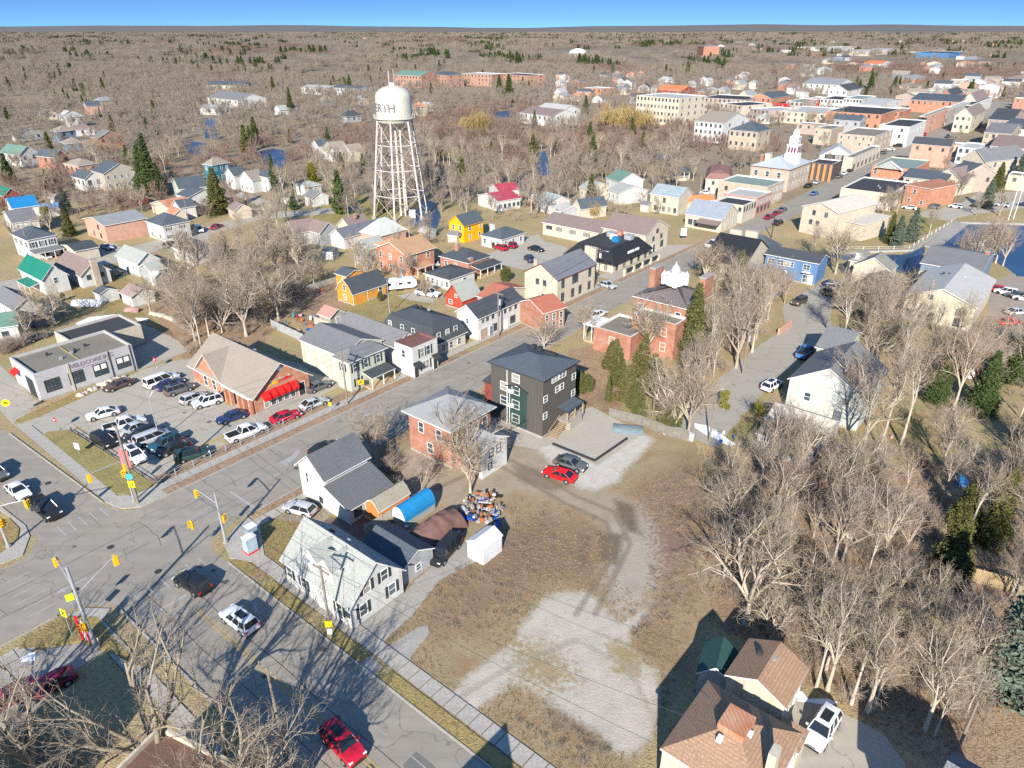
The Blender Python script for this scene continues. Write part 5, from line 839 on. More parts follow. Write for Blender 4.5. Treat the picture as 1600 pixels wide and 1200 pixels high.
# --- downtown rows, seen small
mat('rosy_stone', (.42, .34, .29), 'plain', var=.14); mat('dull_limestone', (.37, .355, .32), 'brick', col2=(.32, .305, .27), scale=.5); mat('dull_brick', (.36, .18, .125), 'brick', col2=(.30, .15, .105))
HB = [ # label, name, A,B,C,z,roof,rise,wall,roof material, windows per storey, storeys
('wide cream five-storey retirement home with flat roof', 'retirement_home', (995, 149), (1062, 154), (1086, 148), 16, 'flat', 0, CREAM, None, 12, 4),
('cream long two-storey wing right of the retirement home', 'long_wing', (1094, 152), (1165, 156), (1180, 150), 9, 'flat', 0, CREAM, None, 10, 2),
('tan gabled apartment house with small windows behind the park', 'apartment_house', (1086, 189), (1130, 193), (1142, 183), 10, 'gx', 4, CRM, STAN, 6, 3),
('stone mansion with slate roof and white dormers above the park', 'mansion', (1140, 203), (1184, 207), (1192, 201), 9, 'hip', 4, STONE, SBLU, 5, 2),
('tan corner block with curved parapet near the brick warehouse', 'corner_block', (1125, 161), (1160, 165), (1172, 158), 8, 'flat', 0, CRM, None, 5, 2),
('orange brick warehouse with stepped gables', 'warehouse', (1173, 152), (1205, 154), (1215, 148), 9, 'gy', 3, OBRICK, SBLU, 4, 2),
('cream low block under the brick warehouse', 'low_block', (1172, 169), (1202, 173), (1216, 166), 7, 'flat', 0, CREAM, None, 5, 2),
('shop row with a scarlet front downtown', 'shop_row', (1200, 160), (1226, 162), (1232, 156), 6, 'flat', 0, RED, None, 5, 1),
('pale shop row right of the scarlet fronts', 'shop_row', (1230, 158), (1256, 160), (1262, 154), 7, 'flat', 0, CRM, None, 4, 2),
('dark-roofed small shops with cream walls', 'shop_row', (1258, 154), (1280, 156), (1284, 151), 7, 'flat', 0, REDW, None, 4, 1),
('white-fronted shops with a row of black windows', 'shop_row', (1282, 154), (1318, 156), (1322, 150), 8, 'flat', 0, WHITE, None, 6, 2),
('white two-storey block with arched windows', 'arched_block', (1320, 153), (1348, 155), (1354, 149), 9, 'flat', 0, WHITE, None, 6, 2),
('pale metal-roofed block beside the arched white one', 'metal_block', (1350, 161), (1376, 165), (1384, 154), 8, 'gx', 2, CRM, MLITE, 3, 1),
('orange brick bank with black flat roof', 'brick_bank', (1296, 172), (1378, 179), (1390, 168), 10, 'flat', 0, OBRICK, None, 7, 2),
('second orange brick block right of the bank', 'brick_block', (1382, 172), (1405, 175), (1412, 168), 9, 'flat', 0, OBRICK, None, 3, 2),
('grey-white block with pale roof left of the brick bank', 'pale_block', (1225, 172), (1290, 178), (1300, 168), 7, 'flat', 0, CRM, None, 7, 2),
('long brick range with slate-blue roof', 'slate_range', (1422, 156), (1500, 160), (1512, 152), 8, 'gx', 3, OBRICK, SBLU, 8, 1),
('pink brick shopfront row along the far street', 'far_shops', (1440, 180), (1448, 182), (1475, 166), 10, 'flat', 0, PBRICK, None, 6, 3),
('cream shopfront row further along the far street', 'far_shops', (1472, 170), (1482, 172), (1512, 158), 9, 'flat', 0, CREAM, None, 6, 2),
('white terrace at the far end of the street', 'far_shops', (1508, 162), (1518, 164), (1545, 150), 8, 'flat', 0, WHITE, None, 5, 2),
('stone church-like house with tan gable right of the far street', 'gable_house', (1498, 178), (1520, 182), (1532, 172), 9, 'gy', 4, CREAM, SDBR, 3, 2),
('green-grey roofed long hall with white lower storey', 'long_hall', (1258, 130), (1310, 133), (1322, 128), 8, 'gx', 4, WHITE, MGREY, 6, 1),
('cream pedimented theatre behind the shop rows', 'theatre', (1298, 140), (1324, 142), (1334, 137), 9, 'gy', 4, CREAM, SDARK, 3, 1),
('pale stone gable house right of the street with two upper windows', 'gable_house', (1502, 247), (1540, 253), (1566, 240), 8, 'gy', 4, MATS['pale_stone'], SGREY, 3, 2),
('cream gable house with brown roof below it', 'gable_house', (1462, 274), (1500, 280), (1524, 268), 6, 'gy', 3, CREAM, SDBR, 2, 1),
('long building with slate-teal roof and pale wall', 'long_building', (1414, 276), (1478, 284), (1500, 274), 5.5, 'gx', 2, CREAM, SBLU, 5, 1),
('cream warehouse with steep slate side roof', 'warehouse', (1476, 270), (1500, 276), (1510, 262), 6, 'gx', 4, CRM, SBLU, 2, 1),
('brown-roofed pale block facing the car park', 'pale_block', (1500, 228), (1528, 232), (1540, 224), 7, 'flat', 0, CRM, None, 3, 2),
('long white block with brown roof at the right edge', 'long_white_block', (1548, 228), (1640, 236), (1650, 220), 5, 'gx', 3, WHITE, SDBR, 8, 1),
('tan low block with dark openings at the right edge', 'tan_block', (1532, 236), (1566, 240), (1576, 230), 4, 'flat', 0, CRM, None, 4, 1),
('grey-roofed stone block right of the street', 'stone_gable', (1540, 206), (1580, 210), (1590, 198), 8, 'gx', 3, STONE, SGREY, 4, 2),
('dark-roofed warehouse building at the right edge', 'dark_roof_warehouse', (1548, 185), (1582, 189), (1592, 176), 8, 'gx', 4, CRM, SDARK, 4, 1),
('beige block with slate roof beside the dark-roofed warehouse', 'beige_block', (1572, 198), (1610, 203), (1616, 190), 7, 'gx', 3, CREAM, SBLU, 4, 1),
('maroon brick house with white gable behind downtown', 'brick_gable_house', (1472, 147), (1488, 150), (1496, 144), 8, 'gy', 4, BRICK, SDARK, 2, 2),
('yellow-cream gable house behind downtown', 'cream_gable', (1505, 156), (1525, 158), (1532, 150), 8, 'gy', 5, CREAM, SDBR, 2, 2),
('brick bungalow with teal roof on the far rise', 'far_bungalow', (1405, 122), (1430, 124), (1436, 120), 5, 'hip', 3, OBRICK, MGREY, 3, 1),
('house with orange-red roof on the far rise', 'far_house', (1358, 98), (1376, 100), (1380, 97), 6, 'gx', 3, WHITE, mat('orange_roof', (.5, .15, .1)), 3, 1),
('blue-roofed factory in the far trees', 'factory', (1442, 81), (1484, 83), (1488, 80), 9, 'flat', 0, MBLUE, None, 8, 1),
('white factory shed left of centre distance', 'factory', (1252, 73), (1288, 74), (1292, 72), 9, 'flat', 0, WHITE, None, 6, 1),
('second white shed beside the far factory', 'factory', (1296, 73), (1314, 74), (1317, 72), 8, 'flat', 0, WHITE, None, 3, 1),
('pale grey warehouse among far trees', 'warehouse', (1332, 80), (1358, 81), (1362, 79), 8, 'gx', 3, CRM, MLITE, 3, 1),
('pale warehouse right of the grey one among far trees', 'warehouse', (1362, 78), (1386, 79), (1390, 77), 8, 'gx', 3, CRM, MLITE, 3, 1),
('square brick tower block in the distance', 'tower_block', (1090, 72), (1100, 73), (1103, 71), 22, 'hip', 4, BRICK, SDBR, 4, 5),
('orange brick apartment row with green gable, leftmost of the brick rows', 'apartment_row', (616, 117), (658, 119), (662, 116), 11, 'gx', 4, MATS['dull_brick'], MGRN2, 9, 3),
('orange brick apartment row, second from the left', 'apartment_row', (670, 116), (698, 118), (702, 115), 11, 'hip', 3, MATS['dull_brick'], SBLU, 6, 3),
('orange brick apartment row with white balconies, third from the left', 'apartment_row', (719, 115), (768, 117), (772, 114), 11, 'flat', 0, MATS['dull_brick'], None, 9, 3),
('orange brick apartment row, rightmost of the brick rows', 'apartment_row', (780, 115), (824, 118), (830, 115), 11, 'flat', 0, MATS['dull_brick'], None, 8, 3),
('long low school with grey roof beyond the creek', 'school', (520, 137), (558, 139), (562, 136), 6, 'gx', 2, GREYW, SBLU, 7, 1),
('long low white building left of the school', 'school', (470, 137), (512, 139), (518, 136), 5, 'gx', 2, WHITE, SLITE, 6, 1),
('long grey-roofed lodge left of the tower', 'lodge', (322, 133), (376, 134), (382, 131), 6, 'gx', 3, CRM, SBLU, 6, 1),
('white house with grey hip roof near the far creek', 'creek_lodge', (324, 152), (372, 157), (380, 150), 6, 'gx', 4, WHITE, SGREY, 6, 1),
('low white boathouse on the creek', 'boathouse', (312, 169), (342, 171), (346, 168), 4, 'gx', 2, WHITE, MGREY, 3, 1),
('wide brown-roofed house left of the willow', 'wide_house', (812, 176), (862, 182), (886, 176), 6, 'gx', 3, CREAM, SDBR, 7, 1),
('white curved-roof hall right of the willow', 'white_hall', (838, 170), (878, 174), (888, 169), 7, 'gx', 3, WHITE, MLITE, 5, 1),
('red-brown brick house with navy roof in the far town', 'brick_house_far', (911, 137), (940, 139), (944, 136), 7, 'flat', 0, OBRICK, None, 4, 1),
('long orange-roofed house in the far town', 'orange_roof_far', (1026, 140), (1064, 142), (1070, 138), 6, 'gx', 3, REDW, mat('orange_roof', (.5, .15, .1)), 4, 1),
('grey house with green roof at the left edge', 'green_gable_far', (0, 238), (30, 242), (44, 236), 5, 'gx', 3, WHITE, MGRN2, 3, 1),
('red brick house under the green roof at the left', 'red_house_far', (56, 243), (84, 246), (92, 241), 5, 'gx', 2.5, BRICK, SBLU, 3, 1),
('brick house with pale porch left of the stone manor', 'porch_house_far', (100, 256), (122, 260), (132, 252), 4.5, 'hip', 2, PBRICK, STAN, 3, 1),
('dark green metal-roofed shed at the left edge', 'green_shed', (-20, 300), (6, 306), (22, 300), 3.5, 'gx', 2, REDW, MGRN, 2, 1),
('white cottage by the spruce left of the manor', 'cottage_far', (112, 275), (132, 280), (146, 273), 4.5, 'gx', 2, WHITE, SBLU, 3, 1)]
for k, (lab, nm, A, B, C, z, rf_, rise, wl, rm, n, sto) in enumerate(HB):
    ws = []
    dist = g(*B, z)[1]
    if wl in (CREAM, CRM): wl = (wl, mat('rosy_stone', (.42, .34, .29), 'plain', var=.14), WHITE, mat('dull_limestone', (.37, .355, .32), 'brick', col2=(.32, .305, .27), scale=.5), wl)[k % 5]
    if dist < 900:
        for s in range(sto):
            zz = z - 1.5 - s * (z / max(sto, 1) if sto > 1 else 3); wh = 1.3 + dist * .0006
            ws += [('f', zz, n, .9 + dist * .0004, wh, 'd'), ('s', zz, max(2, n // 3), .9 + dist * .0004, wh, 'd')]
    house(nm, lab, 'building', A, B, C, z, rf_, rise, wl, rm or SGREY, ws, snap=(A[0] > 1200), flatroof=(FLATL, FLATD, MATS['green_grey_roof'])[k % 3], found=False)
# packed rows of small buildings on both sides of the far street
RW = [CREAM, CRM, WHITE, STONE, MATS['rosy_stone'], MATS['dull_limestone'], PBRICK, MATS['dull_brick'], GREYW]; RR = [SGREY, SBLU, SDBR, SDARK, MLITE, STAN]
k = 0
for s_ in range(262, 900, 12):
    for t_, dd in ((-11, 15), (-30, 14), (-50, 14), (12, 15), (32, 14), (54, 14), (80, 13)):
        k += 1
        if (t_ in (-50, 80) and k % 3 == 0) or k % 11 == 0 or (t_ < -5 and s_ < (300 if t_ == -11 else 390)): continue
        w_ = random.uniform(8.5, 11); side = t_ - dd if t_ < 0 else t_; X, Y = st(s_, side + dd); cx, cy = st(s_ + w_ / 2, side + dd / 2)
        if any((cx - a) ** 2 + (cy - c) ** 2 < (r_ * .86 + 7.2) ** 2 for a, c, r_ in FOOT) or abs(cx) > cy * .8 or any(pip(cx, cy, P) for P in NOGO): continue
        kd = ('flat', 'flat', 'gx', 'gy')[k % 4]; h = random.choice((5.5, 6.5, 7.5, 9)); ri = 2.4; wn = ('cream', 'tan', 'white', 'sandstone', 'rosy', 'grey stone', 'pink brick', 'brick', 'grey')[(k * 5) % 9]; rn = 'flat roof' if kd == 'flat' else ('grey', 'slate', 'brown', 'black', 'pale metal', 'tan')[(k * 7) % 6] + ' gable roof'
        o = thing('street_block', '%s %s building with %s, %s side of the downtown street' % ('tall' if h > 7 else 'low', wn, rn, 'left' if t_ < 0 else 'right'), 'building', (X, Y, 0), SA, 'packed downtown buildings')
        walls_solid(kd, w_, dd, h, ri).build('wall', [RW[(k * 5) % 9], TRIM, (FLATL, FLATD, FLATG)[k % 3]], o)
        if kd != 'flat': roof_solid(kd, w_, dd, h, ri, .3).build('roof', [RR[(k * 7) % 6], TRIM, SGREY], o)
        if Y < 560: add_windows(o, w_, dd, [('f', h - 1.6, 3, .9, 1.3, 'd'), ('f', 1.8, 2, 1.5, 1.6, 'd'), ('w', h - 1.6, 3, .9, 1.2, 'd')])
        FOOT.append((cx, cy, 8.5))
# dome in the distance
o = MB().lathe([(34, 0), (33, 8), (28, 15), (19, 20), (8, 23), (0, 23.5)], 28).build('sports_dome', mat('white_membrane', (.75, .75, .74), 'plain', var=.04), smooth=True); p_ = g(903, 87); o.scale = (.6, .6, .6); o.location = (*p_, 0); tag(o, 'white inflated sports dome among distant trees', 'dome'); FOOT.append((*p_, 40))
# small far houses among the trees: seen a few pixels wide
fw = [WHITE, CREAM, WHITE, CRM, GREYW, BRICK, WHITE, PBRICK, BGREY]; fr_ = [SGREY, SBLU, SLITE, SDBR, SDARK, MLITE, STAN, MGREY, RUST]
def far_house(x, y, s, lab, grp, i):
    X, Y = g(x, y); 
    if any((X - a) ** 2 + (Y - c) ** 2 < (r_ + s * .8) ** 2 for a, c, r_ in FOOT): return
    lab = '%s, %s with %s roof' % (lab, ('white', 'cream', 'white', 'tan', 'grey', 'red brick', 'white', 'pink brick', 'blue-grey')[i % 9], ('grey', 'slate', 'pale', 'brown', 'black', 'silver', 'tan', 'metal', 'rust')[(i * 5 + 2) % 9]); rt = thing('distant_house', lab, 'house', (X, Y, 0), random.choice((SA, SA - math.pi / 2)) + random.uniform(-.15, .15), grp)
    W, D = s * random.uniform(.9, 1.5), s * random.uniform(.7, 1.0); h = random.choice((3.4, 5.6, 5.8))
    k = random.choice(('gx', 'gy', 'hip')); ri = random.uniform(2, 3.4)
    walls_solid(k, W, D, h, ri).build('wall', [fw[i % 9], TRIM, FLATG], rt); roof_solid(k, W, D, h, ri, .5).build('roof', [fr_[(i * 5 + 2) % 9], TRIM, SGREY], rt)
    if Y < 520: add_windows(rt, W, D, [('f', h - 1.4, 3, 1.0, 1.4, 'd'), ('s', h - 1.4, 2, 1.0, 1.4, 'd')])
    FOOT.append((X, Y, s * .8))
i = 0
for (x0, x1, y0, y1, n, lab, grp) in ((860, 1240, 120, 162, 62, 'small pale house in the far town left of downtown', 'houses of the far town'), (1240, 1600, 92, 150, 46, 'small house among trees on the far rise beyond downtown', 'houses on the far rise'),
    (1560, 1640, 150, 215, 8, 'small house at the right edge behind downtown', 'houses behind downtown'), (0, 190, 165, 250, 12, 'small house among trees at the far left', 'far left houses'), (1080, 1560, 62, 90, 24, 'tiny pale building in the distant woods', 'buildings in the distant woods'),
    (430, 700, 150, 200, 8, 'small house hidden in trees beyond the creek', 'houses beyond the creek'), (1440, 1600, 205, 260, 10, 'low downtown building right of the far street', 'downtown buildings right of the street'), (1180, 1300, 150, 195, 12, 'low downtown building left of the bank', 'downtown buildings left of the bank'), (100, 700, 55, 62, 7, 'white farm building near the horizon', 'farm buildings near the horizon')):
    for k in range(n): far_house(random.uniform(x0, x1), random.uniform(y0, y1), 9 if y0 > 100 else 16, lab, grp, i); i += 1
# ------------------------------------------------------------------ trees
def tube_np(segs, n):
    """segs: list of (p0,p1,r0,r1) -> verts, faces of n-sided open tubes, made in one go"""
    S = np.array([[*a, *c, r0, r1] for a, c, r0, r1 in segs]); p0, p1, r0, r1 = S[:, :3], S[:, 3:6], S[:, 6], S[:, 7]
    d = p1 - p0; d /= np.maximum(np.linalg.norm(d, axis=1, keepdims=True), 1e-6)
    up = np.where(np.abs(d[:, 2:3]) < .9, np.array([[0, 0, 1.0]]), np.array([[1.0, 0, 0]])); a = np.cross(d, up); a /= np.linalg.norm(a, axis=1, keepdims=True); b = np.cross(d, a)
    V = []
    for k in range(n):
        c, s = math.cos(2 * math.pi * k / n), math.sin(2 * math.pi * k / n)
        V.append(p0 + (a * c + b * s) * r0[:, None]); V.append(p1 + (a * c + b * s) * r1[:, None])
    V = np.stack(V, 1); N = len(segs); base = np.arange(N)[:, None] * 2 * n; Fs = []
    for k in range(n):
        j = (k + 1) % n; Fs.append(base + np.array([[2 * k, 2 * j, 2 * j + 1, 2 * k + 1]]))
    return V.reshape(-1, 3), np.concatenate(Fs, 0)
def np_mesh(name, V, Fq, m, tri=False):
    me = bpy.data.meshes.new(name); k = Fq.shape[1]
    me.vertices.add(len(V)); me.vertices.foreach_set('co', V.astype(np.float32).ravel()); me.loops.add(Fq.size); me.loops.foreach_set('vertex_index', Fq.astype(np.int32).ravel())
    me.polygons.add(len(Fq)); me.polygons.foreach_set('loop_start', np.arange(0, Fq.size, k, dtype=np.int32)); me.materials.append(m); me.update(calc_edges=True); return me
def grow(rng, H, spread, leaders, counts, twig, trunk_r, fork=.28, up=.5, droop=0.0, lean=0.0):
    wood, twigs = [], []
    def branch(p, d, L, r, lev, segs=4):
        pts = [p]; dirs = [d]; q = p
        for i in range(segs):
            w = rng.normal(0, .09 + .05 * lev, 3); d = d + w + np.array([0, 0, (.07 * up if lev < 3 else -.12 * droop + .05)]); d = d / np.linalg.norm(d); q = q + d * (L / segs); pts.append(q); dirs.append(d)
        for i in range(segs):
            ra = r * (1 - .62 * i / segs); rb = r * (1 - .62 * (i + 1) / segs)
            (wood if lev < 2 else twigs).append((pts[i], pts[i + 1], ra, rb))
        if lev >= len(counts): return
        n = counts[lev]
        for k in range(n):
            t = .22 + .78 * (k + rng.random() * .8) / n; t = min(t, .99) * segs; i = int(t); f = t - i
            pp = pts[i] * (1 - f) + pts[i + 1] * f; dd = dirs[i + 1]
            ax = rng.normal(0, 1, 3); ax -= dd * ax.dot(dd); ax /= np.linalg.norm(ax)
            ang = R(rng.uniform(26, 56)); nd = dd * math.cos(ang) + ax * math.sin(ang); nd[2] += .12 * up; nd /= np.linalg.norm(nd)
            branch(pp, nd, L * rng.uniform(.42, .66), max(twig, r * .42), lev + 1, 3 if lev < 1 else 2 if lev < 3 else 1)
    fz = H * fork; pts = [np.array([0, 0, -.2])]
    for i in range(3): pts.append(np.array([lean * (i + 1) / 3 + rng.normal(0, .05) * H * .02, rng.normal(0, .05) * H * .02, fz * (i + 1) / 3]))
    for i in range(3): wood.append((pts[i], pts[i + 1], trunk_r * (1.25 if i == 0 else 1 - .12 * i), trunk_r * (1 - .12 * (i + 1))))
    for k in range(leaders):
        a = 2 * math.pi * (k + rng.random() * .6) / leaders; s = spread * rng.uniform(.35, 1.0); d = np.array([math.cos(a) * s, math.sin(a) * s, 1.0]); d /= np.linalg.norm(d)
        branch(pts[-1] if k else pts[-1], d, (H - fz) * rng.uniform(.82, 1.02), trunk_r * rng.uniform(.5, .68), 0, 5)
    return wood, twigs
BARK = mat('grey_bark', (.37, .315, .25), 'tree', col2=(.42, .37, .30), col3=(.24, .20, .16)); TWIG = mat('bare_twigs', (.37, .30, .22), 'tree', col2=(.32, .265, .20), col3=(.34, .25, .165)); BIRCH = mat('birch_bark', (.44, .39, .32), 'tree', col2=(.40, .35, .285), col3=(.36, .31, .25))
TWIGP = mat('purple_twigs', (.33, .26, .21), 'tree', col2=(.38, .31, .25), col3=(.27, .205, .165)); SCRUB = mat('russet_scrub', (.225, .155, .125), 'tree', col2=(.26, .19, .15), col3=(.21, .15, .13)); FWOOD = mat('far_grey_wood', (.255, .21, .17), 'tree', col2=(.29, .245, .20), col3=(.23, .185, .155)); WIL = mat('willow_gold', (.42, .30, .115), 'tree', col2=(.38, .28, .12), col3=(.40, .27, .13))
def bare(seed, H=12, spread=.55, leaders=4, counts=(6, 5, 5, 3), twig=.022, trunk_r=.24, bark=BARK, tm=TWIG, wide=.36, **k):
    rng = np.random.default_rng(seed); w_, t_ = grow(rng, H, spread, leaders, counts, twig, trunk_r, **k)
    E = np.array([q[1] for q in t_]); kz = H / E[:, 2].max(); rad = np.percentile(np.hypot(E[:, 0], E[:, 1]), 96); kr = min(kz, H * wide / rad); sc = np.array([kr, kr, kz])
    w_ = [(a * sc, c * sc, r0, r1) for a, c, r0, r1 in w_]; t_ = [(a * sc, c * sc, r0, r1) for a, c, r0, r1 in t_]
    a = np_mesh('trunk', *tube_np(w_, 6), bark); c = np_mesh('crown', *tube_np(t_, 3), tm); return a, c, H
NEAR = [bare(1, 14, .75, 6, (7, 5, 4, 3), .011, .34, wide=.42), bare(2, 13, .6, 5, (7, 5, 4, 3), .011, .26, tm=TWIGP, wide=.33), bare(3, 15, .45, 4, (8, 6, 4, 2), .012, .24, bark=BIRCH, fork=.35, wide=.24), bare(4, 12, .9, 7, (6, 5, 4, 3), .011, .33, fork=.16, wide=.48), bare(5, 14, .3, 3, (8, 5, 4, 2), .012, .19, bark=BIRCH, fork=.45, wide=.2)]
MID = [bare(11, 12, .7, 5, (5, 5, 4, 1), .024, .24), bare(12, 12, .5, 4, (6, 5, 4, 1), .024, .22, tm=TWIGP, wide=.3), bare(13, 12, .9, 6, (5, 5, 4, 1), .024, .26, wide=.42), bare(14, 12, .4, 4, (6, 5, 4, 1), .024, .2, bark=BIRCH, fork=.4, wide=.24)]
FARV = [bare(21, 12, .7, 4, (5, 4, 2), .06, .24), bare(22, 12, .55, 4, (5, 4, 2), .06, .22, tm=TWIGP, wide=.28), bare(23, 12, .9, 5, (4, 4, 2), .06, .24, wide=.42)]
BUSH = [bare(31, 2.4, 1.1, 9, (5, 4, 1), .009, .03, fork=.03, bark=TWIGP, tm=TWIGP, wide=.6), bare(32, 2.0, 1.4, 10, (5, 3, 1), .009, .03, fork=.03, bark=TWIG, wide=.7)]
def willow(seed):
    rng = np.random.default_rng(seed); w_, _ = grow(rng, 11, .8, 6, (6, 4), .04, .35); t_ = []
    ends = [s[1] for s in w_ if s[1][2] > 4]
    for e in ends:
        for k in range(10):
            p = e + rng.normal(0, .7, 3); v = np.array([p[0], p[1], 0]) / 10
            for i in range(4): q = p + np.array([v[0], v[1], -.75 - .15 * i]) + rng.normal(0, .08, 3); t_.append((p, q, .035, .03)); p = q
    return np_mesh('trunk', *tube_np(w_, 5), BARK), np_mesh('crown', *tube_np(t_, 3), WIL), 12
def leafy(V0, rng, size, elong=1.6):
    """one small folded leaf spray (two triangles as a quad) at each point"""
    n = len(V0); d = rng.normal(0, 1, (n, 3)); d[:, 2] *= .5; d /= np.linalg.norm(d, axis=1, keepdims=True); u = np.cross(d, rng.normal(0, 1, (n, 3))); u /= np.linalg.norm(u, axis=1, keepdims=True)
    s = size * rng.uniform(.6, 1.3, (n, 1)); V = np.stack([V0 - d * s * elong, V0 + u * s * .6, V0 + d * s * elong, V0 - u * s * .6], 1).reshape(-1, 3)
    return V, (np.arange(n)[:, None] * 4 + np.arange(4)[None])
def conifer(seed, H=14, rad=2.6, n=2600, m=None, leaf=.2, power=.8, base=.1, lump=.25):
    rng = np.random.default_rng(seed); P = []
    whorls = int(H * 1.7)
    for i in range(whorls):
        z = H * (base + (1 - base) * (i / whorls)); rr = rad * (1 - (z / H)) ** power * rng.uniform(.8, 1.12) + .12
        nb = 9 if z < H * .7 else 6
        for k in range(nb):
            a = 2 * math.pi * (k + rng.random() * .9) / nb; L = rr * rng.uniform(.7, 1.12); cnt = max(3, int(n / whorls / nb * (L / rad + .35) * 1.6))
            t = rng.uniform(.15, 1, cnt) ** .7 * L; w_ = (.10 + .16 * (t / L)) * L
            x = t; y = rng.normal(0, 1, cnt) * w_; zz = z - t * .34 + t * t * .06 / rad + rng.normal(0, .12, cnt)
            P.append(np.stack([x * math.cos(a) - y * math.sin(a), x * math.sin(a) + y * math.cos(a), zz], 1))
    P = np.concatenate(P); V, Fq = leafy(P, rng, leaf)
    tr = tube_np([((0, 0, -.2), (0, 0, H * .5), H * .016, H * .011), ((0, 0, H * .5), (0, 0, H * .97), H * .011, .03)], 6)
    return np_mesh('trunk', *tr, BARK), np_mesh('crown', V, Fq, m), H
def cedar(seed, H=7, rad=2.2, n=5200, m=None, leaf=.13):
    rng = np.random.default_rng(seed); c = [(rng.normal(0, rad * .33), rng.normal(0, rad * .33), H * rng.uniform(.15, .8), rad * rng.uniform(.35, .62)) for _ in range(16)]
    P = []
    for x, y, z, r_ in c:
        d = rng.normal(0, 1, (n // 16, 3)); d /= np.linalg.norm(d, axis=1, keepdims=True); q = d * r_ * rng.uniform(.6, 1.05, (n // 16, 1)); q[:, 2] *= 1.5; q += (x, y, z); P.append(q)
    P = np.concatenate(P); P = P[P[:, 2] > .1]; V, Fq = leafy(P, rng, leaf, 1.9); tr = tube_np([((0, 0, -.2), (0, 0, H * .6), .14, .06)], 6)
    return np_mesh('trunk', *tr, BARK), np_mesh('crown', V, Fq, m), H
SPR = mat('spruce_green', (.055, .085, .03), 'leaf', col2=(.08, .105, .035), col3=(.03, .05, .02)); CED = mat('cedar_green', (.085, .095, .03), 'leaf', col2=(.12, .12, .04), col3=(.04, .052, .018)); BSP = mat('blue_spruce', (.10, .135, .10), 'leaf', col2=(.15, .175, .13), col3=(.05, .075, .06)); CEDY = mat('gold_cedar', (.26, .23, .03), 'leaf', col2=(.2, .19, .03), col3=(.1, .11, .02))
SPRUCE = [conifer(41, m=SPR, n=5200), conifer(42, 14, 3.4, m=SPR, n=6000, power=.7), conifer(43, 14, 2.3, 5200, SPR, power=1.0)]; BLUES = [conifer(44, 12, 3.2, 6500, BSP, leaf=.19, power=.75), conifer(47, 12, 3.4, 6500, CED, leaf=.2, power=.75)]
CEDARS = [cedar(45, m=CED), cedar(46, 7, 2.6, m=CED), cedar(48, 7, 1.6, m=CEDY)]; CONE = [conifer(49, 12, 2.3, 5200, CED, leaf=.15, power=.7, base=.06)]
FCON = [conifer(51, 12, 2.8, 900, SPR, leaf=.42), conifer(52, 12, 2.6, 900, CED, leaf=.42)]
WILLOW = [willow(61)]
NTREE = [0]
def tree(var, x, y, h, label, group=None, name='bare_tree', cat='tree', world=False, wide=1.0):
    X, Y = (x, y) if world else g(x, y); a, c, H = var; s = h / H
    o = thing(name, label, cat, (X, Y, 0), random.uniform(0, 6.28), group); o.scale = (s * wide, s * wide, s); put('trunk', a, o); put('crown', c, o); NTREE[0] += 1; return o
def gr(lab, grp): return dict(label=lab, group=grp)
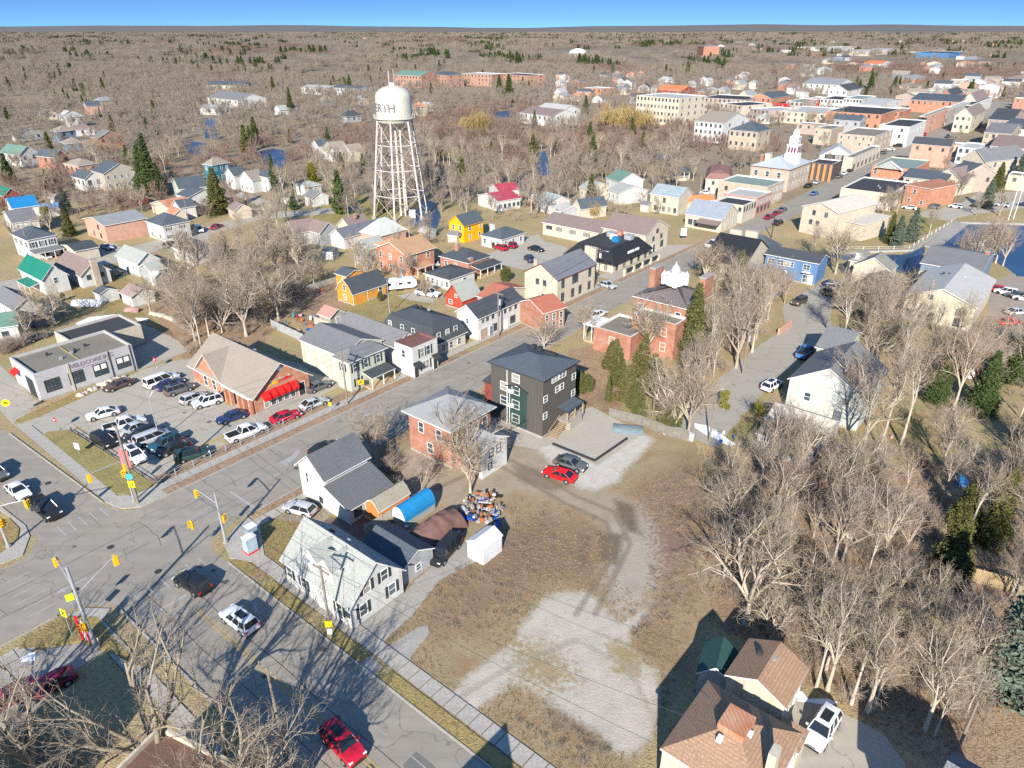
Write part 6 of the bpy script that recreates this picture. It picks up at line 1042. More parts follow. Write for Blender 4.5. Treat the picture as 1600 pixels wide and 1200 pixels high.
# landmark trees of the right-hand thicket
big = [(1165, 975, 15, 0, 'broad many-stemmed bare tree with pale limbs at the edge of the vacant lot'), (1130, 905, 9, 1, 'low spreading bare tree left of the broad many-stemmed one'), (1205, 1000, 9, 3, 'bare tree hugging the coach house corner'),
 (1275, 1075, 12, 4, 'slim pale-barked tree left of the snow strip'), (1293, 1078, 14, 2, 'pale leaning tree by the snow strip'), (1330, 1100, 13, 4, 'white-barked trunk leaning left above the drive'), (1355, 1112, 14, 2, 'forked white-barked tree above the drive'), (1365, 1110, 9, 4, 'thin tree leaning right from the foot of the forked one'),
 (1445, 1140, 13, 2, 'leaning pale tree by the fallen branches'), (1460, 1150, 7, 4, 'short bare sapling beside the fallen branches'), (1345, 715, 17, 2, 'tall birch with straight pale trunk behind the white garage'), (1375, 705, 19, 4, 'tallest birch right of the white garage'), (1408, 695, 18, 4, 'leaning white birch in the clearing'), (1490, 640, 16, 2, 'thick pale trunk with dark ivy at the clearing edge'),
 (1315, 660, 15, 1, 'shaggy double-trunk tree beside the gabled house'), (1205, 735, 13, 1, 'bare tree in front of the white garage'), (1245, 745, 12, 0, 'bare tree right in front of the garage corner'), (1300, 885, 13, 2, 'pale trunk rising from the middle of the thicket'), (1380, 870, 12, 1, 'leaning bare tree in the middle of the thicket'), (1580, 930, 10, 4, 'white birch cut by the right edge'), (1565, 780, 13, 2, 'slim bare tree near the right edge'), (1075, 682, 13, 0, 'leaning grey tree behind the board fence'), (1055, 670, 14, 3, 'forked grey tree at the end of the board fence'),
 (1010, 560, 14, 0, 'wide bare tree in front of the brick heritage house'), (915, 530, 9, 0, 'round-crowned street tree beside the snow bank'), (850, 545, 8, 3, 'low bare street tree behind the black apartment block'), (583, 720, 10, 0, 'grey bare tree between the white two-storey house and the brick house'), (725, 735, 12, 3, 'dense twiggy tree in front of the brick house'), (660, 770, 7, 1, 'small bare tree behind the orange shed'), (735, 770, 9, 0, 'ragged tree above the junk pile'),
 (1100, 445, 13, 0, 'wide bare tree behind the brick heritage house'), (1105, 440, 10, 3, 'bare tree at the pub forecourt edge'), (1175, 550, 16, 2, 'tall slim tree left of the gravel lane'), (1150, 575, 15, 1, 'bare tree beside the gravel lane bend'), (1305, 428, 15, 0, 'huge fan-shaped elm beside the blue terrace'), (1270, 400, 10, 1, 'bare tree left of the fan-shaped elm'), (385, 525, 15, 0, 'big pale spreading tree above the brick restaurant'), (327, 525, 14, 2, 'leaning bare trunk behind the restaurant roof'), (290, 470, 13, 0, 'wide bare tree with crown over the grey dormer house'),
 (82, 510, 11, 3, 'knotty pollarded tree between workshop and green roof'), (44, 530, 8, 1, 'short bare tree at the workshop corner'), (236, 490, 10, 1, 'small leaning tree by the patched garage'), (520, 310, 15, 0, 'large bare tree left of the water tower'), (448, 345, 14, 0, 'large bare tree by the residential street bend'), (555, 310, 12, 1, 'second bare tree left of the water tower'), (1056, 255, 20, 0, 'tall fan-shaped tree behind the gazebo'), (985, 262, 14, 1, 'slim bare tree in the park left of the gazebo'), (920, 272, 12, 3, 'pale rounded bare tree in the park'), (665, 235, 16, 2, 'pale-trunked tree right of the tower'), (622, 440, 6, 1, 'small bare shrub tree by the camper'), (665, 465, 6, 3, 'small bare tree by the white pickup')]
for x, y, h, v, lab in big: tree((NEAR if y > 420 else MID)[v % (5 if y > 420 else 4)], x, y, h, lab)
DB = mat('dark_bark', (.27, .225, .165), 'tree', col2=(.31, .265, .20), col3=(.22, .18, .14)); DT = mat('dark_twigs', (.25, .205, .155), 'tree', col2=(.29, .24, .185), col3=(.22, .18, .14))
STREETV = [bare(101, 16, .8, 5, (5, 5, 4, 2), .010, .42, wide=.40, fork=.24, bark=DB, tm=DT), bare(102, 16, .6, 4, (5, 5, 4, 2), .010, .36, wide=.34, fork=.3, bark=DB, tm=DT)]
for x, y, h, v, lab in ((262, 1225, 19, 0, 'big bare street tree with thick pale trunk at bottom left'), (68, 1235, 17, 1, 'wide forked bare tree in the bottom left corner'), (372, 1260, 16, 1, 'bare tree over the pale curved parapet'), (-40, 1190, 14, 0, 'bare tree whose limbs enter at the left edge')): tree(STREETV[v], x, y, h, lab)
tree(NEAR[0], 420, 1330, 14, 'bare tree below the frame casting branch shadows on the street')
# conifers
for x, y, h, v, lab in ((240, 306, 22, SPRUCE[0], 'tall dark spruce beside the stone manor'), (228, 300, 17, SPRUCE[1], 'shorter spruce joined to the tall one by the manor'), (252, 306, 12, SPRUCE[1], 'broad low spruce right of the tall pair'), (342, 333, 15, BLUES[1], 'grey-green spruce beside the residential street'), (105, 335, 9, BLUES[0], 'blue-grey spruce by the light blue roof'), (110, 368, 8, BLUES[1], 'young spruce between the foursquare house and pink brick wall'),
 (1080, 560, 15, CONE[0], 'tall golden-green cedar beside the brick heritage house'), (1150, 470, 12, CONE[0], 'golden-green cedar left of the blue terrace'), (1568, 1080, 15, BLUES[0], 'large blue-green spruce at the right edge by the board fence'), (1545, 850, 11, CONE[0], 'ragged green cedar above the board fence'), (1500, 830, 8, BLUES[1], 'low broad cedar in the right-hand wood'), (1480, 900, 9, BLUES[1], 'spreading cedar just above the board fence'), (1462, 630, 9, SPRUCE[1], 'dark spruce at the clearing edge'), (1530, 645, 11, SPRUCE[1], 'dark spruce right of the clearing'), (1580, 600, 12, SPRUCE[0], 'dark spruce under the church car park'), (1590, 700, 8, CONE[0], 'green cedar at the right edge of the wood'),
 (1400, 385, 9, BLUES[0], 'blue spruce by the river wall, left of two'), (1422, 378, 10, BLUES[0], 'blue spruce by the river wall, right of two'), (1388, 380, 9, CONE[0], 'olive cedar left of the blue spruces'), (1590, 285, 13, BLUES[0], 'dark spruce at the downtown car park'), (1555, 300, 11, BLUES[1], 'olive spruce beside the flagpoles'), (1540, 325, 10, BLUES[0], 'blue-grey spruce below the flagpoles'), (1395, 147, 16, SPRUCE[1], 'dark spruce behind the shop row'), (1357, 150, 20, SPRUCE[1], 'wide dark pine behind the shop row'), (1340, 150, 14, SPRUCE[1], 'round dark pine left of the wide one'), (430, 300, 14, SPRUCE[2], 'pointed spruce at the creek bend'), (455, 178, 18, SPRUCE[0], 'dark spruce beyond the creek, left'), (795, 160, 22, SPRUCE[1], 'big dark pine right of the willow'), (780, 150, 18, SPRUCE[1], 'dark pine beside the big one'), (835, 205, 12, SPRUCE[0], 'spruce in front of the wide brown-roofed house'), (1038, 190, 13, CONE[0], 'olive cedar in front of the retirement home'), (990, 225, 10, CONE[0], 'narrow cedar in the park'), (957, 118, 16, BLUES[0], 'dark blue spruce in the far town')): tree(v, x, y, h, lab, name='spruce_tree' if 'spruce' in lab else 'pine_tree' if 'pine' in lab else 'cedar_tree')
for k, (x, y) in enumerate(((905, 615), (918, 612))): tree(CEDARS[0], x, y, 4.5 - k, ('dark cedar shrub at the corner of the black apartment block', 'smaller cedar shrub beside the one at the apartment corner')[k], name='cedar_shrub', cat='shrub')
SLIM = [conifer(91, 8, 1.3, 2600, CED, leaf=.12, power=.6, base=.05), conifer(92, 8, 1.7, 3000, mat('olive_cedar', (.115, .11, .04), 'leaf', col2=(.15, .135, .05), col3=(.055, .058, .022)), leaf=.12, power=.55, base=.12)]
for k in range(24):
    x = 950 + (k * 37 % 100) * 1.0; y = 640 - 22 * (k % 4) + (x - 950) * .28 - (14 if k % 5 == 0 else 0); tree(SLIM[k % 2], x, y, 4.2 + (k * 13 % 7) * .5, 'slim golden-green cedar in the ragged clump behind the board fence', 'cedars behind the board fence', name='cedar_tree', wide=1.0 + .3 * (k % 3))
for x, y, h, lab in ((595, 470, 2.2, 'round evergreen bush in front of the gambrel barn'), (790, 440, 4, 'young fir beside the rust roof'), (772, 388, 2, 'round bush before the white bungalow'), (850, 482, 2, 'round bush at the cream hall corner'), (1130, 640, 3.5, 'yellow-green bush on the lawn below the lane'), (1186, 655, 3, 'yellow bush beside the white garage'), (72, 345, 5, 'olive bush between two white houses at left'), (430, 462, 5, 'green juniper behind the fence'), (100, 470, 2, 'ivy bush by the board fence')): tree(CEDARS[2 if 'yellow' in lab or 'olive' in lab else 0], x, y, h, lab, name='bush', cat='shrub', wide=1.2)
tree(CEDARS[2], 490, 285, 8, 'yellow-green cedar above the pale-roofed house', name='cedar_tree', wide=1.3); tree(WILLOW[0], 748, 215, 14, 'golden weeping willow beyond the water tower', name='willow_tree'); tree(WILLOW[0], 965, 205, 15, 'orange-gold willow in the park, left of two', name='willow_tree', wide=1.5); tree(WILLOW[0], 995, 203, 12, 'orange-gold willow in the park, right of two', name='willow_tree', wide=1.4)
tree(WILLOW[0], 922, 340, 5, 'straw-coloured weeping shrub beside the cottage', name='willow_shrub', cat='shrub')
# trees of each grove: every one its own object, alike within the grove
def free(X, Y, m=0.0):
    if any((X - a) ** 2 + (Y - c) ** 2 < (r_ * .75 + m) ** 2 for a, c, r_ in FOOT): return False
    return not any(pip(X, Y, P) for P in NOGO)
PLACED = []
def grove(poly, n, variants, h0, h1, label, group, name='bare_tree', sep=2.5, cat='tree', wide=1.0):
    Q = [g(*q) for q in poly]; x0, x1 = min(q[0] for q in Q), max(q[0] for q in Q); y0, y1 = min(q[1] for q in Q), max(q[1] for q in Q); k = t = 0
    while k < n and t < n * 60:
        t += 1; X, Y = random.uniform(x0, x1), random.uniform(y0, y1)
        if not pip(X, Y, Q) or not free(X, Y, 1.0) or any((X - a) ** 2 + (Y - c) ** 2 < sep * sep for a, c in PLACED): continue
        tree(random.choice(variants), X, Y, random.uniform(h0, h1), label, group, name, cat, True, wide); PLACED.append((X, Y)); k += 1
NEART = [NEAR[1], NEAR[2], NEAR[4], NEAR[2], NEAR[0]]
grove([(1090, 790), (1180, 730), (1300, 750), (1420, 780), (1470, 860), (1450, 960), (1330, 1040), (1200, 1000), (1150, 930)], 24, NEART, 7, 13, 'bare grey-brown tree in the dense thicket right of the vacant lot', 'trees of the right-hand thicket')
grove([(1240, 1020), (1350, 960), (1480, 960), (1560, 1100), (1480, 1130), (1340, 1095), (1260, 1060)], 14, NEART, 6, 11, 'bare tree between the drive and the board fence', 'trees above the drive')
grove([(1470, 560), (1600, 540), (1650, 800), (1620, 1000), (1500, 900), (1440, 720)], 20, NEART, 8, 14, 'bare tree in the wood along the right edge', 'trees along the right edge')
grove([(1290, 480), (1430, 500), (1500, 560), (1480, 640), (1350, 600), (1300, 560)], 20, NEAR[1:], 10, 16, 'pale birch or bare tree below the two river halls', 'birches below the river halls')
grove([(1070, 500), (1180, 430), (1230, 470), (1170, 560), (1090, 640), (1050, 620)], 26, NEART, 9, 14, 'bare tree beside the brick heritage house and gravel lane', 'trees by the heritage house')
grove([(1480, 370), (1560, 380), (1600, 440), (1520, 450), (1480, 430)], 8, NEAR[1:3], 11, 15, 'slim bare tree standing at the pond edge', 'trees at the pond edge', sep=2)
grove([(240, 430), (340, 390), (450, 380), (500, 440), (440, 500), (390, 540), (300, 545)], 40, NEAR, 8, 14, 'bare tan tree in the thicket above the brick restaurant', 'trees above the restaurant')
grove([(0, 250), (230, 215), (330, 240), (330, 320), (160, 340), (0, 420)], 26, MID, 8, 13, 'bare tree among the houses at the left', 'trees among the left houses', sep=4)
grove([(400, 290), (620, 220), (720, 260), (720, 340), (650, 350), (560, 345), (420, 390)], 26, MID, 9, 14, 'bare tree around the foot of the water tower', 'trees around the water tower', sep=4)
grove([(680, 240), (900, 230), (1100, 250), (1080, 300), (900, 345), (720, 350)], 46, MID, 8, 14, 'bare tree in the wooded park between tower and town hall', 'trees of the park', sep=4)
grove([(1240, 360), (1500, 270), (1600, 330), (1420, 380), (1300, 400)], 9, MID, 6, 10, 'bare tree along the river bank near downtown', 'trees on the river bank', sep=4)
grove([(560, 400), (700, 350), (700, 380), (640, 450), (480, 440)], 8, MID, 6, 10, 'bare tree in the back gardens behind the terrace', 'back garden trees', sep=4)
grove([(1250, 180), (1330, 190), (1310, 240), (1260, 240)], 10, MID, 9, 13, 'bare tree behind the clock tower', 'trees behind the clock tower', sep=4)
print('bare trees', NTREE[0])
# ------------------------------------------------------------------ what nobody could count
def library(name, variants, joined=True):
    c = bpy.data.collections.new(name)
    for i, (a, t, H) in enumerate(variants):
        me = bpy.data.meshes.new(name)
        va = np.empty(len(a.vertices) * 3, np.float32); a.vertices.foreach_get('co', va); vt = np.empty(len(t.vertices) * 3, np.float32); t.vertices.foreach_get('co', vt)
        V = np.concatenate([va, vt]).reshape(-1, 3); fa = np.empty(len(a.loops), np.int32); a.loops.foreach_get('vertex_index', fa); ft = np.empty(len(t.loops), np.int32); t.loops.foreach_get('vertex_index', ft)
        Fq = np.concatenate([fa.reshape(-1, 4), ft.reshape(-1, 4) + len(a.vertices)]); me = np_mesh(name, V, Fq, FWOOD if name == 'far_tree' else t.materials[0])
        c.objects.link(bpy.data.objects.new(name + '_source', me))
    return c
def scatter(name, pts, coll, s0, s1, mt, kind='stuff'):
    me = bpy.data.meshes.new(name); me.from_pydata(pts, [], []); o = put(name, me); o['kind'] = kind; me.materials.append(mt)
    ng = bpy.data.node_groups.new(name, 'GeometryNodeTree'); ng.interface.new_socket('Geometry', in_out='INPUT', socket_type='NodeSocketGeometry'); ng.interface.new_socket('Geometry', in_out='OUTPUT', socket_type='NodeSocketGeometry')
    N = ng.nodes; L = ng.links.new; i = N.new('NodeGroupInput'); u = N.new('NodeGroupOutput'); ip = N.new('GeometryNodeInstanceOnPoints'); ci = N.new('GeometryNodeCollectionInfo'); ci.inputs['Collection'].default_value = coll; ci.inputs['Separate Children'].default_value = True; ci.inputs['Reset Children'].default_value = True
    rr = N.new('FunctionNodeRandomValue'); rr.data_type = 'FLOAT_VECTOR'; rr.inputs[0].default_value = (0, 0, 0); rr.inputs[1].default_value = (0, 0, 6.283)
    rs = N.new('FunctionNodeRandomValue'); rs.data_type = 'FLOAT'; rs.inputs[2].default_value = s0; rs.inputs[3].default_value = s1; rs.inputs['Seed'].default_value = 5
    L(i.outputs[0], ip.inputs['Points']); L(ci.outputs[0], ip.inputs['Instance']); ip.inputs['Pick Instance'].default_value = True; L(rr.outputs[0], ip.inputs['Rotation']); L(rs.outputs[1], ip.inputs['Scale']); L(ip.outputs[0], u.inputs[0])
    m = o.modifiers.new('scatter', 'NODES'); m.node_group = ng; return o
farlib = library('far_tree', [(a, c, H) for a, c, H in FARV]); conlib = library('far_conifer', FCON)
# clumps for the distance: a dozen trees melted together
def clump(seed, conf):
    rng = np.random.default_rng(seed); Vs, Fs = [], []; off = 0; src = FCON if conf else FARV
    for k in range(7 if conf else 9):
        a, t, H = src[k % len(src)]; me = t; v = np.empty(len(me.vertices) * 3, np.float32); me.vertices.foreach_get('co', v); v = v.reshape(-1, 3); f = np.empty(len(me.loops), np.int32); me.loops.foreach_get('vertex_index', f); f = f.reshape(-1, 4)
        keep = f[rng.random(len(f)) < (.5 if conf else .55)]; an = rng.uniform(0, 6.28); M = np.array([[math.cos(an), -math.sin(an), 0], [math.sin(an), math.cos(an), 0], [0, 0, 1]]); s = rng.uniform(.8, 1.3); w_ = v @ M.T * s * np.array([1.5, 1.5, 1]) + np.array([rng.uniform(-16, 16), rng.uniform(-16, 16), 0]); Vs.append(w_); Fs.append(keep + off); off += len(v)
    V = np.concatenate(Vs); Fq = np.concatenate(Fs); return V, Fq
cl = bpy.data.collections.new('far_clumps'); cc = bpy.data.collections.new('far_conifer_clumps')
for k in range(4):
    cl.objects.link(bpy.data.objects.new('clump_source', np_mesh('clump', *clump(70 + k, False), FWOOD)))
    cc.objects.link(bpy.data.objects.new('clump_source', np_mesh('clump', *clump(80 + k, True), SPR)))
def wedge_points(y0, y1, n, conifers=False, margin=30, dens=None):
    out = []; t = 0
    while len(out) < n and t < n * 16:
        t += 1; Y = math.sqrt(random.uniform(y0 * y0, y1 * y1)); X = random.uniform(-1, 1) * (Y * .76 + margin)
        v = mnoise.noise(Vector((X / 160, Y / 220, 2.0 if conifers else 9.0))) + .5 * mnoise.noise(Vector((X / 50, Y / 60, 4)))
        if conifers and v < .12: continue
        if not conifers and v < -.42: continue
        if Y < 1100:
            if any((X - a) ** 2 + (Y - c) ** 2 < (r_ * .9 + 1.5) ** 2 for a, c, r_ in FOOTFAR): continue
            if any(pip(X, Y, P) for P in NOGO): continue
            if X > .23 * Y + 30 and Y < 640 and X > 0 and random.random() < .6 and X < Y * .76: continue
        out.append((X, Y, 0))
    return out
FOOTFAR = [f for f in FOOT if f[1] > 180]
THIN = [([g(*q) for q in P], k * .55 if P[0][1] > 84 else k) for P, k in (([(830, 112), (1240, 105), (1260, 172), (830, 172)], .75), ([(1240, 88), (1640, 85), (1640, 160), (1240, 150)], .6), ([(0, 160), (190, 160), (200, 255), (0, 255)], .5), ([(310, 60), (600, 60), (600, 70), (310, 70)], .7), ([(218, 118), (320, 116), (330, 130), (215, 128)], .97), ([(180, 56), (330, 58), (330, 63), (180, 62)], .95), ([(400, 88), (450, 90), (440, 100), (400, 98)], .9), ([(860, 78), (1100, 74), (1100, 84), (860, 92)], .8), ([(1380, 50), (1500, 50), (1500, 58), (1380, 58)], .85), ([(430, 190), (520, 195), (520, 245), (440, 240)], .6), ([(1050, 215), (1130, 215), (1120, 262), (1060, 262)], .6), ([(460, 130), (720, 130), (720, 150), (460, 150)], .55), ([(600, 112), (835, 112), (835, 138), (600, 138)], .7), ([(1100, 60), (1500, 62), (1500, 90), (1100, 88)], .4))]
def thin(pts): return [p for p in pts if not any(pip(p[0], p[1], P) and random.random() < k for P, k in THIN)]
def zone(p): return mnoise.noise(Vector((p[0] / 420, p[1] / 700, 31))) + .35 * mnoise.noise(Vector((p[0] / 90, p[1] / 160, 7)))
fw_ = thin(wedge_points(225, 1150, 16000)); scl_ = library('far_scrub', [bare(24, 7, 1.0, 6, (4, 4, 2), .05, .08, fork=.1, bark=SCRUB, tm=SCRUB, wide=.5)]); scatter('far_woods', [p for p in fw_ if zone(p) < .22], farlib, .4, .92, FWOOD); scatter('far_scrub', [p for p in fw_ if zone(p) >= .22], scl_, .6, 1.2, SCRUB)
scatter('far_evergreens', thin(wedge_points(235, 1150, 260, True)), conlib, .45, 1.2, SPR)
def ring(y0, y1, n, con): return thin(wedge_points(y0, y1, n, con, 60))
scc = bpy.data.collections.new('scrub_clumps'); 
for k in range(3): scc.objects.link(bpy.data.objects.new('clump_source', np_mesh('clump', *[q if i_ else q * np.array([1, 1, .6]) for i_, q in enumerate(clump(75 + k, False))], SCRUB)))
dw = ring(1050, 7500, 17000, False); scatter('distant_woods', [p for p in dw if zone(p) < .2], cl, .55, 1.15, FWOOD); scatter('distant_scrub', [p for p in dw if zone(p) >= .2], scc, .7, 1.2, SCRUB); scatter('distant_evergreens', ring(1050, 7500, 2600, True), cc, .6, 1.15, SPR)
# brush and dry grass
bl = library('brush', BUSH)
def area_points(poly, n, avoid=True):
    Q = [g(*q) for q in poly]; x0, x1 = min(q[0] for q in Q), max(q[0] for q in Q); y0, y1 = min(q[1] for q in Q), max(q[1] for q in Q); o = []; t = 0
    while len(o) < n and t < n * 16:
        t += 1; X, Y = random.uniform(x0, x1), random.uniform(y0, y1)
        if pip(X, Y, Q) and random.random() < .5 + .9 * mnoise.noise(Vector((X * .12, Y * .12, 3))) and (not avoid or free(X, Y, .3)): o.append((X, Y, 0))
    return o
bp = []
for poly, n in (([(1090, 700), (1440, 700), (1500, 960), (1560, 1180), (1330, 1100), (1230, 1040), (1090, 930)], 380), ([(250, 420), (460, 380), (520, 450), (430, 520), (290, 555)], 620),
                ([(1440, 540), (1640, 520), (1640, 1000), (1460, 900)], 200), ([(1050, 480), (1180, 440), (1200, 540), (1080, 660), (1020, 600)], 120), ([(600, 700), (700, 700), (760, 760), (700, 790), (600, 780)], 60), ([(0, 505), (110, 490), (70, 530), (0, 560)], 50), ([(560, 350), (720, 340), (700, 420), (600, 430)], 60), ([(700, 260), (1000, 250), (1000, 340), (720, 350)], 260), ([(0, 1150), (60, 1110), (160, 1180), (100, 1260)], 20)): bp += area_points(poly, n)
scatter('brush', bp, bl, .45, 1.15, TWIGP); bp = []
for poly, n in (([(640, 930), (740, 880), (800, 900), (820, 950), (760, 1000), (690, 980)], 80), ([(770, 800), (850, 770), (930, 800), (950, 850), (900, 900), (820, 900)], 70), ([(1010, 780), (1080, 740), (1100, 950), (1060, 1000), (1020, 960)], 110), ([(850, 1110), (960, 1180), (900, 1210), (800, 1130)], 40), ([(940, 960), (1020, 960), (1000, 1060), (950, 1050)], 16)): bp += area_points(poly, n)
scatter('weeds', bp, bl, .12, .38, TWIG)
def tuft(seed, m):
    rng = np.random.default_rng(seed); t = []
    for k in range(16): a = rng.uniform(0, 6.28); r_ = rng.uniform(0, .16); p = np.array([r_ * math.cos(a), r_ * math.sin(a), 0]); t.append((p, p + np.array([math.cos(a) * .14, math.sin(a) * .14, rng.uniform(.12, .34)]), .016, .004))
    return np_mesh('tuft', *tube_np(t, 3), m)
tl = bpy.data.collections.new('tufts'); STRAW = mat('straw', (.38, .295, .175), 'tree', col2=(.34, .255, .15), col3=(.31, .235, .14))
for k in range(4): tl.objects.link(bpy.data.objects.new('tuft_source', tuft(90 + k, STRAW)))
tp = []
for poly, n in (([(640, 960), (740, 860), (800, 780), (960, 760), (1080, 720), (1090, 960), (1035, 1120), (950, 1250), (760, 1180), (600, 1010)], 5200), ([(1090, 700), (1440, 700), (1600, 900), (1600, 1200), (1430, 1180), (1230, 1050), (1090, 960)], 9000), ([(60, 690), (110, 674), (235, 757), (200, 772)], 500), ([(385, 850), (436, 807), (520, 790), (440, 915), (400, 893)], 500), ([(890, 545), (960, 540), (1000, 590), (960, 650), (900, 630)], 900), ([(430, 450), (560, 450), (680, 470), (560, 520), (450, 500)], 1500)): tp += area_points(poly, n)
scatter('dry_grass', tp, tl, .3, .75, STRAW)
# ------------------------------------------------------------------ vehicles
CARS = dict(sedan=(4.8, 1.84, 1.45, .90, (-1.95, 1.05), (-1.05, .25), .82), suv=(4.7, 1.9, 1.72, 1.05, (-2.25, 1.15), (-1.95, .45), .98), hatch=(4.3, 1.8, 1.52, .95, (-2.05, 1.1), (-1.6, .35), .88),
            pickup=(5.9, 2.02, 1.92, 1.12, (-.95, 1.55), (-.65, .75), 1.10), van=(5.1, 1.98, 1.78, 1.05, (-2.5, 1.75), (-2.3, .85), .98), cap=(5.8, 2.0, 2.0, 1.12, (-2.8, 1.55), (-2.75, .75), 1.1))
def paint(key, c): return mat('paint_' + key, c, 'plain', rough=.28, var=.03)
PAINT = dict(white=(.62, .63, .64), silver=(.38, .40, .42), black=(.018, .02, .022), grey=(.10, .105, .11), red=(.42, .01, .03), scarlet=(.62, .01, .015), navy=(.02, .035, .10), teal=(.02, .07, .10), green=(.02, .05, .045), brown=(.09, .06, .05), maroon=(.22, .01, .04), blue=(.04, .16, .35), olive=(.12, .13, .09))
CGL = mat('car_glass', (.015, .02, .025), 'flat', rough=.08); LAMP = mat('headlamp', (.75, .75, .72), 'flat', rough=.2); TAIL = mat('tail_lamp', (.5, .01, .01), 'flat', rough=.3); RIM = mat('wheel_rim', (.42, .43, .45), 'flat', rough=.3, metallic=.6)
WM = MB().tube((0, -.11, 0), (0, .11, 0), .34, n=14).mesh('tyre', [BLK]); RMM = MB().tube((0, -.125, 0), (0, .125, 0), .21, n=10).mesh('rim', [RIM])
CM = {}
def car_meshes(ty, color):
    k = (ty, color)
    if k in CM: return CM[k]
    L, W, H, belt, cb, cr, hood = CARS[ty]; w = W / 2; P = paint(color, PAINT[color]); b = MB()
    xs = [-L / 2, -L / 2 + .12, -L / 2 + .5, cb[0] + .1, 0, cb[1] - .1, L / 2 - .75, L / 2 - .22, L / 2]; n = len(xs)
    xs = sorted(xs)
    def zt(x):
        if x > cb[1]: f = (x - cb[1]) / (L / 2 - cb[1]); return belt - (belt - hood) * f - .10 * f ** 3
        if x < cb[0]: return belt - .03 - .06 * ((cb[0] - x) / max(.1, L / 2 + cb[0]))
        return belt
    def ww(x): e = max(0, abs(x) - L / 2 + .7) / .7; return w * (1 - .16 * e * e)
    for x in xs:
        z1 = zt(x); a = ww(x); e = .13 if abs(x) > L / 2 - .05 else 0
        b.v += [(x, -a * .86, .20 + e), (x, -a, .42), (x, -a, z1 - .20), (x, -a * .93, z1 - .03 - e), (x, -a * .6, z1 - e * .8), (x, 0, z1 + .02 - e * .8), (x, a * .6, z1 - e * .8), (x, a * .93, z1 - .03 - e), (x, a, z1 - .20), (x, a, .42), (x, a * .86, .20 + e)]
    for i in range(n - 1):
        for j in range(10): b.f.append((i * 11 + j, (i + 1) * 11 + j, (i + 1) * 11 + j + 1, i * 11 + j + 1)); b.m.append(0)
        b.f.append((i * 11 + 10, (i + 1) * 11 + 10, (i + 1) * 11, i * 11)); b.m.append(1)
    b.f.append(tuple(range(11))); b.m.append(0); b.f.append(tuple((n - 1) * 11 + k for k in reversed(range(11)))); b.m.append(0)
    hw, hr = w * .90, w * .70; zb, zr = belt - .02, H
    B0 = [(cb[0], -hw, zb), (cb[1], -hw, zb), (cb[1], hw, zb), (cb[0], hw, zb)]; T0 = [(cr[0], -hr, zr - .06), (cr[1], -hr, zr - .06), (cr[1], hr, zr - .06), (cr[0], hr, zr - .06)]
    def lerp(a, c, t): return tuple(a[q] + (c[q] - a[q]) * t for q in range(3))
    for k_ in range(4): b.tube(B0[k_], T0[k_], .05, .045, 4, cap=False)
    for s in (-1, 1): # middle pillars
        for t in ((.5,) if ty in ('sedan', 'pickup', 'hatch') else (.33, .66)):
            p, q = lerp(B0[0 if s < 0 else 3], B0[1 if s < 0 else 2], t), lerp(T0[0 if s < 0 else 3], T0[1 if s < 0 else 2], t); b.tube(p, q, .045, .045, 4, cap=False)
    rx0, rx1 = cr[0] - .06, cr[1] + .08; b.v += [(rx0, -hr, zr - .07), (rx1, -hr, zr - .07), (rx1, hr, zr - .07), (rx0, hr, zr - .07), (rx0 + .18, -hr * .8, zr), (rx1 - .25, -hr * .8, zr), (rx1 - .25, hr * .8, zr), (rx0 + .18, hr * .8, zr)]
    i = len(b.v) - 8; b.f += [(i, i + 1, i + 5, i + 4), (i + 1, i + 2, i + 6, i + 5), (i + 2, i + 3, i + 7, i + 6), (i + 3, i, i + 4, i + 7), (i + 4, i + 5, i + 6, i + 7)]; b.m += [0] * 5
    if ty == 'pickup':
        b.box(-L / 2 + .12, -w + .16, belt - .02, cb[0] - .1, w - .16, belt + .012, 1); b.box(-L / 2, -w + .02, belt - .05, cb[0], -w + .15, belt + .06).box(-L / 2, w - .15, belt - .05, cb[0], w - .02, belt + .06).box(-L / 2 - .02, -w + .05, belt - .1, -L / 2 + .1, w - .05, belt + .06)
    b.box(-L / 2 - .03, -w * .8, .25, -L / 2 + .1, w * .8, .42, 1); b.box(L / 2 - .12, -w * .75, .24, L / 2 + .03, w * .75, .45, 1); b.box(L / 2 - .1, -w * .4, .5, L / 2 + .015, w * .4, .62, 1)
    for x in (L / 2 - .92, -L / 2 + .95):
        for s in (-1, 1): b.tube((x, s * (w - .06), .36), (x, s * (w + .008), .36), .42, n=14, m=1)
    body = b.mesh('body', [P, BLK], True)
    try: body.set_sharp_from_angle(angle=R(35))
    except Exception: pass
    def pane(nm, q, m=CGL): return MB().poly(q).mesh(nm, [m])
    def ins(a, c, d, e, t=.05): ctr = [sum(v[q] for v in (a, c, d, e)) / 4 for q in range(3)]; return [lerp(v, ctr, t) for v in (a, c, d, e)]
    T1 = [lerp(B0[q], T0[q], .96) for q in range(4)]
    parts = [('windshield', pane('windshield', ins(B0[1], B0[2], T1[2], T1[1]))), ('rear_window', pane('rear_window', ins(B0[3], B0[0], T1[0], T1[3]))), ('side_window', pane('side_window', ins(B0[0], B0[1], T1[1], T1[0], .03))), ('side_window', pane('side_window', ins(B0[2], B0[3], T1[3], T1[2], .03)))]
    if ty == 'suv': parts.append(('sunroof', MB().box(cr[0] + .7, -.4, H, cr[1] - .35, .4, H + .015).mesh('sunroof', [CGL])))
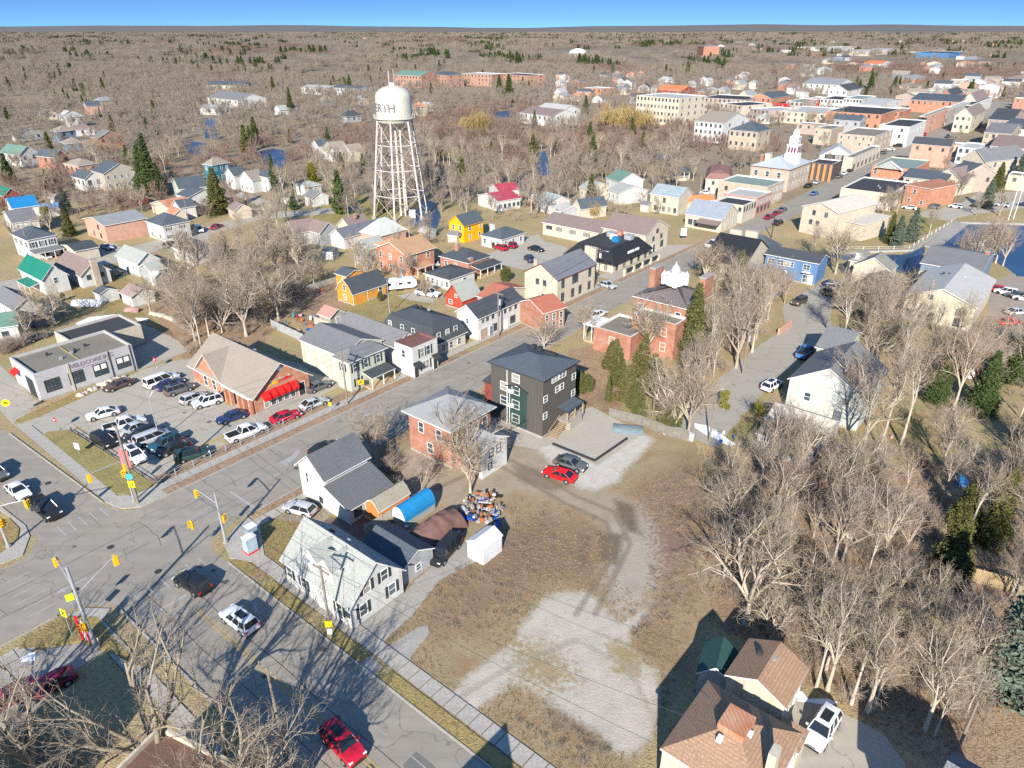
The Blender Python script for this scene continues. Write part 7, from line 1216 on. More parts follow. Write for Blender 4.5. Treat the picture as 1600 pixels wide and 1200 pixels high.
    for s in (-1, 1):
        parts += [('headlight', MB().box(L / 2 - .3, s * w * .72 - .17, hood - .26, L / 2 - .03, s * w * .72 + .17, hood - .12).mesh('headlight', [LAMP])), ('tail_light', MB().box(-L / 2 - .01, s * w * .78 - .13, belt - .33, -L / 2 + .12, s * w * .78 + .13, belt - .12).mesh('tail_light', [TAIL])), ('mirror', MB().box(cb[1] - .35, s * (w + .1) - .1, belt - .02, cb[1] - .2, s * (w + .1) + .1, belt + .14).mesh('mirror', [P]))]
    CM[k] = (body, parts, L, w); return CM[k]
def car(ty, color, x1, y1, x2, y2, label, group=None, full=True, world=None, rz=None):
    a, c = Vector(g(x1, y1)), Vector(g(x2, y2)); d = c - a; m = (a + c) / 2; ang = math.atan2(d.y, d.x) if rz is None else rz
    body, parts, L, w = car_meshes(ty, color); nm = 'parked_car' if ty not in ('pickup', 'van', 'cap') else 'pickup_truck' if ty != 'van' else 'minivan'
    o = thing(nm, label, 'car' if ty not in ('pickup', 'cap') else 'pickup truck', (m.x, m.y, .03), ang, group); put('body', body, o)
    for n_, me in parts:
        if full or n_ in ('windshield', 'rear_window', 'side_window'): put(n_, me, o)
    for x in (L / 2 - .92, -L / 2 + .95):
        for s in (-1, 1):
            q = put('wheel', WM, o, (x, s * (w - .11), .34)); 
            if full: put('rim', RMM, q)
    return o
G1 = SA
for q in (('sedan', 'white', 182, 646, 142, 656, 'white sedan parked alone at the left of the restaurant lot'), ('pickup', 'white', 172, 676, 220, 662, 'white pickup with black bed cover, first in the packed row'), ('sedan', 'silver', 226, 668, 190, 682, 'silver sedan between white pickup and black car in the packed row'), ('suv', 'black', 240, 678, 206, 692, 'black SUV in the packed row, next to the silver minivan'),
          ('van', 'silver', 222, 696, 256, 683, 'silver minivan in the packed row'), ('suv', 'teal', 278, 690, 240, 706, 'dark teal SUV at the end of the packed row'), ('sedan', 'black', 290, 698, 254, 712, 'black sedan half hidden behind the teal SUV'), ('suv', 'black', 149, 686, 180, 702, 'black SUV nosing toward the grass corner'), ('suv', 'white', 198, 706, 226, 728, 'white SUV beside the red sign and big wooden pole'), ('suv', 'green', 278, 722, 324, 710, 'dark green SUV along the front fence of the lot'),
          ('sedan', 'navy', 382, 650, 345, 662, 'navy sedan facing left before the restaurant'), ('pickup', 'white', 362, 690, 408, 673, 'white crew-cab pickup with dark bed by the front fence'), ('sedan', 'red', 428, 661, 466, 650, 'red sedan beside the restaurant corner'), ('sedan', 'silver', 474, 641, 508, 629, 'silver sedan right of the red one'), ('sedan', 'grey', 485, 613, 512, 603, 'dark car in shade behind the restaurant corner'), ('cap', 'white', 232, 608, 275, 592, 'white pickup with cap at the restaurant wing'),
          ('sedan', 'navy', 248, 612, 284, 598, 'dark blue car squeezed between white pickup and grey SUV'), ('suv', 'grey', 262, 619, 300, 607, 'dark grey SUV by the restaurant wing'), ('hatch', 'silver', 290, 632, 316, 621, 'silver hatchback next to the white SUV'), ('suv', 'white', 342, 628, 308, 637, 'long white SUV before the restaurant entrance'), ('sedan', 'brown', 200, 601, 172, 611, 'dark brown car along the workshop verge'), ('sedan', 'white', 18, 762, 42, 782, 'white sedan waiting on the side street'), ('pickup', 'black', 58, 789, 88, 813, 'black pickup stopped at the crossing'), ('suv', 'grey', -18, 738, 6, 752, 'dark SUV cut by the left edge'),
          ('suv', 'black', 320, 928, 285, 908, 'black SUV driving into the junction with red tail lights'), ('suv', 'white', 395, 990, 357, 962, 'white SUV behind the black one at the kerb lane'), ('suv', 'red', 512, 1142, 562, 1196, 'red SUV driving toward the bottom edge'), ('suv', 'white', 1298, 1120, 1266, 1172, 'white SUV parked on the drive beside the brown roofs'), ('hatch', 'silver', 488, 806, 452, 796, 'silver hatchback on the dirt beside the white two-storey house'), ('sedan', 'black', 490, 712, 526, 698, 'black sedan on the main street behind the white two-storey house'),
          ('sedan', 'scarlet', 890, 752, 858, 742, 'bright red sports coupe on the gravel'), ('sedan', 'grey', 872, 724, 910, 736, 'dark grey sedan parked behind the red coupe'), ('van', 'black', 712, 848, 678, 886, 'dark minivan in the junk-filled yard'), ('sedan', 'white', 922, 499, 946, 490, 'white car on the main street by the heritage house'), ('sedan', 'silver', 938, 446, 958, 452, 'blue-silver car turning out of the pub forecourt'), ('sedan', 'black', 828, 390, 847, 394, 'black car in the car park behind the cream hall'), ('suv', 'red', 788, 392, 776, 388, 'red car beside the white bungalow'), ('suv', 'maroon', 802, 388, 790, 385, 'maroon car right of the red one by the bungalow'),
          ('pickup', 'white', 656, 460, 682, 464, 'white pickup behind the bare shrub tree'), ('suv', 'white', 1197, 612, 1214, 602, 'white car on the gravel lane behind the garage'), ('suv', 'olive', 1288, 460, 1312, 466, 'olive SUV by the blue terrace'), ('sedan', 'navy', 1290, 446, 1314, 448, 'dark car behind the olive SUV'), ('suv', 'brown', 1258, 470, 1238, 480, 'brown car at the gravel lane corner'), ('pickup', 'blue', 1246, 566, 1268, 544, 'blue pickup in the shade of the duplex'), ('sedan', 'silver', 1574, 492, 1600, 490, 'silver car in the church car park'), ('sedan', 'scarlet', 1562, 508, 1588, 506, 'red car in the church car park'), ('suv', 'teal', 172, 436, 186, 430, 'teal car at the end of the brown-roofed cottage'),
          ('suv', 'green', 103, 398, 120, 400, 'dark green SUV before the low black garage'), ('pickup', 'scarlet', 120, 394, 138, 400, 'red pickup before the low black garage'), ('sedan', 'maroon', 88, 1072, 64, 1085, 'maroon car under bare branches at bottom left'), ('sedan', 'maroon', 24, 1092, 0, 1106, 'second maroon car at the left edge'), ('suv', 'silver', 1144, 345, 1160, 340, 'silver SUV near the stone church hall'), ('pickup', 'white', 1106, 388, 1120, 382, 'white pickup on the pub forecourt'), ('sedan', 'blue', 1266, 307, 1278, 302, 'blue car at the town hall corner'), ('sedan', 'maroon', 1196, 344, 1206, 339, 'maroon car, first in the row before the white store'), ('sedan', 'maroon', 1209, 338, 1218, 334, 'maroon car, second in the row before the white store'), ('sedan', 'grey', 1218, 332, 1227, 328, 'dark car ending the row before the white store'), ('suv', 'black', 1209, 354, 1222, 348, 'black car on the street by the street lamp')):
    car(*q[:7] if False else q[:6], q[6])
k = 0
for x0, y0, x1, y1, n, lab, grp in ((1310, 278, 1345, 258, 5, 'car parked at the kerb before the orange brick post office', 'cars before the post office'), (1352, 252, 1440, 212, 8, 'car parked along the main street downtown', 'cars parked downtown'), (1400, 262, 1480, 215, 6, 'car on the right side of the downtown street', 'cars on the right side downtown'), (1450, 205, 1540, 168, 10, 'car parked at the far end of the street', 'cars at the far end of the street'), (1518, 268, 1600, 262, 7, 'car in the downtown car park', 'cars in the downtown car park'), (1505, 258, 1590, 250, 5, 'car in the rear row of the downtown car park', 'cars in the rear row of the car park'), (1420, 327, 1600, 322, 6, 'car by the river car park', 'cars by the river'), (1555, 455, 1600, 470, 4, 'car in the brown church lot', 'cars in the church lot'), (1262, 293, 1275, 287, 2, 'car outside the town hall', 'cars outside the town hall')):
    for i in range(n):
        x = x0 + (x1 - x0) * i / max(1, n - 1); y = y0 + (y1 - y0) * i / max(1, n - 1); c = ('grey', 'white', 'black', 'silver', 'navy', 'red', 'white')[k % 7]; k += 1
        car(('sedan', 'suv', 'hatch')[k % 3], c, x, y, x + 1, y, lab, grp, full=False, rz=SA + random.uniform(-.05, .05) + (math.pi / 2 if 'park' in grp or 'river' in grp or 'lot' in grp else 0))
# ------------------------------------------------------------------ water tower
tx, ty = g(627, 337); t = thing('water_tower', 'tall cream steel water tower with PERTH lettering standing on six legs', 'water tower', (tx, ty, 0))
CRT = mat('tower_cream', (.46, .44, .36), 'plain', rough=.5, var=.06); CRL = mat('tower_leg_paint', (.52, .47, .44), 'plain', var=.08)
ZB, ZT, RT = 29.5, 35.8, 5.5
MB().lathe([(.4, ZB - 1.8), (2.6, ZB - 1.6), (4.4, ZB - 1.0), (5.6, ZB - .2), (RT, ZB + .6), (RT, ZT)] + [(RT * math.cos(a * math.pi / 16), ZT + 3.5 * math.sin(a * math.pi / 16)) for a in range(1, 9)], 40).build('tank', CRT, t, smooth=True)
MB().lathe([(RT, ZB + .5), (RT + .75, ZB + .5), (RT + .75, ZB + .7), (RT, ZB + .7)], 40).build('balcony', CRT, t)
b = MB()
for k in range(40): a = k * math.pi / 20; b.tube(((RT + .7) * math.cos(a), (RT + .7) * math.sin(a), ZB + .7), ((RT + .7) * math.cos(a), (RT + .7) * math.sin(a), ZB + 1.7), .035, n=3)
for z in (1.2, 1.7):
    for k in range(40): a, c = k * math.pi / 20, (k + 1) * math.pi / 20; b.tube(((RT + .7) * math.cos(a), (RT + .7) * math.sin(a), ZB + z), ((RT + .7) * math.cos(c), (RT + .7) * math.sin(c), ZB + z), .03, n=3)
b.build('handrail', CRL, t)
MB().lathe([(.9, ZT + 3.3), (.9, ZT + 4.2), (1.0, ZT + 4.3), (0, ZT + 4.4)], 12).build('roof_hatch', CRL, t); MB().tube((.6, -.3, ZT + 3.4), (.6, -.3, ZT + 8), .06).tube((-.9, 0, ZT + 3.4), (-.9, 0, ZT + 7.5), .12).build('antenna', CRL, t)
tw0 = R(100)
for k in range(6):
    a = R(25) + k * math.pi / 3; MB().tube((9.0 * math.cos(a), 9.0 * math.sin(a), 0), (5.4 * math.cos(a), 5.4 * math.sin(a), ZB + .6), .29, .26, 10).build('leg', CRL, t); MB().tube((9.0 * math.cos(a), 9.0 * math.sin(a), 0), (9.0 * math.cos(a), 9.0 * math.sin(a), .8), .8, n=8).build('leg_footing', CONC, t)
    c = a + math.pi / 3
    for z in (7.2, 15.0, 22.4):
        r_ = 9 - 3.25 * z / ZB; MB().tube((r_ * math.cos(a), r_ * math.sin(a), z), (r_ * math.cos(c), r_ * math.sin(c), z), .13, n=6).build('strut', CRL, t)
    zz = [.6, 7.2, 15.0, 22.4, ZB + .2]; b = MB()
    for i in range(4):
        r0, r1 = 9 - 3.25 * zz[i] / ZB, 9 - 3.25 * zz[i + 1] / ZB
        b.tube((r0 * math.cos(a), r0 * math.sin(a), zz[i]), (r1 * math.cos(c), r1 * math.sin(c), zz[i + 1]), .045, n=4).tube((r0 * math.cos(c), r0 * math.sin(c), zz[i]), (r1 * math.cos(a), r1 * math.sin(a), zz[i + 1]), .06, n=4)
    b.build('brace_rod', CRL, t)
MB().tube((0, 0, 0), (0, 0, ZB - 1.7), .38, n=12).build('riser_pipe', CRT, t); MB().tube((1.5, -.6, 0), (1.5, -.6, ZB - 1.4), .30, n=10).build('riser_pipe', CRT, t)
lb = mat('faded_black_lettering', (.12, .10, .13), 'flat')
for i, ch in enumerate('PERTH'):
    a = R(180 + 6 + i * 21.5); o = lettering(ch, 3.3, lb, t, (0, 0, 0), (0, 0, 0), bend=RT + .02, bold=.05)
    o.rotation_euler = (0, 0, 0)
    for v in o.data.vertices: x, y, z = v.co; x_, y_, z_ = x, -z, y; v.co = (math.cos(a + math.pi / 2) * x_ - math.sin(a + math.pi / 2) * y_, math.sin(a + math.pi / 2) * x_ + math.cos(a + math.pi / 2) * y_, ZB + 3.6 + z_)
box_part(t, 'equipment_cabinet', TRIM, 3, -3, 0, 5, -1, 2.2)
# ------------------------------------------------------------------ poles, signals, wires
def pole(x, y, h, label, r_=.16, m=POLEW, arms=1, transf=False, lamp=None, name='utility_pole'):
    X, Y = g(x, y); o = thing(name, label, 'utility pole' if name[0] == 'u' else 'street lamp', (X, Y, 0), SA); MB().tube((0, 0, -.3), (0, 0, h), r_, r_ * .65, 8).build('pole', m, o)
    for k in range(arms): box_part(o, 'crossarm', m, -.06, -1.2, h - .5 - k, .06, 1.2, h - .36 - k); [MB().tube((0, s, h - .36 - k), (0, s, h - .18 - k), .05, n=5).build('insulator', METAL, o) for s in (-1.1, -.5, .5, 1.1)]
    if transf: MB().tube((.42, 0, h - 2.8), (.42, 0, h - 1.7), .3, n=10).build('transformer', METAL, o)
    if lamp: dx, dy = lamp; MB().tube((0, 0, h - 1.4), (dx * .6, dy * .6, h - .6), .05, n=5).tube((dx * .6, dy * .6, h - .6), (dx, dy, h - .5), .05, n=5).build('lamp_arm', METAL, o); MB().box(-.15, -.35, -.1, .15, .35, .06).build('lamp_head', METAL, o, loc=(dx, dy, h - .52), rz=math.atan2(dy, dx) - math.pi / 2)
    return o, Vector((X, Y, h))
P = {}
for key, x, y, h, lab, kw in (('a', 216, 787, 11.6, 'tall wooden pole at the lot corner carrying signal heads and a street-name plate', dict(r_=.22)), ('b', 518, 998, 9.4, 'wooden pole with street lamp before the white cape house', dict(lamp=(0, 2.2))), ('c', 448, 1188, 11, 'wooden pole at the bottom whose long shadow crosses the street', {}), ('d', 543, 632, 9.5, 'wooden pole between restaurant and pale green house', dict(arms=2)), ('e', 779, 527, 9.5, 'wooden pole with transformer before the long white terrace', dict(transf=True)), ('f', 929, 447, 9.5, 'pole with curved lamp arm beside the cream hall', dict(lamp=(0, -3))),
    ('g', 609, 492, 8, 'slim grey pole behind the grey mansard roof', dict(arms=0, m=METAL, r_=.1)), ('h', 1160, 585, 9, 'pole with white transformer beside the gravel lane', dict(transf=True)), ('i', 250, 367, 9, 'pole before the long dark-roofed house', {}), ('j', 297, 357, 9, 'pole at the right corner of the long dark-roofed house', dict(arms=0)), ('k', 50, 405, 9, 'pole before the foursquare house', dict(arms=0)), ('l', 1108, 690, 8, 'bare wooden pole at the end of the fence', dict(arms=0)), ('m', 1020, 650, 7.5, 'pole behind the board fence', dict(arms=0)), ('n', 545, 345, 8, 'pole with cabinet at the field edge', dict(arms=0, m=METAL)), ('o', 1205, 372, 7.5, 'dark street lamp at the stone church hall', dict(arms=0, m=DARKT, lamp=(0, -1.6), name='street_lamp')), ('p', 250, 688, 8.5, 'parking lot light pole among the packed cars', dict(arms=0, m=METAL, r_=.09, lamp=(1.2, 0), name='street_lamp')),
    ('q', 1496, 1172, 6, 'short timber post in the bottom right corner', dict(arms=0, r_=.14)), ('r', 755, 290, 9, 'pole left of the red roofs', dict(arms=0)), ('s', 1092, 315, 9, 'steel mast behind the orange roof', dict(arms=0, m=METAL, r_=.1)), ('u', 855, 300, 9, 'slim mast in the park', dict(arms=0, m=METAL, r_=.1)), ('v', 1200, 880, 9, 'leaning pole lost in the thicket', dict(arms=0))):
    P[key] = pole(x, y, h, lab, **kw)
def wire(a, c, sag=.6, off=(0, 0)):
    a, c = P[a][1].copy() if isinstance(a, str) else Vector(a), P[c][1].copy() if isinstance(c, str) else Vector(c)
    d = (c - a).normalized(); nrm_ = Vector((-d.y, d.x, 0)); a += nrm_ * off[0] + Vector((0, 0, off[1])); c += nrm_ * off[0] + Vector((0, 0, off[1])); b = MB(); pr = a
    for i in range(1, 9): f = i / 8; q = a.lerp(c, f) - Vector((0, 0, sag * 4 * f * (1 - f))); b.tube(pr, q, .018, n=3, cap=False); pr = q
    o = b.build('power_line', DARKT); tag(o, 'thin dark overhead wire strung between wooden poles', 'wire', 'overhead wires')
for q in (('a', 'd'), ('d', 'e'), ('e', 'f'), ('a', 'b'), ('b', 'c'), ('i', 'j')):
    for off in ((-1.0, -.2), (1.0, -.2), (.1, -1.7)): wire(*q, off=off)
wire('b', (*g(1020, 1290), 9)), wire('b', (*g(1100, 1250), 8.5)); wire('a', (*g(-90, 620), 9)); wire('c', (*g(690, 1010), 7))
# traffic signals
def signal_head(root, x, y, z, rz, n=3):
    h = MB().box(-.2, -.16, 0, .2, .16, .98).box(-.27, .0, -.06, .27, .04, 1.04).build('signal_head', YSIG, root, loc=(x, y, z - .6), rz=rz)
    for k, c in enumerate(((.02, .15, .06), (.2, .12, .01), (.35, .02, .01))): MB().tube((0, -.2, .18 + k * .34), (0, -.235, .18 + k * .34), .12, n=10).build('signal_lens', mat(('green_lens', 'amber_lens', 'red_lens')[k], c, 'flat', rough=.3), h); MB().box(-.14, -.42, .3 + k * .34, .14, -.2, .33 + k * .34).build('signal_visor', YSIG, h)
def signal(x, y, h, label, arms, pr=.13, extra=()):
    X, Y = g(x, y); o = thing('traffic_signal', label, 'traffic signal', (X, Y, .1), 0); MB().tube((0, 0, -.1), (0, 0, h), pr * 1.3, pr * .8, 10).build('mast', METAL, o); MB().tube((0, 0, -.1), (0, 0, .25), pr * 2.4, n=8).build('mast_base', CONC, o)
    for (ax, ay, az0, zz, rz) in arms:
        ex, ey = g(ax, ay, zz); ex -= X; ey -= Y; MB().tube((0, 0, az0), (ex * .5, ey * .5, (az0 + zz) / 2 + .3), .06, n=6).tube((ex * .5, ey * .5, (az0 + zz) / 2 + .3), (ex, ey, zz + .5), .05, n=6).build('signal_arm', METAL, o); signal_head(o, ex, ey, zz, rz)
    for (z, rz) in extra: signal_head(o, .3 * math.sin(rz), -.3 * math.cos(rz), z, rz)
    return o
D2 = lambda a: R(a)
signal(353, 848, 7.2, 'slim steel traffic mast with two arms on the cape house corner', [(307, 771, 5.6, 5.9, SA), (299, 820, 5.0, 5.2, SA - math.pi / 2)], extra=((3.4, SA + 1.5),))
signal(150, 1014, 10.4, 'steel traffic mast with two arms and banners at the bottom left corner', [(88, 878, 7.6, 8.0, SA), (181, 876, 6.9, 8.2, SA + math.pi)], .17, extra=((3.2, SA - 1.5),))
signal(14, 855, 7.0, 'steel traffic mast at the left edge', [(41, 788, 5.6, 5.9, SA + math.pi / 2), (-40, 800, 5.6, 5.9, SA)], extra=((3.6, 1.0), (3.4, 2.6)))
o = P['a'][0]; X, Y = g(216, 787)
t = signal(210, 784, 6.5, 'signal heads on a long arm reaching over the side street from the wooden pole', [(140, 748, 6.2, 5.8, SA + math.pi)], .09, extra=((5.4, SA), (4.5, SA - 1.2), (4.0, 2.4)))
for key, z, w_, h_, m, txt in (('a', 4.4, .8, .8, mat('blue_plate', (.05, .32, .42), 'flat'), None), ('a', 3.2, .75, 1.0, mat('yellow_sign', (.80, .78, .01), 'flat'), 'X'), ('b', 2.3, .7, .8, mat('amber_sign', (.75, .42, .01), 'flat'), None), ('b', 1.3, .5, .7, TRIM, None)):
    s = MB().box(-w_ / 2, -.32, z - h_ / 2, w_ / 2, -.27, z + h_ / 2).build('sign_plate', m, P[key][0], rz=-SA + .1)
    if txt: lettering('15', .5, DARKT, s, (0, -.34, z), (math.pi / 2, 0, 0), bold=.02)
def sign(x, y, h, w_, hh, m, label, rz=0.0, cat='road sign', octa=False, txt=None, tm=None):
    X, Y = g(x, y); o = thing('road_sign', label, cat, (X, Y, 0), rz); MB().tube((0, .04, 0), (0, .04, h), .035, n=6).build('sign_post', METAL, o)
    if octa: q = [(w_ * .54 * math.cos(math.pi / 8 + k * math.pi / 4), 0, h + w_ * .54 * math.sin(math.pi / 8 + k * math.pi / 4)) for k in range(8)]; b = MB(); b.poly(q); b.poly([(a, .03, c) for a, _, c in q][::-1]); f = b.build('sign_face', m, o)
    else: f = box_part(o, 'sign_face', m, -w_ / 2, -.03, h - hh / 2, w_ / 2, .03, h + hh / 2)
    if txt: lettering(txt, min(hh, w_ / len(txt)) * 1.0, tm or TRIM, f, (0, -.05, h), (math.pi / 2, 0, 0), bold=.015)
sign(18, 656, 3.0, 1.1, 1.1, MATS['yellow_sign'], 'yellow diamond-like warning sign by the workshop yard', .4, octa=True, txt='25', tm=DARKT); sign(91, 673, 1.9, .9, .9, RED, 'red stop sign on the grass corner of the lot', -.6, octa=True, txt='STOP'); sign(245, 577, 1.9, .9, .9, RED, 'red stop sign right of the workshop', -.6, octa=True, txt='STOP')
sign(124, 710, 1.4, .9, 1.0, TRIM, 'small white lawn sign on the grass corner', -.3, 'lawn sign'); sign(517, 645, 1.6, .5, .6, MATS['amber_sign'], 'small amber marker post by the front fence', 0); sign(565, 612, 1.8, 1.0, .9, MATS['amber_sign'], 'yellow pedestrian marker by the pale green house', .3, txt='X', tm=DARKT)
sign(113, 995, 3.2, .75, .9, MATS['yellow_sign'], 'yellow-green crossing sign at the bottom left corner', -.4, txt='X', tm=DARKT); sign(124, 975, 3.6, .7, .8, mat('lime_sign', (.5, .75, .02), 'flat'), 'lime green sign beside the steel mast at bottom left', .5)
sign(1067, 375, 2.4, 1.8, 2.2, TRIM, 'white sign board with red mark near the pub forecourt', .2, 'sign'); sign(205, 752, 3.6, 1.6, 2.6, mat('faded_red_sign', (.62, .16, .16), 'plain'), 'large faded red pylon sign behind the wooden pole', -.3, 'pylon sign')
o = thing('banner_stand', 'red and white feather banners tied round the foot of the bottom left mast', 'banner', (*g(145, 1006), .1), -.2)
for i, (x, m, h) in enumerate(((-.9, RED, 3.4), (-.5, TRIM, 3.0), (-.1, RED, 2.2), (.5, RED, 1.4), (.9, TRIM, 1.2))): MB().box(x - .16, -.03 - i * .05, .3, x + .2, .0 - i * .05, h).tube((x - .2, -.02, 0), (x - .2, -.02, h + .1), .02, n=4).build('banner', m, o)
for x, y, w_, h_, m, lab in ((393, 862, 1.3, 2.2, mat('advert_panel', (.40, .52, .60), 'plain', var=.2), 'white advertising box with red base on the corner lawn'), (395, 843, 1.1, 2.0, mat('blue_grey_box', (.25, .33, .38), 'plain'), 'blue-grey utility cabinet behind the advertising box')):
    X, Y = g(x, y); o = thing('utility_cabinet', lab, 'cabinet', (X, Y, 0), SA); box_part(o, 'body', m, -w_ / 2, -.5, .15, w_ / 2, .5, h_); box_part(o, 'cap', TRIM, -w_ / 2 - .05, -.55, h_, w_ / 2 + .05, .55, h_ + .08); box_part(o, 'base', RED if 'red' in lab else CONC, -w_ / 2 - .04, -.54, 0, w_ / 2 + .04, .54, .3)
for k, (x, y) in enumerate(((1575, 345), (1583, 343))): X, Y = g(x, y); o = thing('flagpole', ('left', 'right')[k] + ' one of two white flagpoles on the river lawn', 'flagpole', (X, Y, 0)); MB().tube((0, 0, 0), (0, 0, 14), .12, .07, 8).build('pole', TRIM, o); MB().lathe([(0, 14), (.25, 14.15), (0, 14.4)], 8).build('finial', TRIM, o)
# ------------------------------------------------------------------ fences, sheds, yard things
def fence(name, label, pts, h, m, sec=2.4, rails=False, post=None, cat='fence'):
    q = [Vector(g(*p_)) for p_ in pts]; o = thing(name, label, cat, (q[0].x, q[0].y, 0)); cache = {}
    for a, c in zip(q, q[1:]):
        L = (c - a).length; n = max(1, round(L / sec)); s = L / n; an = math.atan2(c.y - a.y, c.x - a.x); key = round(s, 2)
        if key not in cache:
            b = MB()
            if rails:
                for z in (h * .5, h): b.tube((0, 0, z), (s, 0, z), .035, n=5)
                for i in range(5 if rails == 2 else 0): b.tube((s * i / 5, 0, 0), (s * i / 5, 0, h), .015, n=3)
            else:
                k = int(s / .16)
                for i in range(k): b.box(i * s / k + .008, -.02, .04, (i + 1) * s / k - .008, .02, h + random.uniform(-.03, .03))
                b.box(0, .02, h * .25, s, .06, h * .25 + .09).box(0, .02, h * .8, s, .06, h * .8 + .09)
            cache[key] = b.mesh('panel', [m])
        for i in range(n):
            p_ = a.lerp(c, i / n) - q[0]; put('panel', cache[key], o, (p_.x, p_.y, 0), an)
            MB().box(-.06, -.06, 0, .06, .06, h + .1).build('post', post or m, o, loc=(p_.x, p_.y, 0), rz=an)
    return o
PALE = mat('pale_boards', (.44, .40, .32), 'plain', var=.15); OLDB = mat('weathered_boards', (.30, .275, .24), 'plain', var=.25, scale=2)
fence('board_fence', 'weathered board fence behind the new gravel lot', [(952, 652), (1000, 664), (1046, 682), (1076, 690)], 1.7, OLDB); fence('board_fence', 'pale board fence between orange shed and blue shelter', [(572, 838), (646, 793)], 1.7, PALE); fence('board_fence', 'pale board fence beside the white lean-to', [(588, 748), (612, 762)], 1.8, PALE)
fence('board_fence', 'tan board fence across the right-hand wood', [(1478, 898), (1530, 912), (1610, 934), (1660, 950)], 1.9, mat('tan_boards', (.40, .30, .17), 'plain', var=.15)); fence('board_fence', 'short tan board fence below the long one', [(1435, 978), (1470, 990)], 1.9, MATS['tan_boards']); fence('board_fence', 'pale board fence on the near side of the toy-strewn yard', [(425, 512), (475, 535)], 1.8, GREYW); fence('board_fence', 'cream board fence on the far side of the toy-strewn yard', [(492, 507), (548, 528)], 1.8, CRM); fence('board_fence', 'low fence along the patched garage', [(205, 480), (250, 462)], 1.4, GWOOD); fence('board_fence', 'grey board fence in front of the red coloured play yard', [(480, 455), (530, 440)], 1.4, GWOOD)
fence('rail_fence', 'thin grey rail fence along the restaurant lot front', [(246, 757), (330, 716), (420, 676), (528, 622)], 1.0, METAL, 2.6, rails=1); fence('rail_fence', 'dark low rail fence along the grass corner of the lot', [(112, 674), (176, 714), (240, 755)], .6, DARKT, 2.6, rails=1); fence('river_railing', 'pale railing along the concrete river wall', [(1300, 392), (1420, 390), (1492, 345)], 1.0, TRIM, 4, rails=1)
for k, (a, c, lab) in enumerate((((1300, 397), (1424, 392), 'long pale concrete river wall'), ((1424, 392), (1494, 348), 'concrete boat wall slanting to the pond'), ((1498, 349), (1640, 352), 'pale stone edge along the pond head'))):
    A_, B_ = Vector(g(*a)), Vector(g(*c)); L = (B_ - A_).length; o = MB().box(0, -.5, -.3, L, .5, .5).build('river_wall', CONC, None, (A_.x, A_.y, 0), math.atan2(B_.y - A_.y, B_.x - A_.x)); tag(o, lab, 'wall')
A_, B_ = Vector(g(1440, 385)), Vector(g(1490, 348)); o = MB().box(0, -4, .02, (B_ - A_).length, -.6, .35).build('boat_dock', GWOOD, None, (A_.x, A_.y, 0), math.atan2(B_.y - A_.y, B_.x - A_.x)); tag(o, 'long grey boat dock along the slanting wall', 'dock')
a = [g(862, 694), g(929, 721), g(980, 686)]
for i, lab in enumerate(('long dark timber kerb beam at the front of the gravel lot', 'shorter dark timber kerb beam at the right of the gravel lot')):
    A_, B_ = Vector(a[i]), Vector(a[i + 1]); o = MB().box(.15, -.12, 0, (B_ - A_).length, .12, .28).build('kerb_beam', DARKT, None, (A_.x, A_.y, 0), math.atan2(B_.y - A_.y, B_.x - A_.x)); tag(o, lab, 'kerb beam')
a = g(1215, 545); o = MB().box(0, -.2, 0, 6, .2, 1.3).build('brick_wall', PBRICK, None, (*g(1216, 523), 0), R(48)); tag(o, 'short pink brick wall beside the gravel lane', 'wall')
r, W, D, h = house('cedar_shed', 'orange cedar shed with tan mansard-like roof behind the white two-storey house', 'shed', (570, 789), (592, 800), (638, 770), 2.0, 'gambrel', 1.2, ORG, mat('khaki_shingle', (.26, .235, .18), 'shingle'), found=False, o=.15)
r, W, D, h = house('metal_shed', 'white ribbed metal shed beside the junk pile', 'shed', (726, 849), (755, 860), (785, 838), 2.2, 'gy', .7, mat('white_ribbed_metal', (.60, .61, .62), 'seam', scale=2), MATS['white_ribbed_metal'], [], [('f', .5, 1.4, 1.9, TRIM)], found=False, o=.1)
r, W, D, h = house('quonset_shelter', 'arched shelter with bright blue top and grey ends', 'shelter', (611, 806), (634, 817), (680, 787), .9, 'arch', 1.8, mat('grey_tarp', (.33, .34, .33), 'plain'), mat('blue_tarp', (.015, .22, .48), 'plain', rough=.5), found=False)
def cloth(name, label, cx, cy, L, W, H, ang, m, seed):
    n = 22; V = []; b = MB()
    for i in range(n + 1):
        for j in range(n + 1):
            x, y = (i / n - .5) * L, (j / n - .5) * W; e = max(abs(j / n - .5), 0) * 2; z = H * (1 - e ** 2.2) * (1 - .25 * abs(i / n - .5) ** 2 * 4) + mnoise.noise(Vector((x * 1.1, y * 1.1, seed))) * (.28 if H > 1.4 else .08); V.append((x, y, max(.02, z)))
    b.v = V; b.f = [(i * (n + 1) + j, (i + 1) * (n + 1) + j, (i + 1) * (n + 1) + j + 1, i * (n + 1) + j + 1) for i in range(n) for j in range(n)]; b.m = [0] * len(b.f)
    for s in (0, n): q = [V[s * (n + 1) + j] for j in range(n + 1)]; q2 = q + [(q[-1][0], q[-1][1], 0), (q[0][0], q[0][1], 0)]; b.poly(q2 if s else q2[::-1])
    o = b.build(name, m, None, (*g(cx, cy), 0), ang, True); tag(o, label, cat='tarpaulin'); return o
cloth('tarp_shelter', 'brown tarpaulin draped over a rounded frame beside the blue shelter', 682, 833, 6.5, 4.6, 2.3, SA, mat('brown_tarp', (.17, .095, .08), 'plain', var=.1), 3)
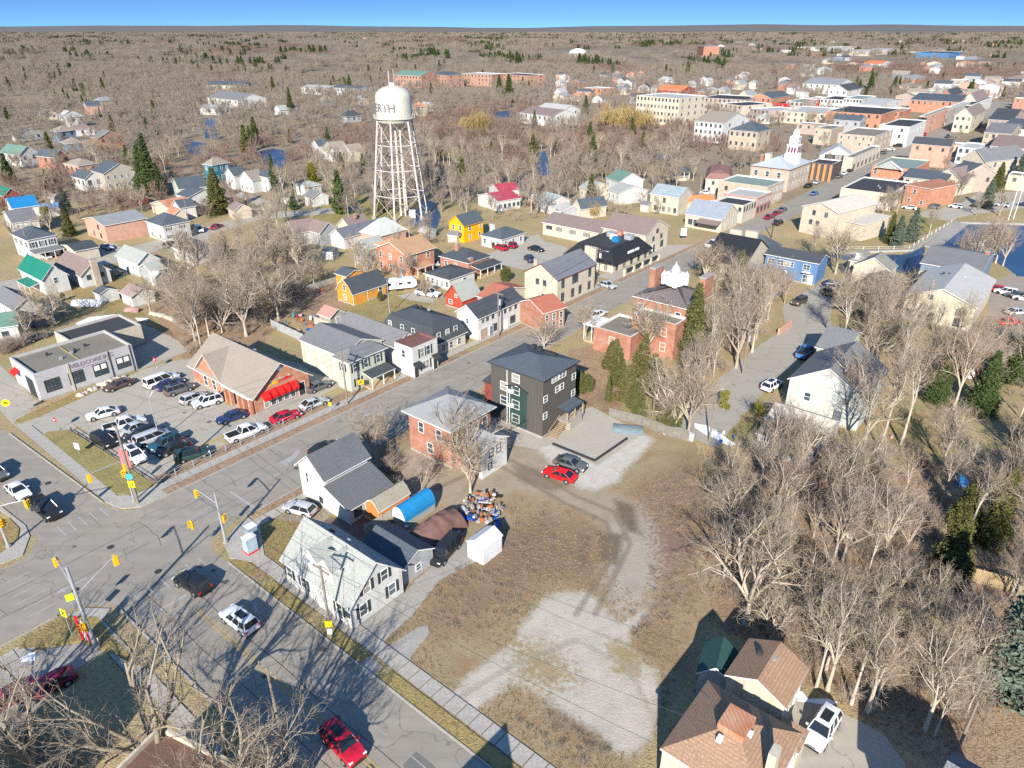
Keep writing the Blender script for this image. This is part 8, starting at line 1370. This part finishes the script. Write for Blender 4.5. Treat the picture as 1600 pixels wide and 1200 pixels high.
cloth('tarp_heap', 'grey-white tarpaulin heap between the brown tarp and the annex', 642, 858, 4.0, 3.0, 1.2, .3, mat('pale_tarp', (.46, .46, .43), 'plain', var=.2), 9); cloth('covered_boat', 'white-covered boat on the grass beside the board fence', 139, 476, 7, 2.6, 1.3, -.1, mat('white_cover', (.60, .58, .56), 'plain'), 5); cloth('covered_boat', 'pink-and-white overturned boat at the bank above the workshop yard', 208, 486, 3.4, 1.6, .9, -.2, mat('pink_cover', (.5, .3, .3), 'plain', var=.3), 6)
cloth('steel_scrap_sheet', 'grey-blue corrugated sheet lying on the gravel by the fence', 981, 671, 4.6, 3.0, .5, -.2, mat('blue_grey_sheet', (.20, .26, .28), 'plain'), 12); cloth('teal_tarp', 'teal tarpaulin bundle under the forked white trunk', 1372, 997, 2.4, 1.3, .6, 0, mat('teal_tarp_m', (.06, .38, .46), 'plain'), 15); cloth('blue_slide', 'bright blue play slide in the right-hand wood', 1500, 752, 1.2, 2.6, 1.0, -.2, MBLUE, 18)
cloth('grey_panel_stack', 'row of pale grey crates at the end of the board fence', 1062, 680, 4.6, 2.0, 1.2, -.5, mat('grey_crate', (.36, .39, .38), 'plain'), 22)
JC = [mat('junk_%s' % n_, c, 'plain') for n_, c in (('blue', (.02, .10, .45)), ('orange', (.6, .16, .03)), ('white', (.6, .6, .6)), ('grey', (.25, .25, .26)), ('black', (.03, .03, .03)), ('rust', (.3, .12, .06)), ('tan', (.4, .3, .2)), ('teal_', (.05, .25, .3)), ('red', (.5, .03, .03)), ('pink', (.6, .3, .35)))]
def junk(label, poly, n, grp, cols, smax=.9):
    for k in range(n):
        u_, v_ = random.uniform(min(q[0] for q in poly), max(q[0] for q in poly)), random.uniform(min(q[1] for q in poly), max(q[1] for q in poly))
        if not pip(u_, v_, poly): continue
        x, y = g(u_, v_); s = random.uniform(.3, smax); m = JC[cols[k % len(cols)]]; ty = k % 4; z0 = random.uniform(0, .5 if n > 20 else 0)
        if ty == 0: b = MB().tube((0, 0, 0), (0, 0, s * 1.1), s * .38, s * .4, 10); nm, cat = 'barrel', 'barrel'
        elif ty == 1: b = MB().box(-s * .6, -s * .4, 0, s * .6, s * .4, s * .6).box(-s * .64, -s * .44, s * .5, s * .64, s * .44, s * .62); nm, cat = 'crate', 'crate'
        elif ty == 2:
            b = MB()
            for i in range(4): b.box(-1.6 * s, i * .13, i * .02, 1.6 * s, i * .13 + .1, .05 + i * .02)
            nm, cat = 'plank_bundle', 'planks'
        else: b = MB().lathe([(s * .18, .0), (s * .45, .02), (s * .5, .12), (s * .45, .22), (s * .18, .24), (s * .18, 0)], 12); nm, cat = 'tyre', 'tyre'
        o = b.build(nm, m, None, (x, y, z0), random.uniform(0, 6.28)); o.rotation_euler[0] = random.uniform(-.3, .3) if z0 > .15 else 0; tag(o, label.replace('%', ('barrel', 'crate', 'bundle of planks', 'old tyre')[ty]), cat, grp + ' (' + cat + ')')
junk('% lying in the colourful junk pile above the white metal shed', [(716, 796), (735, 772), (775, 776), (785, 800), (775, 825), (740, 820)], 170, 'junk pile', [6, 3, 2, 5, 3, 6, 4, 2, 5, 3, 0, 6, 3, 5, 2, 1], .55); junk('% in the dark scrap row behind the cape house annex', [(566, 838), (600, 828), (650, 812), (625, 838), (590, 850)], 22, 'scrap row', [4, 3, 4, 2], .7); junk('% by the wall of the white rear addition', [(735, 740), (745, 726), (790, 718), (785, 738)], 5, 'bins by the addition', [0, 3, 0], .9)
junk('% among the toys in the fenced yard', [(440, 505), (470, 492), (505, 500), (490, 522), (455, 520)], 26, 'yard toys', [0, 9, 2, 8, 7, 1], .9); junk('% on the play yard behind the fence', [(480, 440), (512, 440), (515, 458), (485, 465)], 7, 'play yard', [1, 8, 9], 1.1); junk('% beside the dark minivan in the yard', [(690, 812), (720, 812), (735, 840), (715, 860)], 10, 'minivan yard', [3, 2, 6, 4], .7); junk('% in the scrapyard at the left edge', [(50, 490), (85, 478), (95, 500), (60, 515)], 14, 'left scrapyard', [3, 2, 4, 7], .8); junk('% strewn along the snow-dusted bank', [(1085, 660), (1125, 668), (1160, 695), (1140, 705), (1095, 682)], 10, 'snow bank clutter', [2, 0, 3], .6)
junk('% at the clearing in the wood', [(1350, 670), (1400, 680), (1430, 720), (1370, 730)], 6, 'clearing clutter', [7, 9, 2], .5)
# boulders, camper, gazebo, person-free details
for k in range(14):
    f = k / 13; x = 238 + 70 * f; y = 491 + 6 * f + 30 * f * f; X, Y = g(x, y); b = MB(); n = 7
    b.lathe([(.02, .8)] + [(.75 * math.sin(math.pi * (i + 1) / 6) + .05, .8 * math.cos(math.pi * (i + 1) / 6) * .8 + .15) for i in range(4)] + [(.5, -.1)], 8)
    b.v = [(x_ * (1 + .3 * mnoise.noise(Vector((x_, y_, k)))), y_ * (1 + .3 * mnoise.noise(Vector((y_, x_, k)))), z_ * (.8 + .3 * mnoise.noise(Vector((z_, x_, k))))) for x_, y_, z_ in b.v]; o = b.build('boulder', mat('pale_rock', (.50, .44, .37), 'plain', var=.15), None, (X, Y, 0), k * 1.3); o.scale = (1.1, .9, .9); tag(o, 'pale boulder in the curved row at the foot of the thicket', 'boulder', 'boulders beside the workshop yard')
for k in range(18):
    X, Y = g(*((126 + k * 5.2, 618 - k * 2.3) if k < 12 else (150 + (k - 12) * 9, 606 - (k - 12) * 3.4))); b = MB().lathe([(.02, .5), (.4, .35), (.55, .1), (.5, -.1)], 7); b.v = [(x_ * (1 + .4 * mnoise.noise(Vector((x_, y_, k + 30)))), y_, z_) for x_, y_, z_ in b.v]; o = b.build('boulder', MATS['pale_rock'], None, (X, Y + random.uniform(-.5, .5), 0), k); o.scale = (1.2, .9, random.uniform(.8, 1.4)); tag(o, 'pale boulder piled along the workshop wall', 'boulder', 'boulders along the workshop')
X, Y = g(624, 452); o = thing('camper_trailer', 'white camper trailer parked right of the orange gambrel barn', 'camper', (X, Y, 0), R(18)); b = MB().box(-3.6, -1.2, .55, 3.3, 1.2, 2.6).poly([(3.3, -1.2, .55), (4.1, -1.2, 1.1), (3.9, -1.2, 2.3), (3.3, -1.2, 2.6)]).poly([(3.3, 1.2, 2.6), (3.9, 1.2, 2.3), (4.1, 1.2, 1.1), (3.3, 1.2, .55)]).poly([(3.3, -1.2, 2.6), (3.9, -1.2, 2.3), (3.9, 1.2, 2.3), (3.3, 1.2, 2.6)]).poly([(3.9, -1.2, 2.3), (4.1, -1.2, 1.1), (4.1, 1.2, 1.1), (3.9, 1.2, 2.3)]).poly([(4.1, -1.2, 1.1), (3.3, -1.2, .55), (3.3, 1.2, .55), (4.1, 1.2, 1.1)]); b.build('body', TRIM, o)
for x in (-2.4, .2, 2.2): MB().box(x - .45, -1.23, 1.5, x + .45, -1.2, 2.0).build('window', CGL, o)
box_part(o, 'door', GREYW, -1.2, -1.24, .7, -.6, -1.2, 2.3); [put('wheel', WM, o, (x, s * 1.05, .34)) for x in (-.6, .3) for s in (-1, 1)]; box_part(o, 'roof_unit', METAL, -.5, -.4, 2.6, .5, .4, 2.85); MB().tube((4.0, 0, .6), (5.2, 0, .5), .06).build('hitch', METAL, o)
X, Y = g(1059, 279); o = thing('gazebo', 'round park gazebo with dark conical roof and white posts', 'gazebo', (X, Y, 0)); MB().lathe([(0, 5.6), (5.6, 3.9), (5.6, 3.7), (0, 3.7)], 12).build('roof', SBLU, o); MB().lathe([(4.9, 0), (4.9, .9), (0, .9)], 12).build('platform', CRM, o)
for k in range(10): a = k * math.pi / 5; MB().tube((4.7 * math.cos(a), 4.7 * math.sin(a), .9), (4.7 * math.cos(a), 4.7 * math.sin(a), 3.75), .14, n=6).build('post', TRIM, o); c = a + math.pi / 5; MB().tube((4.7 * math.cos(a), 4.7 * math.sin(a), 1.8), (4.7 * math.cos(c), 4.7 * math.sin(c), 1.8), .07, n=5).build('rail', TRIM, o)
for x, y, s, lab in ((172, 1006, .35, ''),): pass
for k, (x, y) in enumerate(((173, 855), (118, 922), (250, 765), (247, 893), (75, 755), (325, 635))): X, Y = g(x, y); o = MB().lathe([(0, .03), (.38, .03), (.40, .0)], 14).build('manhole_cover', DARKT, None, (X, Y, .014)); tag(o, ('dark manhole cover left of the junction centre', 'dark manhole cover on the lower lane of the junction', 'drain cover by the verge', 'dark manhole cover near the black SUV', 'drain cover on the side street', 'drain cover in the lot')[k], 'manhole cover')

SHM = [WHITE, GREYW, CREAM, GWOOD, REDW]; SRM = [SGREY, SBLU, SDBR, MLITE, RUST]
for k, (x, y, w_, d_, lab) in enumerate(((150, 470, 3, 4, 'small white shed beside the covered boat'), (232, 444, 3, 3, 'grey garden shed right of the patched garage'), (330, 402, 3, 4, 'cream shed below the grey dormer house'), (420, 372, 4, 4, 'weathered shed above the thicket'), (452, 395, 3, 3, 'small red shed among the back gardens'), (505, 405, 3, 3, 'white shed left of the grey porch house'), (655, 372, 3, 4, 'grey shed behind the salmon brick house'), (700, 378, 3, 3, 'cream shed left of the brick bungalow'), (76, 318, 3, 3, 'weathered shed by the light blue garage'), (206, 318, 4, 4, 'red shed above the pink brick building'), (440, 318, 4, 4, 'white shed at the residential street bend'), (860, 346, 3, 3, 'grey shed above the motel roof'), (1000, 330, 3, 4, 'cream shed beside the blue-roofed store'), (1430, 500, 3, 3, 'weathered shed under the pale-roofed church'), (1500, 590, 3, 4, 'red shed in the wood below the church car park'), (1225, 700, 2.4, 2.4, 'tiny white shed beside the white garage'))):
    X, Y = g(x, y); o = thing('garden_shed', lab, 'shed', (X, Y, 0), SA - math.pi / 2 + .2 * (k % 3)); walls_solid('gx', w_, d_, 2.1, .9).build('wall', [SHM[k % 5], TRIM, FLATG], o); roof_solid('gx', w_, d_, 2.1, .9, .2).build('roof', [SRM[(k * 2 + 1) % 5], TRIM, SGREY], o); add_doors(o, w_, d_, [('f', .5, .9, 1.8, TRIM)])
for q in (('suv', 'white', 66, 400, 80, 408, 'white SUV in the drive left of the green-roofed house'), ('sedan', 'silver', 160, 386, 176, 392, 'silver sedan in the drive of the pink brick building'), ('van', 'white', 306, 358, 316, 366, 'white van in the shade of the long dark-roofed house'), ('sedan', 'blue', 394, 336, 406, 332, 'blue sedan beside the ranch house'), ('suv', 'grey', 262, 388, 272, 384, 'grey SUV before the grey dormer house'), ('sedan', 'maroon', 332, 360, 346, 354, 'maroon sedan on the residential street'), ('suv', 'silver', 672, 412, 682, 418, 'silver SUV behind the white cottage'), ('sedan', 'white', 1098, 303, 1110, 304, 'white car under the maroon-roofed inn'), ('sedan', 'grey', 50, 534, 68, 527, 'grey car parked behind the workshop'), ('suv', 'navy', 832, 412, 822, 404, 'navy SUV at the back of the cream hall car park')):
    car(*q[:6], q[6])
# ------------------------------------------------------------------ labels that single out one of many
from collections import Counter, defaultdict
nm_count = Counter(l[3] for l in LAND); LM = [(x, y, r_, n.replace('_', ' ')) for x, y, r_, n in LAND if nm_count[n] == 1]
ORD = 'first second third fourth fifth sixth seventh eighth ninth tenth eleventh twelfth thirteenth fourteenth'.split(); NUM = 'zero one two three four five six seven eight nine ten eleven twelve thirteen fourteen'.split()
def shared():
    d = defaultdict(list)
    for o in list(SC.objects):
        if o.parent is None and o.get('group') and o.get('label'): d[o['label']].append(o)
    return {k: v for k, v in d.items() if len(v) > 1}
for lab, os_ in shared().items():
    if 'tree' not in os_[0].get('category', '') : continue
    for o in os_:
        X, Y = o.location.x, o.location.y; best = min(LM, key=lambda l: math.hypot(l[0] - X, l[1] - Y) - l[2])
        if math.hypot(best[0] - X, best[1] - Y) > 48: continue
        dx, dy = X - best[0], Y - best[1]; side = ('right of' if dx > 0 else 'left of') if abs(dx) > abs(dy) else ('behind' if dy > 0 else 'in front of')
        z = o.scale.z; size = 'tall' if z > .92 else 'low' if z < .68 else 'middle-sized'; kind = 'cedar' if 'cedar' in o.name else 'bare'
        o['label'] = '%s %s tree %s the %s' % (size, kind, side, best[3])
def px_x(o): X, Y = o.location.x, o.location.y; return X / max(1, Y * math.cos(PITCH) + HC * math.sin(PITCH))
for lab, os_ in shared().items():
    cat = os_[0].get('category', '')
    if len(os_) > 14 or cat not in ('tree', 'car', 'boulder', 'house', 'building'): continue
    for i, o in enumerate(sorted(os_, key=px_x)):
        o['label'] = '%s from the left of %s: %s' % (ORD[i], NUM[len(os_)], lab) if len(lab.split()) < 11 else '%s from left: %s' % (ORD[i], lab) if len(lab.split()) < 14 else lab
